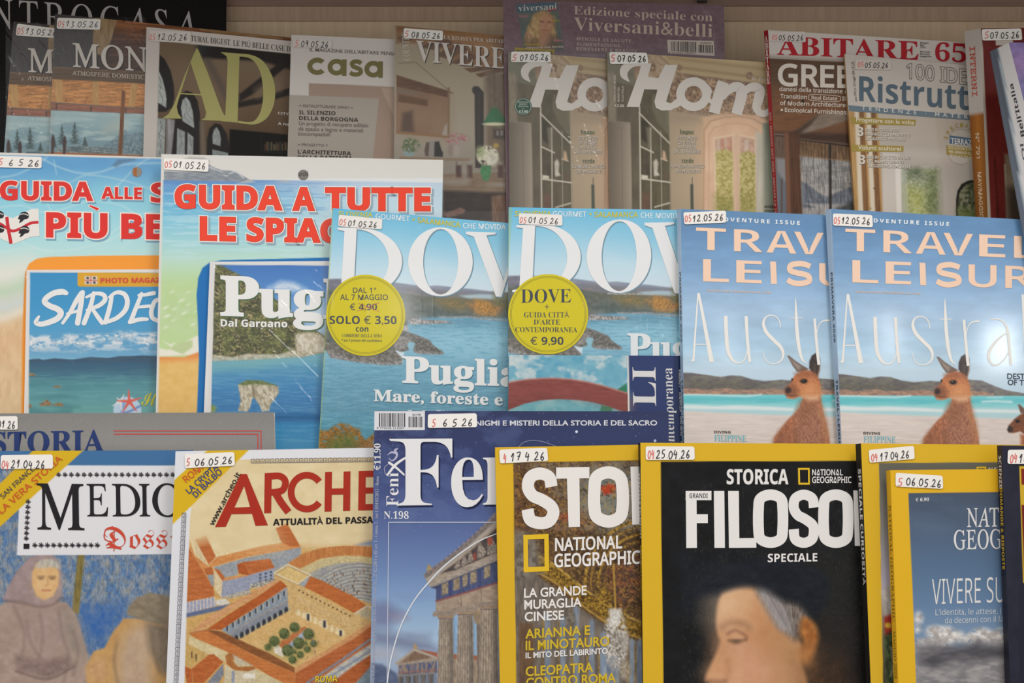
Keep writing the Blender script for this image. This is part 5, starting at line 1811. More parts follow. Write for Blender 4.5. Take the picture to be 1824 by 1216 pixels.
# ---- holiday guide card with the blue panel
def art_puglia(a):
    a.frame(*B1)
    a.fill('#d9d6d0')
    sea = [(1150, 228), (3690, 268), (3690, 2400), (1100, 2400)]
    a.grad((0, 230), (0, 1000), [(0, '#5b86c0'), (0.06, '#6c9ccc'), (0.2, '#69aed4'), (0.4, '#86c4d8'), (0.6, '#a5d2d4'), (0.75, '#b9d8c6'), (0.9, '#b9d5a8'), (1, '#bdd49a')], sea, 0.6)
    # the sea pales to the right
    for x0, x1, op in ((1500, 2200, 0.35), (1800, 2500, 0.35), (2100, 2900, 0.35)):
        i = a.box(x0, 228, 4000, 900)
        if len(i):
            t = sstep(x0, x1, a.X[i]) * op * (1 - sstep(500, 900, a.Y[i]))
            a.C[i] = a.C[i] * (1 - t[:, None]) + rgb('#dfe5e8') * t[:, None]
    a.poly([(1150, 300), (2600, 300), (2600, 800), (1150, 800)], '#c2dfe6', 6, 0.5, nz=(260, 12, 5, 0.6, 0.08))
    a.poly([(1150, 240), (2300, 260), (2300, 480), (1150, 480)], '#4f86bd', 6, 0.4, nz=(220, 9, 12, 0.6, 0.08))
    # shallow water, foam and sand
    a.poly([(1100, 1000), (1500, 1000), (1500, 1300), (1100, 1300)], ('#b5cf92', '#bfd3a6', 60, 40, 3), 30)
    for x, y, r in ((1170, 1140, 20), (1215, 1030, 16), (1280, 1090, 22), (1330, 1030, 10), (1180, 1200, 24), (1230, 1150, 14), (1300, 1180, 20), (1360, 1260, 18), (1170, 1280, 16), (1225, 1230, 12), (1330, 1120, 14), (1380, 1170, 10)):
        a.ell(x, y, r, r * 0.4, '#dbe3c8', 1.5, 0.9, rot=-25)
    a.poly([(1100, 1420), (1180, 1440), (1300, 1385), (1390, 1340), (1480, 1330), (1480, 1480), (1300, 1475), (1100, 1490)], '#e6e2d2', 2)
    a.poly([(1190, 1430), (1290, 1380), (1360, 1370), (1360, 1420), (1290, 1470)], '#bccb98', 2)
    a.poly([(1150, 1375), (1200, 1400), (1240, 1385), (1210, 1420)], '#e3e2d0', 1.5)
    a.poly([(1100, 1487), (1300, 1490), (1400, 1455), (1480, 1450), (1480, 2400), (1100, 2400)], '#e2914f', 1.5)
    a.poly([(1100, 1520), (1300, 1515), (1480, 1500), (1480, 2400), (1100, 2400)], ('#e5bd76', '#dfb366', 40, 30, 4), 6)
    # grey hills under the card's white head
    a.poly([(1150, 178), (1320, 182), (1420, 180), (1475, 125), (1490, 140), (1560, 170), (1640, 175), (1700, 200), (1760, 235), (1800, 252), (1150, 240)], ('#7f868f', '#9aa0a6', 40, 12, 3), 1)
    a.line([(1480, 150), (1560, 185), (1600, 210), (1660, 180), (1720, 225)], 9, '#c9ccce', 1.5, smooth=True)
    a.line([(1520, 175), (1590, 200), (1640, 205)], 5, '#6d747c', 1.2, smooth=True)
    a.poly([(1300, 95), (1340, 80), (1440, 84), (1480, 110), (1400, 100)], '#9a9a94', 3, 0.8)
    a.poly([(1660, 268), (1760, 235), (1810, 255)], '#b9bbb9', 1.2, 0.8)
    a.poly([(1950, 255), (2010, 240), (2060, 258)], '#b5b5b0', 1.2, 0.8)
    # blue panel
    a.poly([(1380, 2400), (1390, 1900), (1405, 1500), (1398, 1250), (1388, 1050), (1400, 930), (1430, 860), (1480, 822), (1560, 806), (1800, 800), (2600, 780), (2600, 2400)], '#1f6fb2', 0.7)
    a.rect(1000, 0, 1158, 240, '#d9d6d0', 0.6)
    a.line([(1146, 40), (1138, 460), (1116, 1400), (1098, 2300)], 22, '#d8d5ce', 0.5)
    a.poly([(3665, 90), (3720, 90), (3720, 900), (3660, 900)], '#d8d5ce', 0.6)


m = Mag('guide_pack', 'white-topped guide card with a blue panel and cliff-coast booklet, left in middle row', 'travel guide', 2,
        (287.5, 274.4), (789.3, 284.7), (277.4, 734), (787.5, 386), (276, 272, 792, 740), art_puglia, group='travel guides on hanging cards', t=0.0015, mat=M_MATT, pages=False, back='#d9cfbf')
card = m
m.frame(*B1)
RED = '#ec4a36'
sh, ol = (14, 15, '#94aab8'), [(0.01, '#8c3a34'), (0.036, '#efe9e0')]
k = 1744.6
for t, x0, y0, x1, y1, h in (('GUIDA', 1234, 435, k + 250, 449, 158), ('A', k + 320, 451, k + 480, 453, 155), ('TUTTE', k + 552, 452, k + 1296, 455, 155), ('LE', 1412, 662, 1664, 668, 160)):
    m.text(t, x0, y0, x1, y1, h, 'sb', RED, 'title_lettering', off=0.026, shadow=sh, outline=ol)
m.text('SPIAGGE', 1742, 668, k + 520, 677, 158, 'sb', RED, 'title_lettering', pre=4, off=0.026, shadow=sh, outline=ol)
m.disc(k + 397, 204, 37, '#7d7a74', 'punch_hole', 0.5)
m.text('archi', k + 366, 212, k + 430, 212, 34, None, '#4a4743', 'punch_hole', 0.8, off=0.01)
m.sticker([(1156, 85), (1474, 96), (1472, 182), (1155, 166)], '05', '01.05.26', (0.02, 0.2), (0.22, 0.95), bw=0.065)


def art_pugbook(a):
    a.frame(*B2)
    X = -1744.6
    a.fill('#dfdcda')
    pic = [(X + 1518, 838), (900, 845), (900, 2600), (X + 1470, 2600)]
    a.clip(pic)
    a.grad((0, 840), (0, 1400), [(0, '#3f77be'), (0.4, '#5a93d0'), (0.75, '#8fb6dc'), (1, '#b9cfe2')], pic, 0.5)
    a.poly([(150, 1000), (240, 955), (330, 965), (420, 1010), (360, 1030), (200, 1020)], ('#e8ecf0', '#b3cbe6', 30, 14, 3), 6, 0.9)
    a.poly([(380, 1120), (540, 1060), (600, 1250), (500, 1300)], '#cfdbe8', 16, 0.8)
    hill = [(X + 1518, 840), (X + 1560, 845), (X + 1680, 905), (X + 1800, 990), (40, 985), (150, 1050), (240, 1110), (330, 1180), (420, 1280), (500, 1310), (560, 1345), (560, 1520), (X + 1490, 1530)]
    a.poly(hill, ('#45472f', '#8e8b57', 13, 11, 5, 3.4), 1)
    a.poly(hill, '#bba980', 2, 0.8, nz=(11, 8, 14, 0.58, 0.05))
    a.poly(hill, '#3d3f2c', 2, 0.8, nz=(12, 10, 24, 0.58, 0.05))
    a.poly(hill, '#7f8a48', 6, 0.45, nz=(70, 50, 33, 0.52, 0.1))
    a.poly(hill, '#2f3423', 6, 0.45, nz=(60, 44, 44, 0.56, 0.1))
    a.poly([(340, 1330), (420, 1315), (520, 1330), (560, 1370), (560, 1455), (420, 1460), (350, 1470)], ('#dcd5c5', '#b7ab92', 14, 22, 6, 3), 3)
    a.poly([(X + 1490, 1470), (-100, 1490), (0, 1465), (100, 1470), (230, 1470), (330, 1440), (430, 1450), (560, 1440), (560, 1460), (400, 1490), (60, 1512), (X + 1488, 1522)], ('#cfc8b6', '#a59a80', 14, 10, 8, 3), 1.5)
    a.grad((0, 1510), (0, 2100), [(0, '#6fa9ba'), (0.12, '#4f93b8'), (0.3, '#3f86b8'), (0.55, '#3479b0'), (0.75, '#3a86b8'), (1, '#4590bd')], [(X + 1485, 1520), (60, 1510), (400, 1488), (560, 1455), (900, 1450), (900, 2600), (X + 1470, 2600)], 1)
    a.poly([(X + 1480, 1525), (500, 1500), (500, 2100), (X + 1470, 2100)], '#7fb4cc', 4, 0.3, nz=(120, 9, 5, 0.56, 0.1))
    a.poly([(X + 1480, 1525), (X + 1760, 1520), (60, 1512), (330, 1500), (60, 1570), (X + 1480, 1590)], '#7fb5b5', 10, 0.7)
    a.poly([(100, 1900), (560, 1900), (560, 1935), (200, 1935)], '#1d4d80', 8, 0.85)
    # sea stack with its arch
    a.poly([(X + 1680, 1685), (X + 1720, 1668), (0, 1660), (80, 1664), (150, 1675), (222, 1700), (225, 1740), (200, 1780), (165, 1830), (155, 1872), (105, 1875), (90, 1835), (60, 1790), (45, 1770), (36, 1790), (20, 1850), (5, 1875),
            (X + 1680, 1870), (X + 1700, 1800), (X + 1690, 1740)], ('#d6cdb8', '#a2957a', 12, 20, 4, 3), 1)
    a.poly([(36, 1700), (45, 1690), (58, 1720), (50, 1785), (38, 1770)], '#7b7058', 2, 0.9)
    a.poly([(X + 1680, 1684), (0, 1652), (100, 1655), (215, 1690), (160, 1690), (60, 1680), (X + 1720, 1690)], ('#5b6b38', '#7d8450', 10, 6, 3, 3), 1.5)
    a.ell(X + 1495, 1855, 30, 26, ('#6f8a3a', '#a3a75a', 8, 8, 3), 3)


b = Mag('', '', '', 2, (374, 466), (700, 464), (363, 736), (700, 736), (360, 462, 600, 800), art_pugbook, root=card, part='booklet', t=0.004, mat=M_GLOSS, follow=(card, 0.0046), fixed_bottom=865)
b.frame(*B2)
b.text('Puglia', -1744.6 + 1556, 1190, 540, 1212, 268, 'nb', '#ecebe9', 'title_lettering', pre=3, off=0.022, shadow=(8, 8, '#4a6a4a'))
b.text('Dal Gargano', -1744.6 + 1558, 1273, 285, 1280, 50, 'sb', '#ecebe9', off=0.01)
b.T = (0, 0, 1)
b.wrap(seed=47, box=(372, 466, 592, 736), strength=3, ang=48)
b.done()
m.done()
# ---- two copies of the coast-and-travel magazine with the giant white Didone letters
def d1_to_d2(x, y):
    x = np.asarray(x, float)
    y = np.asarray(y, float)
    t = np.clip((y - 405) / 121, -0.3, 1)
    k = 0.05 * (x - 784) * (1 - t)
    y2 = np.where(y < 526, 391 + (y - k - 405) / 0.938, 391 + 121 / 0.938 + (y - 526) / 1.025)
    return x + 318, y2


def d2_to_d1(x, y):
    x1 = x - 318
    Y = 405 + (y - 391) * 0.938
    k = 0.05 * (x1 - 784)
    ya = (Y + k + k * 405 / 121) / (1 + k / 121)
    yb = 526 + (y - 391 - 121 / 0.938) * 1.025
    return x1, np.where(ya < 526, ya, yb)


def art_dove(second):
    def f(a):
        if second:
            x, y = d2_to_d1(a.X0, a.Y0)
            a.X0, a.Y0 = x.astype(np.float32), y.astype(np.float32)
        a.frame(*B2)
        a.grad((0, 430), (0, 1010), [(0, '#5fb6dd'), (0.2, '#7cc4e2'), (0.5, '#a4d3e8'), (0.75, '#c3dfec'), (1, '#d0e2ec')])
        a.poly([(1250, 560), (2000, 600), (2000, 760), (1500, 700)], '#6cbcdf', 50, 0.6)
        # far hills
        a.poly([(400, 945), (700, 935), (1020, 960), (1100, 970), (1250, 990), (1350, 985), (1480, 1000), (1600, 1010), (1800, 1035), (2100, 1050), (2100, 1130), (400, 1120)], ('#7c8aa0', '#949aa8', 90, 14, 4), 1.2)
        a.poly([(400, 945), (640, 940), (780, 965), (780, 1010), (400, 1020)], ('#6f6f80', '#85828c', 40, 12, 5), 2)
        a.poly([(1050, 985), (1200, 1000), (1400, 1020), (1900, 1040), (1900, 1080), (1050, 1070)], ('#8d7f83', '#6f7684', 50, 10, 7), 3, 0.8)
        a.poly([(1500, 1055), (1650, 1045), (2000, 1060), (2000, 1085), (1560, 1080)], '#b9d3e2', 2)
        # wooded slopes, autumn colours
        slope = [(400, 1005), (700, 1010), (1000, 1020), (1200, 1055), (1500, 1075), (2100, 1110), (2100, 1350), (1600, 1340), (1350, 1200 + 150), (1100, 1420), (800, 1560), (400, 1600)]
        a.poly(slope, ('#566058', '#6f7470', 40, 26, 5, 2.5), 2)
        a.poly([(1150, 1050), (1500, 1075), (2100, 1100), (2100, 1200), (1850, 1170), (1700, 1240), (1560, 1190), (1330, 1130)], ('#84765a', '#5b6455', 13, 9, 8, 3), 16, 0.5)
        a.poly([(1330, 1085), (1440, 1075), (1560, 1100), (1520, 1160), (1400, 1150)], ('#a5824a', '#6d6a48', 8, 7, 3, 3), 9, 0.9)
        a.poly([(1560, 1110), (1700, 1100), (1800, 1130), (1760, 1230), (1640, 1220)], ('#c9924e', '#8a6238', 8, 7, 6, 3.2), 8)
        a.poly([(1250, 1150), (1560, 1200), (1750, 1230), (2100, 1230), (2100, 1310), (1400, 1290)], ('#3f4c4c', '#5a6866', 18, 12, 9, 2.8), 14)
        a.frame(*C2)
        a.poly([(1600, -30), (1680, -20), (1740, 20), (1700, 70), (1620, 70)], ('#c78f48', '#8d6c3a', 9, 8, 3, 3), 4)
        a.poly([(1740, -80), (1860, -60), (1860, 30), (1740, 20)], ('#8a7a4a', '#59664d', 9, 8, 4, 3), 5, 0.8)
        # sea
        sea = [(1140, 130), (1230, 105), (1400, 95), (1700, 100), (2100, 125), (2100, 1200), (380, 1200), (380, 350), (560, 330), (1100, 420)]
        a.grad((0, 90), (0, 1050), [(0, '#5f90aa'), (0.1, '#7fb2ca'), (0.22, '#8cbdd2'), (0.4, '#70a6be'), (0.6, '#649ab3'), (0.85, '#5a94a8'), (1, '#558fa2')], sea, 1.5)
        a.poly([(1200, 120), (2100, 130), (2100, 170), (1150, 170)], '#4f8199', 8, 0.6)
        a.poly([(1250, 170), (2100, 160), (2100, 330), (1400, 330)], '#9fd0e2', 30, 0.5)
        a.poly(sea, '#8bc5d6', 3, 0.35, nz=(70, 8, 5, 0.57, 0.1))
        a.poly(sea, '#3f87a0', 3, 0.3, nz=(60, 7, 15, 0.6, 0.1))
        a.line([(1360, 95), (1480, 98), (1560, 95), (1680, 112), (1800, 118), (2100, 135)], 10, ('#b5b3b4', '#837f80', 9, 5, 3, 3), 1.2, smooth=True)
        a.poly([(1140, 125), (1165, 108), (1210, 108), (1290, 118), (1400, 122), (1450, 138), (1350, 146), (1240, 148), (1150, 150)], ('#b9b6b6', '#77736f', 10, 7, 4, 3), 1.2)
        # promontory with the little arch
        a.poly([(1095, 160), (1135, 155), (1140, 195), (1090, 200)], ('#9a9899', '#c0bebf', 9, 9, 3), 1.5)
        a.poly([(1080, 190), (1150, 205), (1230, 235), (1290, 260), (1320, 300), (1390, 345), (1385, 358), (1280, 355), (1180, 345), (1168, 310), (1190, 285), (1160, 270), (1130, 285), (1145, 330), (1090, 345), (1030, 320), (1030, 250)],
               ('#55554f', '#85827c', 11, 9, 5, 3), 1.2)
        a.poly([(1040, 245), (1100, 230), (1170, 262), (1140, 278), (1125, 310), (1080, 330), (1035, 310)], ('#a9a5a3', '#7c7875', 10, 9, 6, 3), 2, 0.9)
        a.poly([(1180, 330), (1280, 340), (1390, 350), (1370, 362), (1200, 358)], ('#a7a3a2', '#6f6b69', 10, 6, 6, 3), 1.5, 0.9)
        a.poly([(1130, 290), (1150, 274), (1178, 280), (1180, 320), (1150, 332)], '#8fbccd', 1.5)
        # near coast under the seal
        a.poly([(520, 270), (800, 300), (1040, 330), (1100, 390), (1090, 430), (960, 432), (800, 415), (680, 395), (590, 380), (560, 340)], ('#5c5a52', '#8c8780', 13, 9, 8, 3), 1.5)
        a.poly([(560, 330), (600, 345), (700, 385), (830, 408), (980, 418), (1095, 405), (1090, 432), (960, 436), (800, 420), (680, 400), (590, 385)], ('#b1acab', '#6d6966', 10, 6, 9, 3), 1.5)
        # pine crowns at the foot
        a.poly([(380, 940), (530, 890), (570, 900), (620, 860), (660, 845), (720, 855), (760, 880), (800, 885), (805, 930), (840, 965), (870, 940), (900, 915), (1000, 900), (1000, 1100), (380, 1100)],
               ('#b07a38', '#6f5a2c', 11, 9, 7, 3), 2, nz=(20, 16, 3, 0.3, 0.05))
        a.poly([(560, 990), (640, 940), (740, 930), (780, 990), (780, 1100), (560, 1100)], ('#4f6a2c', '#7f7a38', 12, 10, 5, 3), 9, 0.9)
        a.poly([(700, 1010), (1000, 990), (1000, 1060), (700, 1050)], '#8a6a55', 8, 0.5)
        a.rect(380, 1060, 1200, 2400, ('#6b6a3a', '#8c6a3a', 20, 16, 4), 8)
        a.frame(*B2)
        a.poly([(590, 430), (612, 432), (500, 2400), (480, 2400)], '#a9b64a', 0.6, 0.35)
    return f


def dove_letters(m):
    P = 'title_lettering'
    K = '#ebebeb'
    S = '#7796a6'
    for dx, dy, c, l in ((7, 7, S, 0.4), (0, 0, K, 1)):
        def sh(p):
            return [(x + dx, y + dy) for x, y in p]
        an = np.radians(np.linspace(-90, 90, 40))
        ob = [(770 + 326 * math.cos(t), 815 + 242 * math.sin(t)) for t in an]
        ib = [(760 + 240 * math.cos(t), 815 + 228 * math.sin(t)) for t in an[::-1]]
        m.poly(sh(ob + ib), c, P, l)
        m.poly(sh([(640, 576), (775, 574), (752, 1055), (612, 1055), (612, 1042), (662, 1030), (688, 600), (640, 590)]), c, P, l)
        an = np.radians(np.linspace(0, 360, 72, endpoint=False))
        m.poly(sh([(1366 + 228 * math.cos(t), 817 + 243 * math.sin(t)) for t in an]), c, P, l, holes=[sh([(1367 + 123 * math.cos(t), 817 + 231 * math.sin(t)) for t in an])])
        m.poly(sh([(1545, 604), (1757, 610), (1755, 622), (1690, 630), (1812, 952), (1912, 640), (1930, 640), (1797, 1064), (1758, 1062), (1602, 640), (1546, 620)]), c, P, l)


GRP = 'two copies of the coast travel magazine'
m = Mag('magazine', 'coast travel magazine with a yellow seal whose old price is struck out', 'magazine', 2,
        (592, 370.5), (960, 402), (567.4, 797), (960, 800), (564, 368, 910, 802), art_dove(False), group=GRP, t=0.005, mat=M_GLOSS)
m.frame(*B2)
dove_letters(m)
Y, Wt = '#cfc53f', '#e9eef0'
m.text('SLOVENIA', 645, 494, 888, 502, 34, 'sr', Y, off=0.022)
m.text('GOURMET', 908, 514, 1150, 530, 36, 'sr', Wt, off=0.012)
m.disc(1176, 519, 8, Y, layer=1)
m.text('SALAMANCA', 1205, 538, 1508, 574, 36, 'sr', Y, off=0.022)
m.text('CHE MOVIDA', 1526, 580, 1828, 590, 36, 'sr', Wt, off=0.012)


def seal(m, cx, cy, rx, ry):
    P = 'yellow_seal'
    m.disc(cx, cy, rx, '#d6c61a', P, 2, 90, ry=ry)
    m.ring(cx, cy, rx * 0.945, 2.6, '#6d6a2c', P, 2.3, 90, ry=ry * 0.945)
    m.ring(cx, cy, rx * 0.915, 1.8, '#6d6a2c', P, 2.3, 90, ry=ry * 0.915)


seal(m, 838, 1195, 279, 287)
P, I = 'yellow_seal', '#3f4550'
m.text('DAL 1°', 748, 1036, 912, 1037, 36, 'sr', I, P, 2.6, off=0.012)
m.text('AL 7 MAGGIO', 657, 1086, 995, 1087, 38, 'sr', I, P, 2.6, off=0.012)
m.text('€ 4,90', 725, 1158, 918, 1158, 45, 'sb', I, P, 2.6)
m.stroke([(780, 1165), (935, 1105)], 4, '#c0605a', P, 2.9)
m.stroke([(790, 1112), (930, 1166)], 4, '#c0605a', P, 2.9)
m.frame(*C2)
m.text('SOLO € 3,50', 584, 145, 1056, 147, 56, 'sb', I, P, 2.6)
m.text('con', 768, 200, 857, 201, 40, 'sb', I, P, 2.6)
m.text('CORRIERE DELLA SERA', 672, 238, 952, 240, 22, 'nbi', I, P, 2.6)
m.text('* più il prezzo del quotidiano', 668, 269, 953, 272, 17, 'sr', I, P, 2.6, off=0.015)
m.text('Puglia', 1097, 557, 1782, 580, 180, 'nb', '#ebebea', 'headline', pre=5, off=0.016, shadow=(5, 6, '#3f7b92'))
m.text('Mare, foreste e', 893, 689, 1808, 720, 79, 'nb', '#ebebea', 'headline', off=0.014, shadow=(4, 5, '#3f7b92'))
m.text('e del Gargano', 1010, 832, 1790, 846, 79, 'nb', '#ebebea', 'headline', off=0.014)
m.frame(*B2)
m.sticker([(648, 485), (956, 515), (952, 588), (644, 566)], '05', '01.05.26', (0.02, 0.19), (0.22, 0.9), bw=0.065, hy=(0.1, 0.62))
m.T = (0, 0, 1)
m.wrap(seed=52, box=(572, 376, 908, 735), strength=0.9, ang=86)
m.done()

m = Mag('magazine', 'coast travel magazine whose yellow seal offers a city art guide, packed with a red-arch booklet', 'magazine', 2,
        (906, 369), (1270, 375), (905, 632), (1275, 632), (902, 366, 1220, 640), art_dove(True), group=GRP, t=0.0035, mat=M_GLOSS)
m.mapf = d1_to_d2
m.frame(*B2)
dove_letters(m)
m.mapf = lambda x, y: (x, y)
m.frame(*B3)
m.text('SLOVENIA', 135, 455, 375, 456, 32, 'sr', Y, off=0.022)
m.text('GOURMET', 382, 456, 600, 459, 33, 'sr', Wt, off=0.012)
m.disc(627, 442, 7, Y, layer=1)
m.text('SALAMANCA', 652, 460, 937, 463, 33, 'sr', Y, off=0.022)
m.text('CHE MOVIDA', 953, 465, 1190, 471, 33, 'sr', Wt, pre=9, off=0.012)
m.text('MENSILE ANNO 35 N.5 MAGGIO 2026 POSTE ITALIANE', 738, 964, 1180, 972, 13, None, '#c9ccc8', off=0.01)
seal(m, 352, 1092, 260, 260)
m.text('DOVE', 175, 1019, 500, 1016, 88, 'nb', I, P, 2.6, off=-0.012)
m.rect(328, 1042, 359, 1046, I, P, 2.6)
m.rect(341, 1029, 346, 1060, I, P, 2.6)
m.frame(*C3)
m.text('GUIDA CITTÀ', 195, 92, 487, 92, 35, 'nb', I, P, 2.6, off=-0.005)
m.text('D\'ARTE', 257, 138, 430, 138, 33, 'nb', I, P, 2.6, off=-0.005)
m.text('CONTEMPORANEA', 138, 187, 541, 188, 33, 'nb', I, P, 2.6, off=-0.005)
m.text('€ 9,90', 236, 269, 451, 269, 50, 'sb', I, P, 2.6)
m.text('Puglia', 866, 370, 1155, 374, 172, 'nb', '#e2e6e8', 'headline', pre=2, off=0.016, shadow=(5, 6, '#3f7b92'))
m.frame(*B3)
m.sticker([(162, 436), (444, 447), (444, 518), (160, 506)], '05', '01.05.26', (0.02, 0.19), (0.22, 0.92), bw=0.065, hy=(0.12, 0.66))


def art_artbook(a):
    a.frame(*C3)
    a.fill('#2b3a69')
    a.poly([(60, 330), (864, 330), (884, 1200), (60, 1200)], ('#5a9db8', '#7db1c2', 70, 60, 4), 0.6)
    a.poly([(60, 330), (864, 330), (880, 900), (60, 900)], ('#d3d5d2', '#a9c2ca', 30, 26, 6, 2.4), 1, 0.9, nz=(110, 75, 21, 0.53, 0.1))
    a.poly([(60, 600), (870, 600), (880, 1200), (60, 1200)], ('#63a2ac', '#7fb3b6', 40, 30, 4), 14, 0.8)
    a.poly([(800, 560), (862, 518), (866, 600), (820, 600)], '#2f7a5c', 1)
    a.poly([(680, 720), (700, 660), (770, 670), (760, 740)], '#3f8060', 2)
    band = [(60, 525), (108, 510), (200, 494), (300, 486), (400, 485), (500, 492), (600, 508), (700, 532), (800, 560), (870, 584), (876, 712), (810, 695), (740, 668), (640, 642), (540, 628), (420, 622), (300, 630), (200, 652), (108, 688), (60, 710)]
    a.poly(band, ('#8c4a44', '#7a3c38', 60, 14, 5), 0.9)
    a.line([(60, 600), (200, 575), (400, 565), (600, 590), (870, 660)], 60, '#94504a', 14, 0.6, smooth=True)
    a.line([(60, 525), (108, 511), (200, 496), (300, 488), (400, 487), (500, 494), (600, 510), (700, 534), (870, 586)], 10, '#b98a80', 1.2, 0.8)
    a.poly([(864, 330), (874, 330), (890, 1200), (880, 1200)], '#dcd7d2', 0.5)
    a.poly([(1166, 330), (1400, 330), (1400, 1200), (1172, 1200)], '#223059', 0.6)


b = Mag('', '', '', 2, (907, 632), (1213.5, 633.5), (905, 735), (1217.5, 790), (903, 630, 1222, 792), art_artbook, root=m, part='booklet', t=0.003, mat=M_GLOSS, follow=(m, 0.0038), fixed_bottom=905)
b.frame(*C3)
b.text('LI', 1055, 668, 1050, 416, 118, 'nb', '#d9d6d4', 'title_lettering', up=(-152, -2), off=-0.02)
b.text('contemporanea', 1176, 980, 1157, 420, 30, 'nb', '#d5d2d2', 'title_lettering', up=(-62, -2), off=-0.012)
b.text('BRISTOL • DUBLINO • ISTANBUL • LONDRA', 1232, 1000, 1215, 428, 16, 'sb', '#c9c6c4', 'title_lettering', up=(-16, 0))
b.T = (0, 0, 1)
b.done()
m.wrap(seed=57, box=(907, 372, 1206, 632), strength=0.8, ang=84)
m.done()


# ---- two copies of the kangaroo travel magazine
def art_tl(dx, dy):
    def f(a):
        a.frame(*shifted(B4, dx, dy))
        a.grad((0, 420), (0, 1520), [(0, '#648bb2'), (0.12, '#668eb7'), (0.35, '#7ea4cb'), (0.55, '#93b7da'), (0.7, '#a1c3e0'), (0.85, '#a2c6e0'), (1, '#bdd3e2')])
        a.poly([(500, 1020), (1900, 1060), (1900, 1200), (1300, 1250), (500, 1180)], '#c0cfe0', 50, 0.45)
        a.poly([(500, 1400), (1900, 1300), (1900, 1420), (900, 1500), (500, 1490)], '#cbdeea', 40, 0.5)
        a.grain([(400, 400), (2000, 400), (2000, 1500), (400, 1500)], 200, 60, 6, 0.07, 2, 4)
        a.frame(*shifted(C4, dx, dy))
        a.poly([(400, 470), (590, 474), (700, 488), (790, 502), (860, 491), (930, 495), (1000, 518), (1080, 530), (1200, 520), (1320, 530), (1460, 512), (1540, 518), (1610, 548), (1700, 582), (1830, 605), (1980, 612), (1980, 625), (400, 620)],
               ('#635d62', '#7e7b72', 40, 18, 6, 2.4), 0.9)
        a.poly([(560, 520), (900, 530), (1150, 560), (1000, 600), (600, 590)], ('#6d6a58', '#57544f', 22, 12, 8, 2.4), 10, 0.7)
        a.poly([(400, 582), (640, 580), (700, 592), (820, 576), (900, 590), (1010, 588), (1150, 582), (1300, 596), (1500, 588), (1620, 605), (1620, 625), (400, 622)], ('#b98f76', '#8d7468', 20, 8, 4, 3), 1.2)
        a.grad((0, 612), (0, 780), [(0, '#7fcdd2'), (0.25, '#63bfc6'), (0.45, '#8fd0d2'), (0.6, '#a9d2d6'), (1, '#b9d2d8')], [(400, 618), (1980, 622), (1980, 800), (400, 800)], 1)
        a.line([(400, 618), (700, 622), (960, 632), (1060, 620)], 9, '#dfe9ea', 1.5, 0.8)
        a.line([(1545, 662), (1640, 655), (1740, 662)], 14, '#e3eceb', 2, 0.8)
        a.line([(1580, 632), (1680, 630)], 6, '#dce8e8', 1.5, 0.8)
        a.poly([(400, 690), (600, 688), (760, 698), (900, 692), (1130, 702), (1280, 712), (1280, 730), (1000, 722), (700, 720), (400, 712)], '#dfe6e6', 2, 0.9)
        a.poly([(1460, 710), (1640, 712), (1980, 722), (1980, 742), (1700, 735), (1460, 730)], '#dfe6e6', 2, 0.9)
        a.poly([(400, 640), (1980, 645), (1980, 690), (400, 680)], '#52b0bb', 3, 0.4, nz=(160, 8, 4, 0.55, 0.1))
        a.poly([(400, 728), (590, 730), (800, 742), (1100, 755), (1500, 768), (1980, 780), (1980, 2600), (400, 2600)], ('#ded2ca', '#d8cbc3', 90, 12, 3), 2)
        a.grain([(400, 740), (1980, 790), (1980, 1000), (400, 1000)], 120, 7, 5, 0.06)
        # kangaroo
        fur = ('#c78158', '#93583f', 7, 16, 5, 2.8)
        fur2 = ('#b98468', '#8a5a48', 5, 9, 7, 3.2)
        a.poly([(1125, 2600), (1140, 960), (1150, 905), (1180, 868), (1230, 800), (1285, 745), (1320, 705), (1340, 655), (1345, 600), (1460, 590), (1466, 660), (1480, 740), (1500, 810), (1515, 880), (1525, 960), (1540, 2600)], fur, 2, smooth=False)
        a.poly([(1330, 690), (1400, 660), (1455, 690), (1480, 780), (1495, 860), (1480, 960), (1330, 990), (1290, 880), (1300, 780)], fur2, 12, 0.9)
        a.poly([(1320, 700), (1345, 655), (1420, 680), (1400, 760), (1350, 800), (1310, 770)], ('#a5704f', '#80523a', 6, 12, 9, 2.6), 9, 0.8)
        a.poly([(1148, 930), (1185, 868), (1230, 830), (1260, 880), (1250, 960), (1150, 980)], ('#a56a4c', '#7d4e38', 7, 9, 4, 2.6), 8, 0.8)
        a.line([(1290, 860), (1300, 940), (1290, 1000)], 20, '#7b543e', 6, 0.6)
        a.line([(1460, 720), (1490, 820), (1505, 930)], 22, '#c08a5c', 6, 0.6)
        # ears
        a.poly([(1237, 360), (1250, 358), (1290, 392), (1340, 425), (1382, 448), (1350, 470), (1305, 468), (1275, 430)], '#6d5c54', 1)
        a.poly([(1248, 370), (1290, 402), (1335, 435), (1318, 458), (1292, 435)], ('#a6968c', '#877970', 8, 8, 3), 2)
        a.poly([(1384, 440), (1386, 395), (1402, 358), (1430, 340), (1452, 352), (1459, 400), (1450, 470), (1438, 505), (1410, 490)], '#3b302e', 1)
        a.poly([(1400, 430), (1404, 380), (1425, 358), (1444, 372), (1444, 440), (1424, 470)], ('#5a4d48', '#332a28', 7, 12, 4), 3)
        a.line([(1455, 380), (1455, 450), (1440, 500)], 8, '#8a6a55', 1.2)
        # head
        a.poly([(1222, 602), (1226, 578), (1248, 556), (1264, 540), (1270, 512), (1300, 480), (1340, 462), (1385, 458), (1425, 480), (1448, 510), (1462, 560), (1462, 620), (1440, 648), (1400, 655), (1350, 640), (1320, 632), (1300, 642), (1262, 650), (1232, 640)],
               ('#cb8355', '#ab663e', 8, 8, 6, 2.4), 1.2)
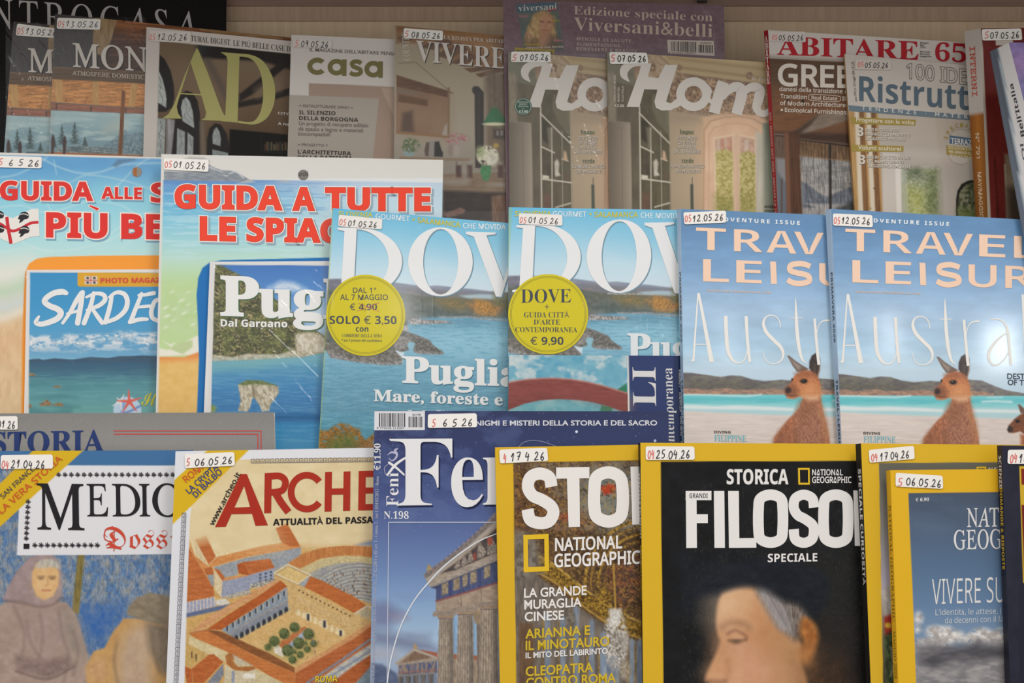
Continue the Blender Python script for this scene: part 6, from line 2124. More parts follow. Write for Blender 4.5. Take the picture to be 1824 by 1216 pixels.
        a.poly([(1290, 480), (1350, 458), (1420, 470), (1440, 510), (1380, 500), (1310, 500)], ('#a5694a', '#854f36', 7, 7, 3), 6, 0.8)
        a.poly([(1330, 560), (1400, 540), (1450, 570), (1455, 620), (1400, 640), (1340, 620)], '#d99a68', 12, 0.8)
        a.poly([(1340, 628), (1400, 632), (1450, 628), (1440, 655), (1380, 655)], '#e0bd9c', 5, 0.8)
        a.poly([(1240, 560), (1280, 545), (1310, 590), (1300, 630), (1250, 630), (1226, 605)], ('#8d5b44', '#744635', 7, 7, 8), 6, 0.8)
        a.poly([(1222, 605), (1226, 578), (1244, 568), (1262, 580), (1262, 602), (1244, 615)], '#382a2a', 2)
        a.line([(1228, 622), (1260, 628), (1300, 625)], 6, '#4f352c', 1.2, 0.8)
        a.line([(1240, 645), (1280, 648), (1300, 642)], 6, '#c49a80', 1.5, 0.8)
        a.ell(1349, 531, 25, 17, '#4a3025', 2)
        a.ell(1349, 530, 19, 13, '#17110f', 1)
        a.ell(1343, 525, 4, 3, '#9a9490', 0.6)
        a.line([(1322, 540), (1345, 550), (1376, 540)], 4, '#c58d62', 1.2, 0.6)
        a.ell(1270, 520, 7, 9, '#2e211c', 1)
        # the young one at the right
        a.poly([(1712, 850), (1722, 820), (1760, 775), (1800, 745), (1830, 735), (1900, 760), (1920, 900), (1830, 880), (1800, 860), (1750, 872), (1722, 866)], ('#8d5638', '#6e4129', 7, 8, 5, 2.6), 1.2)
        a.poly([(1712, 850), (1722, 820), (1750, 830), (1748, 860), (1722, 866)], '#332827', 2)
        a.ell(1782, 792, 16, 11, '#1c1412', 1.2)
        a.poly([(1782, 680), (1795, 678), (1840, 720), (1830, 745), (1800, 735)], '#75584a', 1.2)
        a.poly([(1800, 880), (1900, 880), (1900, 2600), (1810, 2600)], fur, 3)
    return f


def sp_tl(u, v):
    c = rgb('#a9c2dc')
    return c * (0.93 + 0.1 * abs(u - 0.4))


PEACH = '#f2cfb6'


def tl_print(m, dx, dy):
    m.frame(*shifted(B4, dx, dy))
    P = 'title_lettering'

    def row(letters, y0, slope, h):
        for ch, x0, x1 in letters:
            yb = y0 + slope * (x0 - 625)
            m.text(ch, x0, yb, x1, yb + slope * (x1 - x0), h, 'sb', PEACH, P, off=-0.012)
    row([('T', 625, 826), ('R', 880, 1072), ('A', 1098, 1298), ('V', 1284, 1482), ('E', 1523, 1698), ('L', 1757, 1925)], 704, 0.043, 153)
    row([('L', 672, 846), ('E', 895, 1066), ('U', 1452, 1640), ('R', 1698, 1890)], 916, 0.036, 155)
    m.quad([(1122, 782), (1162, 784), (1168, 935), (1128, 933)], PEACH, P, 1)
    m.stroke([(1392, 815), (1350, 800), (1310, 797), (1262, 808), (1258, 842), (1300, 858), (1340, 866), (1380, 882), (1382, 915), (1330, 930), (1280, 926), (1238, 906)], [36, 37, 38, 38, 38, 38, 38, 38, 38, 38, 37, 36], PEACH, P, cap='')
    m.text('ADVENTURE ISSUE', 770, 510, 1322, 537, 26, 'sb', '#e9eef2', off=0.01, space=1.5)
    m.text('TRAVELANDLEISUREITALIA.COM', 690, 984, 1128, 998, 13, 'sb', '#d9bfae')
    m.frame(*shifted(C4, dx, dy))
    W = '#ece9e4'
    H = 'headline'
    m.poly([(634, -62), (650, -62), (746, 402), (714, 402)], W, H)
    m.poly([(634, -62), (642, -50), (614, 398), (588, 398), (601, 380)], W, H)
    m.rect(606, 279, 692, 286, W, H)
    m.stroke([(824, 92), (828, 200), (838, 320), (868, 385), (905, 408), (940, 398), (962, 360), (968, 320)], [26, 26, 25, 20, 10, 8, 7, 6], W, H, cap='')
    m.stroke([(961, 94), (970, 250), (986, 404)], [22, 21, 20], W, H, cap='')
    m.stroke([(1191, 170), (1186, 130), (1160, 98), (1122, 88), (1088, 108), (1078, 150), (1100, 205), (1150, 258), (1192, 300), (1210, 345), (1196, 392), (1150, 414), (1108, 404), (1084, 370), (1076, 334)],
             [7, 7, 7, 8, 12, 20, 24, 24, 23, 18, 10, 7, 6, 6, 6], W, H, cap='')
    m.stroke([(1293, -30), (1296, 60), (1302, 180), (1314, 290), (1332, 370), (1352, 402), (1368, 412)], [4, 16, 24, 24, 18, 8, 5], W, H, cap='')
    m.rect(1260, 104, 1338, 110, W, H)
    m.stroke([(1421, 110), (1430, 220), (1440, 330), (1450, 420)], [17, 19, 20, 20], W, H, cap='')
    m.stroke([(1436, 215), (1448, 160), (1475, 128), (1525, 121)], [5, 6, 9, 14], W, H, cap='')
    m.stroke([(1596, 108), (1650, 106), (1690, 128), (1712, 180), (1726, 290), (1736, 416)], [6, 8, 12, 18, 18, 18], W, H, cap='')
    m.stroke([(1722, 188), (1670, 225), (1620, 275), (1588, 335), (1592, 385), (1625, 414), (1668, 400), (1706, 355), (1726, 310)], [6, 12, 18, 20, 18, 12, 9, 8, 6], W, H, cap='')
    m.stroke([(1815, -60), (1826, 160), (1838, 416)], [16, 18, 18], W, H, cap='')
    m.text('DESTINATION', 1712, 507, 1830, 509, 36, None, '#3c4250', pre=4, off=0.014)
    m.text('OF THE YEAR', 1715, 548, 1824, 550, 36, None, '#3c4250', pre=4, off=0.014)
    m.text('DIVING', 747, 879, 858, 881, 17, 'sb', '#43403f')
    m.text('FILIPPINE', 748, 932, 962, 936, 42, 'nb', '#7fbfcb', off=-0.016)


TG = 'two copies of the kangaroo travel magazine'
for lab, dx, dy, TL, TR, L2, R2, vis, sp, st in (
        ('kangaroo-cover travel magazine partly covered by its twin, directly right of the red-arch booklet', -266, -2, (1212.5, 372), (1600, 388), (1219, 787), (1606, 787), (1205, 370, 1500, 790), ((1205.5, 372.5), (1215, 787)),
         ((1230, 431), (1507, 420), (1509, 497), (1236, 509))),
        ('kangaroo-cover travel magazine in front of its twin, at the right end of the middle row', 0, 0, (1480.6, 372), (1880, 394), (1499, 787), (1900, 787), (1468, 370, 1830, 790), ((1470.5, 374), (1491.5, 787)), None)):
    m = Mag('magazine', lab, 'magazine', 2, TL, TR, L2, R2, vis, art_tl(dx, dy), group=TG, t=0.007, mat=M_GLOSS, spine=sp, spine_art=sp_tl)
    tl_print(m, dx, dy)
    if st:
        m.frame(*B3)
        m.sticker(st, '05', '12.05.26', (0.02, 0.19), (0.2, 0.95), bw=0.07, slope=0.0)
    else:
        m.frame(*B4)
        m.sticker([(541, 452), (806, 463), (810, 545), (542, 533)], '05', '12.05.26', (0.02, 0.2), (0.21, 0.95), bw=0.07)
    m.spine_text('PRIMAVERA 2026', 0.21, 0.44, 0.35, 0.7, 'sb', '#4a5360')
    m.spine_text('TRAVEL+LEISURE', 0.56, 0.80, 0.35, 0.75, 'sb', '#3f4854', off=0.01)
    m.T = (0, 0, 1)
    m.done()
# ---- thick wrapped volume leaning in at the right edge
def art_quad(a):
    a.frame(*E8)
    a.fill('#6d5a86')
    a.grad((0, 100), (0, 400), [(0, '#6a5a8c'), (0.3, '#8a6f9a'), (1, '#4c5a8a')])
    a.grain(None, 30, 20, 4, 0.2)


def sp_quad(u, v):
    e = 0.5 - 0.62 * min(v / 0.8, 0.62)
    if u < e * 0.75:
        return rgb('#68717f') * (0.85 + 0.3 * math.sin(u * 60) ** 2 * 0.4)
    if u < e:
        return rgb('#a9b4bc')
    return rgb('#d9d6d6')


m = Mag('magazine', 'thick volume with a white spine leaning in at the right edge above the kangaroo', 'magazine', 2,
        (1797, 76), (2010, 74), (1829, 200), (2042, 198), (1764, 70, 1826, 560), art_quad, t=0.024, dy=0.016, mat=M_GLOSS,
        spine=((1766, 92), (1820, 395)), spine_art=sp_quad, group='interior design magazines in the top row')
m.spine_text('QUADERNI DI', 0.455, 0.215, 0.60, 0.48, None, '#5b5960', off=0.012)
m.spine_text('Bell\'Italia', 0.20, 0.085, 0.74, 0.58, 'sb', '#3f3d44')
m.done()
# ================================================================== BOTTOM ROW
def up_of(x0, y0, x1, y1, h):
    d = math.hypot(x1 - x0, y1 - y0)
    return ((y1 - y0) / d * h, -(x1 - x0) / d * h)


def tilt(m, txt, x0, y0, x1, y1, h, style, c, part='cover_lettering', layer=1.4, off=0.0, **kw):
    m.text(txt, x0, y0, x1, y1, h, style, c, part, layer, off, up=up_of(x0, y0, x1, y1, h), **kw)


# ---- grey history magazine behind
def art_storia(a):
    a.frame(*C1)
    a.fill('#8b8885')
    a.grad((0, 775), (0, 1200), [(0, '#858380'), (0.4, '#8f8c89'), (1, '#96938f')])
    a.grain(None, 3, 3, 4, 0.05)


m = Mag('magazine', 'silver-grey history magazine with navy serif title, only its top showing behind the bottom row', 'magazine', 3,
        (-120, 736.5), (488, 734), (-122, 800), (489.5, 800), (0, 732, 492, 808), art_storia, dy=-0.026, t=0.005, group='history and science magazines in the bottom row', mat=M_SATIN, sl=0.02)
m.frame(*C1)
m.text('STORIA', -62, 1062, 736, 1046, 150, 'nb', '#2b3d6f', 'title_lettering', off=0.008)
R = '#cc4b47'
for o_, y, x in ((0, 897, 1846), (0, 920, 1824)):
    m.rect(803, y, x, y + 7, R, 'border_rule')
m.rect(1840, 897, 1847, 1200, R, 'border_rule')
m.rect(1818, 921, 1825, 1200, R, 'border_rule')
m.sticker([(-150, 800), (124, 796), (126, 892), (-150, 890)], '04', '14.01.26', (0.02, 0.2), (0.22, 0.95), hy=(0.12, 0.66), bw=0.065)
m.done()


# ---- medieval dossier; the painted figures are plain stand-ins
def art_medio(a):
    a.frame(*D1)
    a.fill('#3f6ca6')
    a.frame(*E6)
    a.poly([(-300, -600), (1500, -600), (1500, 2600), (-300, 2600)], ('#55749c', '#868e98', 40, 60, 4, 3), 1)
    a.grain(None, 7, 22, 6, 0.25, 2.2)
    a.poly([(-300, -600), (1500, -600), (1500, 2600), (-300, 2600)], '#a39a86', 2, 0.5, nz=(16, 30, 9, 0.66, 0.05))
    a.poly([(620, 600), (1010, 560), (980, 700), (860, 900), (700, 900), (640, 720)], ('#2b5ca8', '#4a6fa3', 30, 40, 3), 20, 0.8)
    # a wooden post
    a.poly([(636, 150), (690, 150), (668, 400), (640, 660), (585, 640), (612, 380)], ('#8a7a45', '#6f6236', 14, 60, 5), 1.5)
    # hooded person in a plain mauve-brown habit, seen from the front
    a.poly([(-60, 620), (40, 560), (200, 540), (420, 545), (540, 560), (620, 660), (680, 860), (720, 1000), (720, 2000), (-60, 2000)], ('#9c867a', '#ad978a', 60, 50, 5), 2)
    a.poly([(150, 600), (330, 640), (500, 600), (560, 800), (440, 1000), (230, 900)], ('#a6908a', '#998077', 50, 40, 8), 30, 0.8)
    a.poly([(520, 620), (620, 700), (700, 1000), (560, 960), (510, 800)], ('#8a7e74', '#988a7e', 40, 40, 4), 14, 0.8)
    for P in ([(120, 600), (200, 800), (180, 1000)], [(330, 660), (350, 860), (300, 1100)], [(480, 640), (520, 860), (560, 1000), (520, 1200)], [(220, 720), (260, 900), (420, 1120)], [(600, 800), (640, 960), (600, 1150)]):
        a.line(P, 10, '#6f5b56', 5, 0.55, smooth=True)
        a.line([(x + 16, y) for x, y in P], 10, '#b09a92', 6, 0.4, smooth=True)
    a.poly([(20, 540), (60, 440), (140, 300), (230, 200), (330, 155), (420, 165), (480, 230), (508, 340), (505, 500), (440, 560), (330, 590), (180, 560)], ('#94807c', '#a59090', 50, 40, 5), 2)
    a.line([(40, 545), (180, 565), (320, 595), (430, 575), (505, 520)], 12, '#6d5752', 4, 0.7, smooth=True)
    a.poly([(262, 420), (262, 320), (300, 240), (380, 210), (450, 240), (480, 320), (475, 420), (430, 510), (360, 540), (300, 510)], ('#d0a268', '#dcb680', 40, 40, 3), 2)
    a.poly([(290, 260), (330, 215), (420, 205), (480, 240), (490, 290), (420, 275), (300, 285)], ('#a3a097', '#c2beb2', 8, 30, 4), 3)
    a.ell(372, 400, 60, 80, '#dfb78c', 20, 0.7)
    for x in (335, 425):
        a.line([(x - 24, 350), (x + 24, 350)], 8, '#7a5f42', 2.5, 0.8)
        a.ell(x, 366, 16, 7, '#5f4a38', 2, 0.8)
    a.line([(385, 355), (392, 410), (372, 425)], 8, '#b98a58', 3, 0.8)
    a.line([(345, 462), (408, 462)], 10, '#b06a52', 2.5, 0.9)
    # sleeves folded together
    a.poly([(120, 980), (320, 1040), (560, 990), (600, 1080), (400, 1180), (140, 1120)], ('#7d6862', '#927b74', 40, 30, 6), 6, 0.9)
    a.line([(130, 1120), (380, 1185), (600, 1085)], 10, '#5f4c47', 3, 0.6, smooth=True)
    # second figure, bent forward, seen from behind under a tan mantle
    a.poly([(700, 1080), (760, 960), (850, 930), (920, 800), (1010, 690), (1120, 690), (1500, 760), (1500, 2000), (740, 2000)], ('#c79c62', '#b58a58', 50, 60, 4), 2)
    a.poly([(960, 1000), (1010, 830), (1110, 740), (1220, 740), (1250, 900), (1240, 1100), (1300, 2000), (940, 2000)], ('#b39a84', '#c2a990', 50, 60, 6), 14, 0.9)
    a.poly([(1190, 720), (1500, 760), (1500, 1200), (1320, 1140), (1220, 960)], ('#87796a', '#74685c', 40, 50, 7), 8, 0.9)
    a.poly([(1030, 660), (1050, 590), (1120, 520), (1220, 480), (1330, 500), (1500, 560), (1500, 800), (1300, 740), (1150, 700)], ('#827563', '#94866f', 40, 30, 3), 2)
    for P in ([(950, 900), (930, 1050), (970, 1250)], [(1230, 800), (1250, 960), (1300, 1120)], [(1100, 560), (1180, 620), (1320, 700)]):
        a.line(P, 9, '#6f5f4c', 5, 0.6, smooth=True)
    a.poly([(700, 1100), (780, 1010), (870, 1000), (880, 1160), (800, 1216), (720, 1180)], ('#cda476', '#bb9166', 30, 30, 5), 8, 0.9)
    # the cover's white title panel and the yellow corner band
    a.frame(*D1)
    a.rect(-400, 0, 1300, 136, '#426f9c', 1)
    a.poly([(105, 136), (1200, 136), (1200, 574), (84, 582)], '#dedcdf', 0.5)
    a.poly([(185, 40), (436, 40), (410, 65), (0, 440), (-200, 625), (-200, 400), (0, 226)], '#d5ae22', 0.5)


m = Mag('magazine', 'medieval-history magazine with a hooded robed figure, leftmost in the bottom row', 'magazine', 3,
        (-118, 803.5), (345, 801.5), (-130, 1216), (330, 1216), (0, 800, 316, 1220), art_medio, group='history and science magazines in the bottom row', t=0.005, mat=M_SATIN)
m.frame(*D1)
BK = '#232124'
m.text('M', 182, 452, 420, 456, 226, 'nr', BK, 'title_lettering', off=0.006)
for ch, x0, x1 in (('E', 430, 537), ('D', 556, 697), ('I', 690, 746), ('O', 756, 905)):
    m.text(ch, x0, 388, x1, 388, 160, 'nr', BK, 'title_lettering', off=0.004)
RD = '#cb4b35'
m.text('Dossier', 518, 548, 880, 550, 100, 'fr', RD, 'title_lettering', pre=5, off=-0.012)
m.stroke([(560, 440), (525, 455), (520, 500), (560, 515), (585, 500)], 6, RD, 'title_lettering')
m.stroke([(567, 462), (566, 560)], 5, RD, 'title_lettering')
m.stroke([(530, 545), (570, 540), (600, 550)], [4, 14, 8], RD, 'title_lettering')


def cross(x, y, r):
    k = '#3d3b40'
    m.stroke([(x - r, y + 2), (x + r, y + 2)], 4, k, 'ornament_border', smooth=False, cap='')
    m.stroke([(x, y - r), (x, y + r)], 4, k, 'ornament_border', smooth=False, cap='')
    m.stroke([(x - r * 0.7, y - r * 0.6), (x + r * 0.5, y + r * 0.6)], 5, k, 'ornament_border', smooth=False, cap='')
    m.stroke([(x - r * 0.7, y + r * 0.6), (x + r * 0.6, y - r * 0.4)], 4, k, 'ornament_border', smooth=False, cap='')


for k in range(20):
    cross(292 + 31.5 * k, 181, 13)
for k in range(8):
    cross(140 - k * 1.3, 315 + 26 * k, 13)
for k in range(11):
    cross(174 + 31 * k, 531, 14)
m.rect(117, 524, 146, 550, BK, 'ornament_border')
tilt(m, 'SAN FRANCESCO', 14, 302, 172, 158, 25, 'sr', '#4c4a50', off=0.008, pre=10)
tilt(m, 'LA VERA STORIA', 8, 378, 312, 106, 32, 'sr', '#cf5a2e', off=0.01)
m.sticker([(4, 84), (262, 81), (264, 151), (2, 154)], '04', '21.04.26', (0.02, 0.17), (0.2, 0.86), hy=(0.05, 0.6), bw=0.065)
m.T = (0, 0, 1)
m.done()


# ---- archaeology magazine with the aerial view of an ancient city
def art_archeo(a):
    a.frame(*E1)
    a.fill('#dedde0')
    a.poly([(205, -470), (2000, -500), (2000, 2600), (80, 2600), (120, 1216), (160, 0)], ('#e2cfa6', '#d9c497', 90, 60, 4), 0.5)
    ground = ('#cfa96c', '#c49a5c', 30, 20, 5)
    roof = ('#c2723f', '#ac5f33', 60, 9, 3)
    roofl = ('#d39258', '#c48048', 40, 10, 6)
    wall = ('#8a8f96', '#a0a3a6', 14, 18, 4)
    a.poly([(120, 240), (350, 330), (700, 250), (1010, 180), (1300, 200), (1600, 150), (1600, 2600), (80, 2600)], ground, 10)
    # long roofs at upper left
    a.poly([(155, 190), (330, 480), (350, 560), (140, 600)], roof, 0.8)
    a.poly([(160, 130), (200, 250), (300, 330), (350, 560), (330, 480), (160, 195)], roofl, 1)
    a.poly([(200, 130), (285, 100), (360, 262), (305, 320)], roof, 1.2)
    a.poly([(190, 110), (205, 250), (300, 330), (290, 300), (235, 200)], ('#d8c6a2', '#c9b48c', 12, 14, 3), 1.5)
    a.poly([(205, 90), (285, 90), (290, 130), (215, 150)], '#d9bb8a', 12, 0.8)
    a.poly([(140, 515), (335, 478), (348, 555), (135, 605)], roof, 0.8)
    # walls with colonnade at left
    a.poly([(138, 605), (345, 565), (365, 630), (135, 695)], ('#8f93ad', '#a8a9bb', 10, 14, 2), 1)
    for k in range(8):
        a.line([(160 + 27 * k, 600 - 5 * k), (162 + 27 * k, 690 - 7 * k)], 6, '#d8c5ae', 0.6)
    a.poly([(132, 690), (400, 628), (470, 620), (440, 655), (130, 722)], '#5d6a8a', 1.5)
    a.poly([(355, 590), (430, 578), (470, 610), (410, 628), (365, 625)], ('#dcd7cc', '#c9c2b4', 12, 10, 3), 1.2)
    # long back building
    a.poly([(330, 300), (370, 262), (700, 180), (860, 155), (1002, 182), (1000, 195), (600, 260), (360, 330), (300, 345)], roofl, 1)
    a.poly([(340, 340), (600, 265), (1004, 188), (1006, 260), (900, 320), (800, 370), (770, 300), (540, 330), (520, 400), (420, 420)], wall, 1)
    a.poly([(812, 45), (900, 10), (930, 60), (1000, 182), (920, 180), (850, 150)], roof, 1)
    a.poly([(770, 90), (810, 45), (855, 150), (800, 160)], ('#dccaa2', '#cdb98c', 12, 14, 5), 1.5)
    a.poly([(560, 20), (760, 90), (800, 160), (700, 180), (600, 150)], '#dfcba0', 30, 0.7)
    a.poly([(270, 350), (330, 335), (345, 395), (290, 400)], roof, 1)
    a.poly([(290, 400), (345, 395), (345, 480), (330, 480)], wall, 1)
    # houses
    a.poly([(345, 350), (410, 440), (400, 570), (350, 510)], ('#dcc9a4', '#cdb78e', 12, 20, 3), 1)
    a.poly([(345, 348), (385, 360), (430, 420), (410, 445)], roof, 1)
    a.poly([(410, 440), (560, 400), (615, 395), (620, 510), (400, 572)], ('#8d92a6', '#9da0b0', 18, 18, 3), 1)
    a.poly([(415, 445), (440, 420), (610, 390), (615, 402)], roofl, 1)
    a.poly([(415, 560), (620, 510), (625, 540), (450, 580)], ('#c7bfae', '#8a8478', 8, 6, 3, 3), 1.5)
    a.poly([(520, 320), (560, 300), (770, 275), (805, 345), (610, 400), (535, 390)], roof, 1)
    a.poly([(520, 320), (570, 305), (610, 400), (535, 385)], ('#b35d2f', '#9d5028', 10, 30, 4), 1)
    a.poly([(610, 400), (805, 345), (800, 430), (620, 490)], ('#8b92a6', '#9ba1b2', 16, 16, 8), 1)
    for k in range(3):
        for r in range(3):
            a.rect(690 + 40 * k, 390 - 10 * k + 25 * r, 704 + 40 * k, 404 - 10 * k + 25 * r, '#3f4350', 0.8)
    a.poly([(620, 470), (800, 425), (820, 450), (700, 490), (620, 500)], ('#c9c4b8', '#6f6a62', 9, 6, 5, 3), 1.5)
    # theatre
    a.poly([(905, 310), (1010, 240), (1150, 195), (1300, 178), (1440, 178), (1640, 190), (1640, 280), (1440, 252), (1300, 252), (1150, 275), (1060, 320), (1000, 350)], ('#c88650', '#b06f3c', 9, 60, 4), 1)
    a.poly([(1000, 350), (1060, 322), (1150, 278), (1300, 255), (1440, 255), (1640, 282), (1640, 330), (1400, 300), (1250, 320), (1150, 350), (1060, 400)], ('#cfbd90', '#b7a67c', 12, 10, 4), 1.5)
    a.poly([(1060, 395), (1150, 345), (1280, 310), (1440, 300), (1640, 335), (1640, 660), (1560, 630), (1300, 520), (1080, 410)], ('#a8a49a', '#8f8f90', 30, 14, 5), 1.5)
    for k in range(11):
        cx, cy, rx, ry = 1450, 660, 420 - 28 * k, 345 - 26 * k
        P = [(cx + rx * math.cos(t), cy - ry * math.sin(t)) for t in np.linspace(0.2, 2.6, 26)]
        a.line(P, 7, '#6d7078', 1.0, 0.65)
        a.line([(x, y + 9) for x, y in P], 6, '#cdc6b4', 1.0, 0.6)
    rnd = random.Random(3)
    for _ in range(150):
        t, q = rnd.uniform(0.4, 2.4), rnd.uniform(0.35, 0.92)
        x, y = 1450 + 420 * q * math.cos(t), 660 - 345 * q * math.sin(t)
        a.rect(x, y, x + 7, y + 16, rnd.choice(['#5d4a40', '#8d5a48', '#474650', '#b39a80']), 0.7, 0.8)
    a.poly([(1420, 170), (1560, 130), (1640, 130), (1640, 190), (1560, 180)], '#8d95a8', 3)
    # stage building: terrace, wall and sloping roof
    a.poly([(800, 385), (905, 318), (1075, 395), (985, 470)], ('#d7bb80', '#cbac6f', 30, 20, 3), 1)
    for P in ([(800, 385), (905, 320), (1075, 400)], [(800, 385), (982, 468), (1075, 400)]):
        a.line(P, 9, '#d9cdb4', 0.8)
        a.line([(x + 2, y + 10) for x, y in P], 5, '#7a6a52', 0.8, 0.7)
    a.poly([(985, 470), (1075, 402), (1080, 470), (1030, 490)], wall, 1)
    a.poly([(1075, 408), (1160, 440), (1420, 570), (1505, 635), (1410, 690), (1250, 600), (1030, 490)], ('#c06f3a', '#a85c2e', 60, 8, 7), 1)
    a.poly([(800, 400), (985, 475), (1260, 620), (1410, 695), (1530, 760), (1500, 790), (1380, 850), (1300, 860), (900, 670), (890, 470)], ('#c19c64', '#d0b07a', 12, 9, 8, 2.6), 1)
    a.poly([(800, 395), (890, 440), (905, 680), (860, 640)], ('#d2b27c', '#c19d66', 10, 10, 3), 3, 0.8)
    for k in range(13):
        a.ell(990 + 32 * k, 516 + 16 * k, 6, 7, '#57422e', 0.9)
    for k in range(11):
        x, y = 990 + 40 * k, 580 + 20 * k
        a.ell(x, y, 15, 24, '#d6bd8c', 1.5, 0.8)
        a.ell(x, y + 4, 9, 18, '#b48e5c', 1.5, 0.6)
    for k in range(9):
        x, y = 985 + 42 * k, 690 + 20 * k
        a.ell(x, y, 17, 32, '#e0cda3', 1.5, 0.9)
    for x, y in ((1058, 715), (1182, 765), (1305, 840)):
        a.rect(x - 18, y - 30, x + 16, y + 36, '#d9c9a6', 1)
        a.rect(x - 10, y - 22, x + 10, y + 32, '#3f3a40', 1)
    a.poly([(1405, 690), (1505, 628), (1640, 680), (1640, 800), (1540, 755)], ('#cdb07a', '#a8a08e', 20, 16, 6), 1)
    a.line([(1410, 692), (1505, 632), (1640, 690)], 9, '#d9cdb4', 0.8)
    # left wing: roof, wall and arcade
    a.poly([(165, 835), (290, 720), (520, 590), (720, 480), (820, 432), (850, 440), (700, 540), (470, 670), (290, 800), (200, 850)], ('#d2a074', '#c28c5c', 30, 10, 6), 1)
    a.poly([(290, 810), (480, 680), (700, 545), (850, 440), (900, 485), (700, 620), (540, 720), (400, 815)], ('#b5602f', '#a35228', 40, 9, 8), 1)
    a.poly([(400, 815), (545, 722), (700, 622), (898, 490), (905, 590), (700, 700), (560, 780), (460, 850)], ('#7c8694', '#939ba4', 12, 16, 3), 1)
    for k in range(11):
        x, y = 440 + 43 * k, 815 - 26.5 * k
        a.rect(x, y - 30, x + 12, y + 6, '#3b4048', 0.9)
        a.rect(x + 16, y - 34, x + 22, y + 8, '#c2bda8', 0.8, 0.8)
    a.poly([(460, 850), (560, 782), (700, 702), (905, 592), (908, 670), (700, 790), (520, 890)], ('#8d9098', '#7a7e88', 12, 16, 5), 1)
    for k in range(10):
        x, y = 515 + 42 * k, 880 - 23.5 * k
        a.ell(x, y - 6, 15, 22, '#343840', 1)
        a.rect(x - 14, y - 4, x + 14, y + 22, '#343840', 1)
        a.rect(x + 15, y - 24, x + 25, y + 20, '#a9a48e', 0.8)
    # courtyard
    a.poly([(520, 895), (700, 792), (908, 672), (1300, 862), (1380, 850), (1300, 900), (1000, 1085), (960, 1100), (860, 1060)], ('#d3b078', '#caa468', 50, 30, 3), 1.5)
    a.poly([(720, 960), (800, 900), (1000, 800), (1100, 850), (1140, 920), (940, 1060), (840, 1020)], ('#a8a05a', '#b7a468', 24, 16, 5), 6, 0.8)
    a.poly([(800, 935), (1000, 800), (1035, 788), (1050, 800), (870, 960)], ('#c07a4c', '#ab6438', 30, 9, 4), 1)
    a.poly([(795, 930), (830, 925), (870, 965), (870, 1025), (800, 985)], ('#e0d8c8', '#cfc5b2', 12, 16, 3), 1)
    a.poly([(870, 960), (1050, 800), (1060, 850), (900, 990)], ('#a7b0c2', '#8e98ae', 12, 12, 3), 1.2)
    for x, y, r in ((955, 795, 38), (877, 842, 40), (802, 900, 40), (1062, 845, 42), (988, 915, 44), (905, 970, 44), (755, 945, 26), (1100, 918, 26), (1052, 960, 26), (998, 1002, 27), (940, 1040, 30), (1040, 915, 14), (955, 980, 16)):
        a.ell(x + 10, y + 12, r, r * 0.8, '#9c8350', 3, 0.6)
        a.ell(x, y, r, r * 1.02, ('#414a2c', '#626b42', 9, 8, int(x), 3), 1.4)
        a.ell(x - r * 0.3, y - r * 0.35, r * 0.5, r * 0.45, '#7a8250', 4, 0.6)
    for _ in range(16):
        x, y = rnd.uniform(1000, 1140), rnd.uniform(760, 1060)
        a.rect(x, y, x + 8, y + 20, rnd.choice(['#8d5a48', '#6a6470', '#a88e72']), 0.8, 0.7)
    # front wing roofs
    a.poly([(165, 835), (300, 812), (400, 825), (560, 900), (760, 990), (958, 1100), (955, 1140), (700, 1030), (480, 920), (330, 860), (290, 830)], ('#7b4c2c', '#8f5a34', 40, 12, 4), 1.2)
    a.poly([(155, 845), (290, 815), (480, 920), (700, 1030), (958, 1140), (960, 1300), (700, 1120), (450, 985), (230, 890)], ('#c57b44', '#b56a38', 70, 9, 5), 1)
    a.poly([(960, 1105), (1200, 965), (1370, 860), (1500, 770), (1640, 740), (1640, 800), (1400, 960), (1200, 1080), (960, 1180)], ('#d09a6c', '#bf8756', 30, 10, 3), 1)
    a.poly([(960, 1145), (1200, 1000), (1400, 885), (1530, 790), (1640, 800), (1640, 900), (1400, 1030), (1180, 1180), (1020, 1300), (960, 1300)], ('#b76a3c', '#a4582e', 50, 9, 6), 1)
    a.poly([(1100, 1216), (1300, 1075), (1530, 920), (1640, 880), (1640, 960), (1400, 1100), (1240, 1216)], ('#c9bfa6', '#9aa0ac', 50, 12, 6), 1.5)
    a.line([(1050, 1216), (1300, 1050), (1540, 880)], 16, '#7f8798', 1.5)
    a.line([(1150, 1216), (1380, 1070), (1540, 965)], 14, '#7f8798', 1.5)
    a.poly([(1230, 1216), (1400, 1090), (1640, 930), (1640, 1100), (1500, 1150), (1400, 1230)], ('#b9683a', '#a4562c', 50, 9, 8), 1)
    a.poly([(1400, 1240), (1540, 1080), (1640, 1060), (1640, 2600), (1300, 2600)], ('#8a9aa0', '#6f8090', 10, 16, 6), 1.5)
    # lower left
    a.poly([(155, 855), (230, 890), (450, 985), (440, 1060), (300, 1000), (150, 930)], ('#d9c9a2', '#cbb78a', 30, 20, 5), 1.5)
    a.poly([(130, 910), (300, 1000), (330, 1010), (160, 1100), (120, 1090)], ('#c9a86c', '#bd9858', 20, 20, 3), 2)
    for x, y in ((172, 980), (205, 1000)):
        a.rect(x, y, x + 10, y + 46, '#57483a', 0.8)
    a.poly([(175, 1110), (310, 1000), (345, 998), (415, 1058), (270, 1216), (190, 1216)], ('#bb6a38', '#a9582c', 40, 9, 4), 1)
    a.poly([(175, 1110), (185, 1216), (140, 1216), (115, 1085)], ('#a6522a', '#b8683c', 12, 20, 3), 1)
    a.poly([(290, 1216), (415, 1070), (420, 1150), (380, 1216)], ('#6f7480', '#8a8e96', 12, 14, 3), 1)
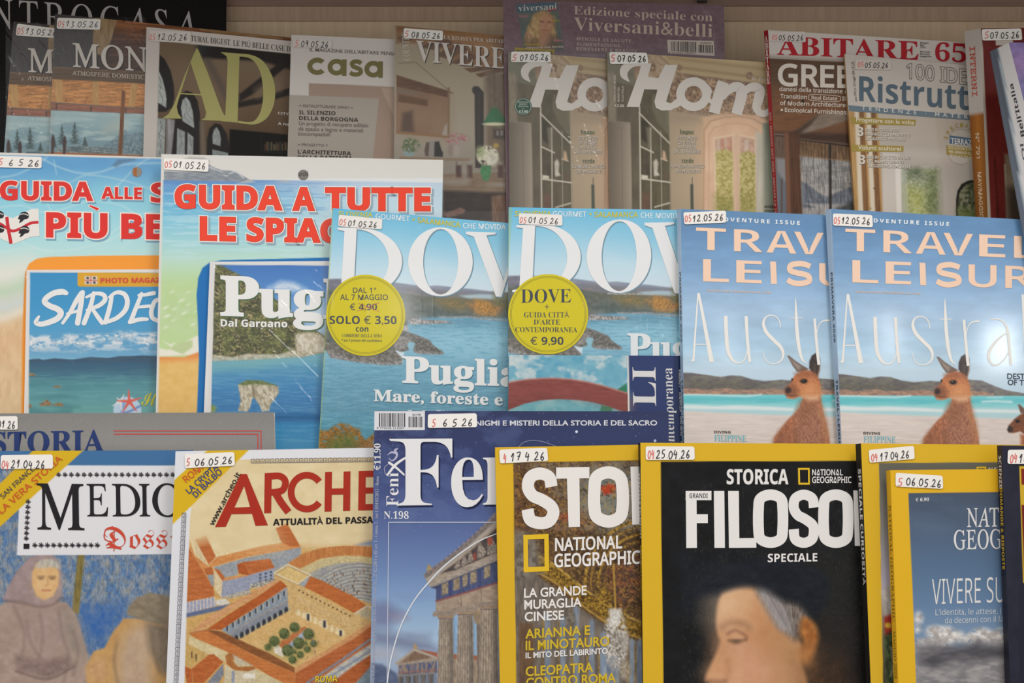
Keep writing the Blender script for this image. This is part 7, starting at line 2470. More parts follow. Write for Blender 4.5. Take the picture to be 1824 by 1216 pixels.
    a.poly([(430, 1010), (460, 990), (510, 1000), (490, 1050), (520, 1090), (640, 1090), (670, 1110), (600, 1130), (500, 1120), (440, 1070)], ('#b0733f', '#9c6234', 12, 16, 3), 1)
    a.poly([(430, 1075), (500, 1120), (600, 1130), (665, 1110), (660, 1216), (420, 1216)], ('#d3c6aa', '#c2b393', 14, 30, 3), 1)
    a.poly([(480, 1125), (502, 1128), (500, 1216), (478, 1216)], '#8e93a6', 1)
    a.rect(568, 1145, 655, 1180, '#e2dcd0', 1)
    a.poly([(490, 1000), (640, 1085), (530, 1092), (500, 1060)], ('#d2bf98', '#a9a59a', 14, 16, 6), 2)
    a.poly([(660, 1110), (960, 1260), (960, 1300), (660, 1240)], ('#cfc09a', '#bfb088', 20, 20, 5), 1.5)
    a.rect(60, 1300, 1700, 2600, ground, 4)
    a.grain([(120, 240), (1640, 150), (1640, 1300), (100, 1300)], 9, 7, 12, 0.11, 2.2)
    # the fade at the top of the drawing
    a.poly([(165, -20), (330, -20), (300, 100), (170, 130)], '#e0cca2', 18, 0.9)
    # white margins
    a.poly([(-100, -700), (205, -700), (195, -300), (160, 0), (120, 1216), (70, 2600), (-300, 2600)], '#dddde1', 0.5)
    a.frame(*D1)
    a.poly([(1055, 38), (1262, 33), (1235, 60), (858, 428), (700, 560), (700, 350), (868, 206)], '#d7b021', 0.5)


m = Mag('magazine', 'archaeology magazine with a drawn aerial view of an ancient courtyard and theatre', 'magazine', 3,
        (312.7, 803.5), (700, 796.5), (296, 1216), (690, 1216), (294, 794, 670, 1220), art_archeo, group='history and science magazines in the bottom row', t=0.006, mat=M_SATIN)
m.frame(*D2)
K = 1227.2
AR = '#a9301f'
m.poly([(1068 - K, 442), (1196 - K, 178), (1226 - K, 178), (104, 433), (42, 436), (1213 - K, 238), (1122 - K, 440)], AR, 'title_lettering', 1)
m.quad([(1150 - K, 345), (1270 - K, 342), (1282 - K, 375), (1135 - K, 378)], AR, 'title_lettering', 1)
m.quad([(88, 174), (123, 172), (120, 372), (85, 373)], AR, 'title_lettering', 1)
m.stroke([(110, 190), (160, 188), (186, 205), (190, 232), (170, 262), (112, 270)], 33, AR, 'title_lettering', cap='')
m.stroke([(140, 270), (170, 320), (206, 368)], 36, AR, 'title_lettering', cap='')
m.ring(297, 268, 78, 33, AR, 'title_lettering', 1, 50, 38, 322, ry=84)
m.quad([(388, 168), (422, 167), (420, 364), (385, 365)], AR, 'title_lettering', 1)
m.quad([(480, 166), (514, 165), (512, 361), (477, 362)], AR, 'title_lettering', 1)
m.quad([(415, 250), (485, 249), (485, 280), (415, 281)], AR, 'title_lettering', 1)
m.quad([(555, 164), (590, 163), (588, 358), (552, 359)], AR, 'title_lettering', 1)
for y0, y1 in ((163, 194), (246, 276), (328, 359)):
    m.quad([(570, y0), (690, y0 - 3), (690, y1 - 3), (570, y1)], AR, 'title_lettering', 1.1)
m.text('ATTUALITÀ DEL PASSATO', 129, 433, 627, 421, 31, 'sb', '#26221f', pre=19, off=0.02)
m.frame(*D1)
# meander borders
mk = '#6f6c72'
for k in range(52):
    x = 1248 + 24.0 * k
    y = 114 - 0.012 * (x - 1240)
    m.stroke([(x, y + 8), (x, y - 10), (x + 17, y - 10), (x + 17, y + 3), (x + 8, y + 3), (x + 8, y - 3)], 3.2, mk, 'meander_border', smooth=False, cap='')
    m.rect(x, y + 8, x + 24, y + 11, mk, 'meander_border')
for k in range(38):
    y = 372 + 23.0 * k
    x = 914 - 0.048 * (y - 372)
    m.stroke([(x + 9, y), (x - 10, y), (x - 10, y + 16), (x + 3, y + 16), (x + 3, y + 8), (x - 3, y + 8)], 3.2, mk, 'meander_border', smooth=False, cap='')
    m.rect(x + 8, y, x + 11, y + 23, mk, 'meander_border')
tilt(m, 'ROMA', 926, 222, 1030, 138, 34, 'sr', '#cf5a2e', off=0.008)
tilt(m, 'LA CRYPTA', 940, 278, 1086, 148, 30, 'sr', '#2b3d7c', off=0.014)
tilt(m, 'DI BALBO', 974, 297, 1106, 172, 30, 'sr', '#2b3d7c', off=0.014)
tilt(m, 'www.archeo.it', 1060, 436, 1196, 178, 25, 'sr', '#2c2724', off=0.02)
m.frame(*E1)
m.text('ROMA', 1114, 1212, 1280, 1206, 48, 'sb', '#e0bd2a', shadow=(4, 4, '#5a3018'))
m.frame(*C1)
m.sticker([(1304, 1064), (1655, 1050), (1660, 1146), (1304, 1164)], '5', '06.05.26', (0.03, 0.12), (0.2, 0.97), hy=(0.12, 0.62), bw=0.065)
m.T = (0, 0, 1)
m.done()
# ---- mystery magazine with the temple
def art_fenix(a):
    a.frame(*E2)
    a.grad((0, -560), (0, 1216), [(0, '#2a3257'), (0.2, '#2f3b6b'), (0.36, '#48578a'), (0.45, '#566a9c'), (0.6, '#6c86b4'), (0.72, '#86a4c9'), (0.85, '#a3bcd4'), (1, '#8f9db8')])
    a.poly([(-100, -560), (1000, -560), (1000, 300), (-100, 300)], '#5e6f9d', 3, 0.35, nz=(120, 90, 5, 0.55, 0.12))
    rnd = random.Random(5)
    for _ in range(260):
        a.ell(rnd.uniform(20, 1950), rnd.uniform(-530, 260), rnd.uniform(1.2, 2.6), rnd.uniform(1.2, 2.6), '#aab4d0', 0.6, rnd.uniform(0.3, 0.9))
    # clouds
    for q, c in (([(30, 700), (120, 690), (220, 760), (140, 860), (30, 850)], '#6b6f92'), ([(30, 870), (200, 900), (400, 950), (460, 1010), (300, 1010), (30, 970)], '#6c7390'), ([(140, 640), (300, 620), (400, 660), (250, 690)], '#7c93bd'),
                 ([(260, 905), (400, 905), (380, 930), (270, 925)], '#7d86a0'), ([(30, 990), (200, 1010), (190, 1060), (30, 1060)], '#a7a3ae'), ([(150, 780), (240, 770), (260, 800), (180, 820)], '#8f8598')):
        a.poly(q, c, 10, 0.75)
    a.poly([(30, 1090), (90, 1095), (180, 1150), (250, 1260), (30, 1300)], ('#4a5876', '#5b6984', 30, 20, 3), 3)
    st = ('#8f8072', '#a69684', 14, 22, 4, 2.4)
    std = ('#6a5d54', '#7f7064', 12, 24, 6, 2.4)
    # far temple
    a.poly([(330, 1000), (450, 1020), (450, 1060), (360, 1040)], '#9c5b48', 1.2)
    a.poly([(450, 1030), (560, 1030), (720, 1045), (720, 1085), (450, 1080)], '#a06a52', 1.2)
    a.poly([(550, 1075), (720, 1085), (720, 1300), (550, 1300)], ('#b9a48c', '#8f8172', 12, 40, 4), 1.2)
    a.poly([(175, 1088), (300, 990), (446, 1048), (446, 1072), (200, 1106)], st, 1)
    a.poly([(215, 1085), (300, 1012), (420, 1052), (260, 1080)], ('#6d5646', '#8a6d58', 8, 30, 5), 1)
    a.line([(178, 1090), (300, 1000), (446, 1056)], 7, '#aea59c', 1)
    a.poly([(196, 1104), (446, 1072), (448, 1150), (200, 1165)], ('#4a5374', '#8f7d72', 14, 30, 4, 3), 1)
    a.line([(198, 1150), (448, 1132)], 8, '#8c5f56', 1)
    a.poly([(290, 995), (300, 958), (318, 975), (322, 998)], '#a58c6c', 1)
    for k in range(5):
        x = 196 + 48 * k
        a.poly([(x, 1172 - 4 * k), (x + 36, 1168 - 4 * k), (x + 30, 1300), (x + 6, 1300)], ('#8a8078', '#5d564f', 7, 60, k, 3), 1)
        a.rect(x - 2, 1164 - 4 * k, x + 40, 1176 - 4 * k, '#a0968c', 1)
    a.poly([(196, 1160), (448, 1145), (450, 1300), (200, 1300)], '#3c3a42', 3, 0.35)
    # big temple
    a.poly([(360, 520), (410, 478), (560, 370), (700, 250), (830, 110), (1000, -30), (1000, 700), (830, 760), (440, 770), (440, 600), (395, 590)], st, 1)
    a.poly([(360, 520), (410, 478), (560, 370), (700, 250), (830, 122), (1000, -30), (1000, 20), (830, 165), (700, 290), (560, 405), (375, 545)], ('#6b625e', '#857b76', 10, 10, 5, 2.6), 1)
    for k in range(34):
        x = 380 + 14 * k
        y = 520 - 12.1 * k
        a.ell(x, y, 4, 6, '#a7767c' if k % 2 else '#4d566e', 0.8, 0.8)
    a.poly([(375, 548), (560, 410), (830, 172), (1000, 30), (1000, 70), (830, 205), (480, 500), (400, 575)], '#a79c92', 1)
    a.poly([(470, 510), (600, 420), (830, 218), (1000, 80), (1000, 330), (830, 375), (560, 490)], ('#3d3636', '#544a47', 14, 14, 4), 1.2)
    fig = ('#a79a8c', '#6f655e', 7, 9, 5, 3)
    for q in ([(555, 475), (575, 440), (592, 430), (600, 465), (570, 480)], [(600, 465), (612, 410), (630, 402), (648, 440), (630, 460)], [(648, 440), (650, 375), (668, 366), (682, 420), (670, 438)], [(705, 415), (712, 330), (728, 312), (765, 370), (740, 410)],
              [(770, 390), (775, 300), (800, 285), (830, 330), (830, 380)]):
        a.poly(q, fig, 1)
    a.poly([(676, 385), (700, 375), (700, 425), (684, 430)], '#8c463e', 1.5)
    a.poly([(768, 285), (800, 265), (806, 320), (780, 330)], '#a04a3a', 1.5)
    a.poly([(395, 582), (560, 500), (830, 385), (1000, 330), (1000, 370), (830, 425), (440, 590), (400, 600)], ('#8c8076', '#b0a396', 20, 9, 3), 1)
    a.poly([(405, 600), (440, 590), (830, 430), (1000, 370), (1000, 400), (830, 455), (442, 612)], '#3c4462', 1.2)
    fz = [(442, 605), (830, 450), (1000, 390), (1000, 540), (832, 575), (440, 695)]
    a.poly(fz, ('#3d4568', '#515a80', 8, 30, 3), 1)
    for x in (478, 552, 612, 662, 750, 850):
        y = 605 - (x - 442) * 0.4
        w = 40 if x not in (612,) else 32
        a.poly([(x, y - 10), (x + w, y - 26), (x + w, y + 48), (x, y + 62)], ('#a8977c', '#7c6c58', 8, 9, x, 3), 1)
    for k in range(9):
        x = 446 + 9 * (k % 3) + (80 if k > 2 else 0) + (185 if k > 5 else 0)
        a.line([(x, 600 - (x - 442) * 0.4), (x, 690 - (x - 442) * 0.33)], 3, '#2d3866', 0.7)
    a.line([(440, 690), (640, 632), (832, 572), (1000, 530)], 10, '#8f4c46', 1)
    a.poly([(442, 702), (832, 580), (1000, 540), (1000, 690), (832, 690), (700, 700), (560, 740), (442, 765)], ('#94806e', '#ab9885', 26, 16, 4, 2.6), 1)
    a.line([(600, 655), (605, 720)], 3, '#5f5148', 0.8)
    a.line([(730, 612), (732, 690)], 3, '#5f5148', 0.8)
    a.poly([(380, 500), (385, 455), (395, 450), (412, 472), (410, 490)], ('#8f7a58', '#b09a70', 7, 9, 3), 1)
    # sky between the columns
    a.poly([(548, 800), (580, 790), (585, 1300), (548, 1300)], '#86a9cc', 2)
    a.poly([(676, 820), (726, 790), (716, 1300), (690, 1300)], '#8fb0d0', 2)
    a.poly([(548, 1030), (720, 1040), (720, 1300), (548, 1300)], ('#b59f86', '#8c7a68', 10, 40, 7), 1.5)
    a.poly([(548, 1030), (720, 1042), (720, 1070), (548, 1060)], '#9c5f48', 1.5)
    # columns
    a.poly([(700, 780), (725, 760), (735, 1300), (710, 1300)], std, 1)
    a.poly([(676, 760), (830, 720), (740, 840), (690, 830)], ('#83725f', '#a18a6c', 10, 10, 3), 1.5)
    for x0, x1, yt in ((460, 548, 800), (582, 676, 775), (728, 835, 740)):
        xc = (x0 + x1) / 2
        a.poly([(x0, yt), (x1, yt), (x1 + 10, 1320), (x0 - 14, 1320)], st, 1)
        for k in range(7):
            f = (k + 0.5) / 7
            xa = x0 + (x1 - x0) * f
            xb = x0 - 14 + (x1 - x0 + 24) * f
            a.line([(xa, yt + 10), (xb, 1320)], 5, '#5c5149', 1.0, 0.6)
            a.line([(xa + 5, yt + 10), (xb + 6, 1320)], 4, '#b5a695', 0.9, 0.5)
        a.grain([(x0 - 10, yt), (x1 + 10, yt), (x1 + 10, 1320), (x0 - 14, 1320)], 8, 26, int(x0), 0.25)
        a.poly([(x1 - 22, yt), (x1, yt), (x1 + 10, 1320), (x1 - 16, 1320)], '#4a423d', 5, 0.6)
        a.poly([(x0 - 16, yt - 18), (x1 + 14, yt - 26), (x1, yt + 6), (x0, yt + 8)], ('#8a7460', '#a58a6c', 10, 8, 4), 1)
        a.line([(x0, yt + 2), (x1, yt + 1)], 5, '#4a5074', 0.8, 0.7)
        a.poly([(x0 - 40, yt - 40), (x0 - 10, yt - 50), (x1 + 24, yt - 44), (x1 + 20, yt - 20), (x0 - 40, yt - 12)], ('#9d8d7e', '#83756a', 20, 9, 4), 1)
    a.rect(-40, 1300, 1000, 2600, '#4e5361', 6)


m = Mag('magazine', 'navy starry magazine with a columned temple, white serif title and a barcode at its top', 'magazine', 3,
        (667, 731.7), (1191, 732.3), (659.5, 1216), (1193, 1216), (655, 728, 1196, 1220), art_fenix, group='history and science magazines in the bottom row', t=0.0045, mat=M_GLOSS, sl=0.09, dy=-0.001)
W = '#e4e2e3'
m.frame(*D2)
m.text('F', 742, 338, 1020, 334, 334, 'nb', W, 'title_lettering', off=-0.026, shadow=(8, 10, '#1c2346'))
m.poly([(706, 4), (1018, 2), (1016, 18), (770, 18), (712, 14)], W, 'title_lettering', 1)
m.text('e', 1014, 340, 1172, 338, 352, 'nb', W, 'title_lettering', off=-0.026, shadow=(8, 10, '#1c2346'))
m.text('n', 1172, 334, 1400, 330, 352, 'nb', W, 'title_lettering', off=-0.026, shadow=(8, 10, '#1c2346'))
m.text('N.198', 680, 400, 803, 401, 36, 'nb', W, off=-0.018)
m.text('Feni', 752, 338, 752, 172, 62, 'nb', W, 'small_logo', up=(-60, 0), off=-0.02)
m.stroke([(700, 180), (740, 130), (796, 92)], [10, 13, 9], W, 'small_logo', smooth=True)
m.stroke([(706, 122), (745, 150), (780, 182)], [12, 11, 8], W, 'small_logo', smooth=True)
LV = '#b9b4cf'
m.stroke([(748, 52), (735, 62), (745, 80), (738, 100), (720, 112), (705, 100)], [5, 12, 10, 9, 5, 3], LV, 'small_logo')
m.stroke([(745, 80), (720, 70), (698, 84)], [8, 9, 2], LV, 'small_logo')
m.stroke([(700, 130), (682, 150), (690, 180), (712, 190)], 2.5, LV, 'small_logo')
m.text('Poste Italiane SpA Spedizione in A. Postale - D.L. 353/03 (conv. in L. 27/02/2004 n.46) art. 1 - Comma 1 - Aut C/RM/63/2011 - Roma', 632, 1230, 655, 190, 15, 'nb', '#b3b5c8', up=(-16, 0), off=-0.01)
m.frame(*C2)
m.text('€11,90', 942, 1178, 942, 990, 40, 'nb', W, up=(-42, 0))
m.quad([(900, 762), (1256, 762), (1255, 895), (898, 896)], '#d9d8dc', 'barcode', 0.6)
rnd = random.Random(9)
x = 932
while x < 1240:
    w = rnd.choice([3, 4, 6, 8])
    if not 1118 < x < 1140:
        y0, y1 = (775, 872) if x < 1125 else (800, 875)
        m.quad([(x, y0), (x + w, y0), (x + w, y1), (x, y1)], '#3c3a3e', 'barcode', 0.9)
    x += w + rnd.choice([3, 4, 6])
m.text('60198', 1168, 794, 1226, 794, 15, None, '#55535a', 'barcode', 0.9, off=0.01)
m.text('9 772036 212007', 916, 888, 1112, 888, 13, None, '#55535a', 'barcode', 0.9, off=0.01)
m.frame()
m.text('NIGMI E MISTERI DELLA STORIA E DEL SACRO', 847, 757.6, 1170.5, 757.2, 8.6, None, '#d6d6de', off=0.02)
m.frame(*E2)
m.rect(133, 178, 1200, 183, '#c2c6d6', 'line_frame', 0.8)
m.quad([(132, 180), (137, 180), (126, 1400), (121, 1400)], '#c2c6d6', 'line_frame', 0.8)
m.stroke([(860, 245), (740, 290), (640, 350), (550, 415), (480, 475), (400, 560), (320, 655), (255, 760), (205, 870), (165, 1000), (140, 1110), (124, 1230)], [6, 7, 8, 9, 9, 9, 8, 8, 8, 8, 8, 8], '#d9dce2', 'comet_arc', 1.2)
m.frame(*C3)
m.stroke([(155, 940), (190, 905), (250, 890), (320, 900), (420, 935)], 4, '#8a90ae', 'comet_arc', 1)
m.disc(536, 834, 9, '#c9d4ea', 'star', 0.9)
m.disc(536, 834, 4, '#f0f2f6', 'star', 1.1)
m.disc(1046, 893, 9, '#b5bfd9', 'star', 0.9)
m.frame(*C2)
m.sticker([(1278, 782), (1622, 776), (1626, 874), (1276, 880)], '5', '6 5 26', (0.08, 0.18), (0.3, 0.93), hy=(0.08, 0.6), bw=0.065, slope=-0.05)
m.T = (0, 0, 1)
m.done()

YEL = '#d9ae28'


# ---- history magazine with the gilded gallery
def art_storica(a):
    a.frame(*E3)
    a.fill(YEL)
    pic = [(85, 70), (1000, 52), (1000, 2600), (122, 2600)]
    a.clip(pic)
    a.poly(pic, ('#4a3626', '#6b4f32', 50, 40, 4, 2.6), 0.5)
    a.poly([(85, 70), (900, 60), (900, 420), (90, 420)], ('#5b4434', '#7c6a58', 46, 40, 6, 3), 2)
    a.poly([(440, 150), (640, 100), (740, 160), (740, 360), (560, 420), (420, 330)], ('#6d7b7c', '#8f8a78', 40, 40, 5, 3), 26, 0.85)
    a.poly([(92, 100), (240, 130), (300, 260), (260, 420), (92, 420)], ('#4d3524', '#7d5330', 26, 22, 8, 3), 10, 0.9)
    a.poly([(260, 290), (420, 300), (520, 380), (400, 440), (280, 420)], ('#6a5a4e', '#94633c', 22, 20, 3, 3), 12, 0.8)
    a.poly([(535, 195), (580, 180), (620, 188), (612, 225), (560, 238)], '#b03c26', 3)
    a.poly([(320, 350), (370, 330), (400, 350), (350, 375)], '#9c4530', 5, 0.8)
    g = '#b8913a'
    for R_, w in ((330, 16), (300, 8), (262, 14), (228, 6)):
        P = [(790 + R_ * math.cos(t), 700 - R_ * math.sin(t)) for t in np.linspace(1.4, 3.2, 24)]
        a.line(P, w, ('#c29a40', '#7d5a22', 8, 8, R_, 3), 1.5, 0.9)
    for R_, w in ((250, 14), (215, 7)):
        P = [(880 + R_ * math.cos(t), 900 - R_ * math.sin(t)) for t in np.linspace(1.6, 3.2, 20)]
        a.line(P, w, ('#c29a40', '#6d4f20', 8, 8, R_, 3), 1.5, 0.9)
    a.poly([(560, 640), (700, 560), (800, 520), (800, 720), (640, 830)], ('#4e3a34', '#8a5438', 22, 20, 9, 3), 8, 0.85)
    a.line([(90, 130), (170, 180), (250, 120)], 14, ('#a5802f', '#5d401c', 7, 7, 3, 3), 2, 0.8)
    a.line([(150, 560), (300, 640), (480, 790), (620, 890), (760, 950)], 66, ('#a8842f', '#5e431c', 9, 9, 4, 3), 2)
    a.line([(150, 515), (300, 600), (480, 745), (640, 850), (760, 905)], 10, '#d0ab52', 1.5, 0.8)
    a.line([(150, 605), (300, 690), (480, 840), (620, 935), (760, 990)], 10, '#c29c44', 1.5, 0.8)
    a.poly([(520, 740), (560, 710), (600, 760), (590, 860), (530, 860)], ('#b08a34', '#5c421c', 9, 9, 6, 3), 3)
    a.poly(pic, '#b08a3a', 2, 0.6, nz=(9, 8, 31, 0.64, 0.04))
    a.poly(pic, '#241a12', 2, 0.5, nz=(11, 10, 41, 0.62, 0.05))
    a.line([(608, 600), (618, 830)], 10, '#b08a3c', 1.2)
    a.line([(352, 160), (354, 450)], 5, '#8f6a30', 1, 0.7)
    a.line([(606, 200), (606, 380)], 5, '#a87c38', 1, 0.7)
    # lower hall
    hall = [(90, 430), (150, 620), (300, 720), (480, 860), (620, 950), (760, 1010), (760, 2600), (100, 2600)]
    a.poly(hall, ('#5f564e', '#7d7064', 10, 60, 7, 2.8), 2)
    a.poly([(88, 420), (200, 440), (240, 640), (100, 700)], ('#5c544c', '#837a70', 16, 24, 5, 2.8), 8)
    for x, y0 in ((250, 860), (330, 880), (400, 830), (480, 900), (540, 960), (690, 1000), (730, 1000)):
        a.poly([(x, y0), (x + 14, y0 - 18), (x + 28, y0), (x + 30, 1400), (x - 2, 1400)], ('#6f7f96', '#8d98a6', 9, 40, x, 2.6), 1.5, 0.8)
        a.line([(x - 8, y0 + 20), (x - 10, 1400)], 7, ('#a8843c', '#6d5228', 8, 14, x, 3), 1.2, 0.9)
    a.ell(385, 890, 28, 44, ('#4d4740', '#8a8176', 9, 9, 4), 3, 0.8)
    a.poly([(115, 900), (190, 905), (200, 1400), (115, 1400)], ('#5a4232', '#75583e', 12, 60, 4), 3, 0.9)
    a.poly([(540, 1060), (640, 1060), (640, 1400), (540, 1400)], ('#6f87a8', '#a9b2bc', 12, 50, 5, 2.6), 4, 0.6)
    # chandelier
    a.ell(618, 990, 66, 150, ('#8c8378', '#d6cfc6', 7, 9, 5, 3.4), 3, 0.95, nz=(12, 14, 3, 0.4, 0.1))
    a.poly([(583, 830), (650, 830), (640, 920), (590, 920)], ('#b9b2a8', '#e0dbd4', 7, 12, 4, 3), 3)
    a.ell(665, 1000, 20, 60, '#b5aea4', 4, 0.6)
    a.ell(670, 1150, 30, 50, ('#8a7a60', '#c2b8a8', 7, 9, 7, 3), 3, 0.8)


m = Mag('magazine', 'yellow-bordered history magazine with a gilded palace gallery and thick white title letters', 'magazine', 3,
        (882, 796.5), (1180, 791), (890.8, 1216), (1186, 1216), (878, 788, 1148, 1220), art_storica, group='yellow-bordered magazines in the bottom row', t=0.005, mat=M_SATIN)
m.frame(*E3)
W = '#e9e4df'
P = 'title_lettering'
m.stroke([(285, 195), (272, 145), (224, 126), (176, 145), (162, 195), (186, 240), (236, 264), (282, 296), (294, 335), (270, 375), (222, 384), (174, 366), (160, 312)], 63, W, P, cap='')
m.quad([(309, 95), (482, 92), (482, 150), (309, 153)], W, P, 1)
m.quad([(364, 120), (430, 118), (433, 403), (374, 405)], W, P, 1.1)
m.stroke([(508, 210), (520, 145), (580, 120), (640, 145), (655, 210), (655, 300), (640, 352), (582, 376), (522, 352), (508, 300)], 64, W, P, closed=True)
m.quad([(696, 90), (900, 86), (900, 388), (706, 392)], W, P, 1)
for q in ([(138, 446), (270, 440), (270, 466), (138, 470)], [(138, 614), (272, 609), (272, 634), (140, 640)], [(138, 446), (161, 446), (164, 640), (140, 640)], [(247, 441), (270, 440), (272, 634), (249, 636)]):
    m.quad(q, '#e3b92a', 'logo_rectangle', 0.8)
m.text('NATIONAL', 303, 528, 653, 514, 64, 'sr', W, off=0.026)
m.text('GEOGRAPHIC', 299, 613, 746, 594, 66, 'sr', W, off=0.026)
Yl = '#d2b32e'
for t, x0, y0, x1, y1, h, c in (('LA GRANDE', 142, 772, 468, 756, 46, W), ('MURAGLIA', 143, 833, 442, 818, 46, W), ('CINESE', 145, 895, 350, 885, 46, W), ('ARIANNA E', 148, 985, 486, 964, 47, Yl),
                                ('IL MINOTAURO', 150, 1046, 586, 1022, 47, Yl), ('IL MITO DEL LABIRINTO', 150, 1088, 578, 1063, 29, W), ('CLEOPATRA', 150, 1181, 502, 1158, 48, Yl), ('CONTRO ROMA', 152, 1240, 620, 1212, 48, Yl)):
    m.text(t, x0, y0, x1, y1, h, None, c, off=0.02)
m.frame(*C3)
m.sticker([(34, 950), (345, 938), (352, 1024), (38, 1040)], '4', '17 4 26', (0.08, 0.15), (0.22, 0.95), hy=(0.12, 0.72), bw=0.075)
m.T = (0, 0, 1)
m.done()


# ---- philosophers special; the portrait is a plain stand-in of a man in a dark cap
def art_filo(a):
    a.frame(*D3)
    a.fill(YEL)
    a.clip([(827, 116), (2600, 110), (2600, 2600), (858, 2600)])
    a.poly([(827, 116), (2600, 110), (2600, 2600), (858, 2600)], ('#121212', '#191a1d', 60, 60, 4), 0.5)
    a.frame(*E4)
    a.poly([(40, 60), (900, 60), (900, 260), (500, 320), (40, 400)], ('#151b28', '#1f2736', 60, 40, 4), 40, 0.7)
    a.poly([(1000, 0), (1640, 20), (1640, 700), (1300, 600), (1000, 350)], ('#242321', '#302e2a', 60, 30, 6), 60, 0.8)
    a.poly([(-30, -800), (1800, -800), (1800, 1400), (-30, 1400)], '#34332f', 1.2, 0.6, nz=(9, 26, 5, 0.68, 0.02))
    a.poly([(1300, 700), (1640, 700), (1640, 1216), (1150, 1216)], ('#3a2a1e', '#2a2420', 40, 30, 3), 50, 0.8)
    # the head: a plain stand-in
    face = [(390, 300), (560, 255), (720, 265), (820, 340), (900, 520), (1080, 700), (1180, 860), (1170, 1000), (1160, 1300), (300, 1300), (240, 1216), (205, 1190), (215, 1130), (260, 1030), (320, 900), (350, 800), (330, 740), (312, 620), (322, 460), (350, 360)]
    a.poly(face, ('#c58f66', '#d3a37a', 90, 90, 4), 4, smooth=True)
    a.poly([(350, 360), (520, 290), (640, 300), (640, 470), (480, 560), (340, 560)], '#e8c7a2', 50, 0.9)
    a.poly([(500, 880), (800, 900), (980, 1000), (940, 1216), (520, 1216)], '#d39c80', 70, 0.8)
    a.poly([(700, 420), (840, 480), (900, 640), (820, 800), (700, 760), (640, 600)], '#b57a4e', 50, 0.7)
    a.poly([(940, 760), (1100, 780), (1170, 900), (1160, 1216), (1020, 1216)], '#9c7346', 50, 0.7)
    a.poly([(330, 780), (400, 780), (440, 900), (330, 1080), (290, 1080), (300, 960)], '#b88558', 24, 0.6)
    a.line([(370, 660), (470, 610), (600, 630), (640, 660)], 26, '#8d6a50', 9, 0.7, smooth=True)
    a.line([(430, 720), (500, 690), (580, 720), (620, 760)], 14, '#7d5640', 5, 0.8, smooth=True)
    a.line([(440, 790), (520, 792), (610, 785)], 12, '#4b3628', 4, 0.8, smooth=True)
    a.ell(515, 806, 34, 18, '#3a2c22', 4, 0.8)
    a.ell(530, 860, 90, 30, '#c9997a', 16, 0.6)
    a.line([(420, 1000), (440, 1080), (420, 1160)], 16, '#a5704c', 8, 0.6, smooth=True)
    a.line([(230, 1195), (320, 1205), (400, 1200)], 16, '#5d3d2c', 7, 0.8)
    a.ell(300, 1130, 70, 50, '#d5a078', 22, 0.6)
    # hair and cap
    a.poly([(710, 270), (840, 290), (980, 380), (1140, 430), (1230, 540), (1260, 640), (1180, 640), (1120, 780), (1060, 760), (920, 640), (820, 480)], ('#5d5048', '#8a8078', 12, 60, 5, 2.6), 8, smooth=True)
    for P in ([(760, 300), (840, 440), (960, 640)], [(850, 330), (930, 480), (1010, 660)], [(930, 380), (1010, 520), (1060, 700)], [(800, 310), (880, 450), (985, 640)]):
        a.line(P, 40, '#a7a0a0', 9, 0.8, smooth=True)
        a.line([(x + 28, y) for x, y in P], 8, '#5a5454', 3, 0.6, smooth=True)
    a.poly([(1180, 560), (1260, 580), (1320, 660), (1335, 780), (1290, 920), (1230, 1020), (1170, 1000), (1160, 900), (1190, 800), (1150, 700)], ('#bd7c42', '#a2642f', 40, 50, 4), 6, smooth=True)
    a.line([(1210, 640), (1270, 720), (1250, 840), (1200, 880)], 22, '#7c4624', 9, 0.7, smooth=True)
    a.ell(1210, 950, 50, 56, '#cf9660', 16, 0.8)
    a.poly([(60, 330), (300, 330), (390, 292), (560, 248), (720, 258), (860, 310), (1000, 390), (1160, 420), (1300, 560), (1420, 400), (1440, 200), (1300, 60), (900, -20), (500, 20), (240, 140)], ('#12161f', '#1c212b', 70, 40, 7), 9, 0.9, smooth=True)
    a.poly([(1280, 1020), (1480, 1080), (1540, 1300), (1260, 1300)], ('#7d4c28', '#4c3220', 60, 60, 4), 50, 0.7)


def sp_black(u, v):
    return rgb('#22211f')


m = Mag('magazine', 'yellow-bordered black special issue with a man in a dark cap in profile', 'magazine', 3,
        (1140.7, 788.3), (1560, 790.3), (1145.5, 1216), (1592, 1216), (1134, 785, 1556, 1220), art_filo, group='yellow-bordered magazines in the bottom row', t=0.007, mat=M_SATIN,
        spine=((1136.6, 789.5), (1144, 1216)), spine_art=sp_black)
m.frame()
W = '#e6e1de'
m.text('STORICA', 1294.5, 861.8, 1404.5, 861.8, 26, 'sb', W, off=0.012)
m.frame(*D3)
P = 'title_lettering'
m.quad([(952, 262), (1080, 262), (1080, 308), (952, 308)], W, P, 1)
m.quad([(953, 300), (1006, 300), (1008, 545), (955, 546)], W, P, 1.1)
m.quad([(1000, 378), (1062, 378), (1062, 422), (1000, 422)], W, P, 1)
m.text('GRANDI', 971, 298, 1062, 298, 24, 'sb', '#2c2a2a', layer=1.6, off=-0.008)
m.quad([(1092, 262), (1144, 262), (1147, 545), (1095, 545)], W, P, 1)
m.quad([(1163, 262), (1216, 262), (1219, 545), (1167, 545)], W, P, 1)
m.quad([(1180, 497), (1303, 496), (1303, 544), (1180, 545)], W, P, 1.1)
m.frame(*D4)
for x0 in (4, 328):
    cx = x0 + 87
    m.stroke([(cx - 60, 350), (cx - 50, 300), (cx, 281), (cx + 50, 300), (cx + 60, 350), (cx + 60, 450), (cx + 50, 500), (cx, 519), (cx - 50, 500), (cx - 60, 450)], 53, W, P, closed=True)
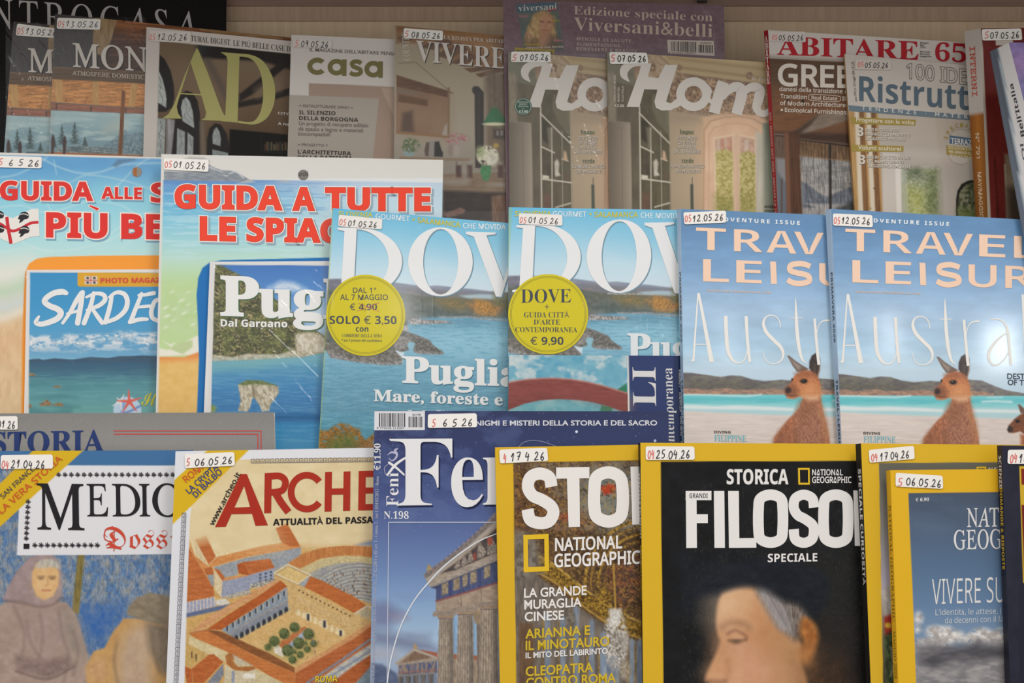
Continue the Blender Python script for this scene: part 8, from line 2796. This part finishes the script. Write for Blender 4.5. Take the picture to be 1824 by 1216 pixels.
m.stroke([(306, 345), (298, 300), (256, 281), (214, 300), (206, 345), (226, 382), (262, 402), (298, 430), (306, 462), (296, 502), (256, 520), (214, 502), (206, 452)], 50, W, P, cap='')
m.quad([(502, 260), (560, 260), (566, 535), (510, 535)], W, P, 1)
m.text('SPECIALE', 77, 616, 323, 612, 41, 'sb', W)
for q in ([(227, 148), (285, 148), (285, 157), (227, 157)], [(229, 222), (286, 222), (286, 231), (229, 231)], [(227, 148), (236, 148), (238, 231), (229, 231)], [(277, 148), (285, 148), (286, 231), (278, 231)]):
    m.quad(q, '#e3b92a', 'logo_rectangle', 0.8)
m.text('NATIONAL', 297, 184, 450, 184, 28, 'sr', W, off=0.02)
m.text('GEOGRAPHIC', 297, 222, 493, 222, 30, 'sr', W, off=0.02)
m.spine_text('SPECIALE FILOSOFI', 0.09, 0.28, 0.25, 0.75, 'sb', '#cfcac6')
m.spine_text('GRANDI ENIGMI E PERSONAGGI', 0.30, 0.46, 0.25, 0.75, 'sb', '#c9a52a')
m.frame(*C3)
m.sticker([(985, 928), (1302, 930), (1305, 1016), (986, 1018)], '04', '25.04.26', (0.04, 0.19), (0.21, 0.92), hy=(0.1, 0.7), bw=0.07)
m.T = (0, 0, 1)
m.done()


# ---- curiosity special, mostly covered
def art_curio(a):
    a.frame(*D4)
    a.fill(YEL)
    a.poly([(630, 124), (2600, 118), (2600, 2600), (676, 2600)], '#6d6a60', 0.5)
    a.grad((0, 124), (0, 1216), [(0, '#646258'), (0.3, '#85827c'), (0.5, '#a59da8'), (0.6, '#b3a8b2'), (0.75, '#7c6f5a'), (1, '#3f3a2a')], [(630, 124), (1400, 118), (1400, 2600), (676, 2600)], 0.5)
    a.poly([(640, 760), (700, 720), (720, 860), (660, 880)], ('#c9c2b8', '#a39a90', 14, 20, 3), 5, 0.9)
    a.poly([(655, 890), (700, 870), (705, 960), (660, 990)], ('#b03a2c', '#7a2a20', 16, 16, 4), 3)
    a.ell(676, 930, 16, 14, '#d3a83a', 2)
    a.poly([(655, 985), (705, 950), (720, 1300), (668, 1300)], ('#4d5a38', '#2e3524', 12, 20, 5, 3), 3)
    a.line([(690, 1040), (700, 1120), (690, 1180)], 8, '#a8a08a', 2, 0.8)


m = Mag('magazine', 'yellow-bordered special issue with black spine, mostly covered by the cloudy-sky magazine in front', 'magazine', 3,
        (1533.5, 789.3), (1900, 793), (1551, 1216), (1918, 1216), (1520, 786, 1790, 1220), art_curio, group='yellow-bordered magazines in the bottom row', t=0.008, mat=M_SATIN,
        spine=((1523.8, 790.5), (1543, 1216)), spine_art=sp_black)
m.frame(*D4)
for q in ([(1114, 142), (1162, 141), (1162, 149), (1114, 150)], [(1114, 142), (1122, 142), (1122, 200), (1114, 200)], [(1154, 142), (1162, 142), (1162, 200), (1154, 200)]):
    m.quad(q, '#e3b92a', 'logo_rectangle', 0.8)
m.text('NATIONAL', 1174, 166, 1330, 164, 20, 'sr', '#d9d5c8', off=0.02)
m.spine_text('SPECIALE CURIOSITÀ', 0.075, 0.415, 0.3, 0.8, 'sb', '#d2cdc8')
m.spine_text('GRANDI ENIGMI', 0.84, 1.10, 0.3, 0.8, 'sb', '#cfa92a')
m.frame(*C4)
m.sticker([(781, 984), (1085, 956), (1091, 1044), (788, 1070)], '04', '17.04.26', (0.04, 0.2), (0.23, 0.9), hy=(0.1, 0.66), bw=0.07)
m.T = (0, 0, 1)
m.done()


# ---- geography magazine with the cloudy sky
def art_natgeo(a):
    a.frame(*D4)
    a.fill('#e0b024')
    pic = [(775, 272), (2600, 250), (2600, 2600), (872, 2600)]
    a.clip(pic)
    a.grad((0, 272), (0, 960), [(0, '#4a5565'), (0.12, '#4c5a6f'), (0.25, '#516178'), (0.5, '#566f8c'), (0.8, '#6580a0'), (1, '#7890ac')], pic, 0.5)
    a.poly([(790, 400), (900, 420), (980, 450), (900, 470), (800, 440)], '#66788e', 20, 0.5)
    a.poly([(778, 280), (1400, 270), (1400, 420), (780, 380)], '#55657c', 3, 0.4, nz=(140, 50, 4, 0.55, 0.12))
    cl = ('#e6e0da', '#a8a09c', 24, 18, 5, 2.8)
    for x, y, rx, ry in ((825, 895, 22, 30), (820, 950, 16, 14), (905, 960, 42, 30), (960, 970, 50, 36), (1010, 985, 44, 30), (860, 1030, 60, 34), (920, 1020, 70, 40), (1140, 985, 60, 42), (1200, 1000, 60, 40), (1080, 1000, 40, 26), (1260, 990, 70, 50)):
        a.ell(x, y, rx, ry, cl, 5, 0.95, nz=(22, 18, int(x), 0.3, 0.08))
    a.poly([(805, 1020), (900, 1010), (1000, 1040), (1100, 1020), (1400, 1010), (1400, 2600), (800, 2600)], ('#6f6c70', '#8e8a8c', 60, 24, 6, 2.8), 12)
    a.poly([(860, 1080), (960, 1040), (1060, 1040), (1120, 1010), (1250, 1050), (1250, 1090), (1100, 1100), (1000, 1110), (900, 1150), (830, 1120)], ('#4a484d', '#5e5b60', 50, 16, 4, 2.6), 9, 0.9)
    a.poly([(810, 1130), (900, 1150), (980, 1120), (1100, 1120), (1250, 1100), (1250, 1160), (1100, 1190), (820, 1200)], ('#b5afab', '#7f7b7d', 40, 14, 8, 2.8), 9, 0.85)
    a.poly([(815, 1160), (1250, 1160), (1250, 1300), (820, 1300)], ('#7a777a', '#a8a29f', 50, 14, 3, 2.6), 10, 0.8)


def sp_ng(u, v):
    return rgb('#d3a426') * (0.9 + 0.1 * u)


m = Mag('magazine', 'smaller yellow-bordered geography magazine with a cloudy sky and yellow spine', 'magazine', 3,
        (1586, 837), (1892, 834), (1600, 1216), (1905, 1216), (1574, 832, 1796, 1220), art_natgeo, group='yellow-bordered magazines in the bottom row', t=0.006, dy=0.0115, mat=M_SATIN,
        spine=((1578.4, 838), (1592, 1216)), spine_art=sp_ng)
m.frame(*D4)
W = '#dedbda'
m.text('€ 6,90', 811, 315, 878, 312, 17, 'sb', W)
m.text('NATIONAL', 1066, 441, 1226, 438, 92, 'nr', W, 'title_lettering', pre=3, off=0.006)
m.text('GEOGRAPHIC', 1001, 553, 1240, 547, 94, 'nr', W, 'title_lettering', pre=4, off=0.006)
m.text('VIVERE SULLA LUNA', 893, 826, 1250, 815, 126, 'sr', W, 'headline', pre=9, off=-0.006)
m.text('L\'identità, le attese, i timori', 910, 880, 1236, 872, 29, 'sr', '#c9cdd2', pre=25)
m.text('da decenni con il fascino', 957, 920, 1248, 912, 29, 'sr', '#c9cdd2', pre=20)
m.spine_text('NATIONAL GEOGRAPHIC', 0.11, 0.47, 0.25, 0.8, 'nb', '#7d6420', off=-0.01)
m.spine_text('MAGGIO 2026', 0.50, 0.645, 0.25, 0.8, 'nb', '#7d6420', off=-0.01)
m.spine_text('STRETTO DI MESSINA', 0.82, 1.05, 0.25, 0.75, 'sb', '#c06a20')
m.sticker([(712, 172), (946, 187), (948, 252), (712, 240)], '5', '06.05.26', (0.04, 0.17), (0.22, 0.98), hy=(0.1, 0.66), bw=0.07)
m.T = (0, 0, 1)
m.done()


# ---- dark science magazine cut by the right edge
def art_dark(a):
    a.frame(*D4)
    a.fill(('#232433', '#2a2b3a', 60, 80, 4))
    a.poly([(1326, 140), (2600, 130), (2600, 2600), (1345, 720)], '#c9a52c', 0.5)
    a.poly([(1336, 152), (2600, 142), (2600, 230), (1338, 232)], '#7a241c', 0.5)
    a.poly([(1338, 332), (2600, 326), (2600, 2600), (1352, 700)], '#6b1f1a', 0.5)
    a.poly([(1338, 232), (2600, 228), (2600, 326), (1340, 330)], '#c9a52c', 0.5)
    a.poly([(1326, 720), (2600, 720), (2600, 2600), (1326, 2600)], '#232433', 1)


def sp_dark(u, v):
    return rgb('#23232f')


m = Mag('magazine', 'dark navy science magazine cut off by the right edge, in front of the geography magazines', 'magazine', 3,
        (1784.5, 793), (2190, 797), (1799, 1216), (2200, 1216), (1772, 788, 1828, 1220), art_dark, group='history and science magazines in the bottom row', t=0.009, dy=0.016, mat=M_SATIN,
        spine=((1775.8, 793), (1790, 1216)), spine_art=sp_dark)
m.spine_text('SCIENZE', 0.03, 0.125, 0.3, 0.8, 'sb', '#d2cdc8')
m.spine_text('DOMANDE & RISPOSTE', 0.125, 0.36, 0.3, 0.8, 'sb', '#cfa92a')
m.spine_text('OLTRE 200 QUESITI', 0.905, 1.10, 0.3, 0.8, 'sbi', '#d2cdc8')
m.frame(*D4)
m.sticker([(1270, 58), (1500, 56), (1500, 128), (1268, 128)], '04', '18.04.26', (0.05, 0.22), (0.24, 0.95), hy=(0.1, 0.7), bw=0.07)
m.T = (0, 0, 1)
m.done()
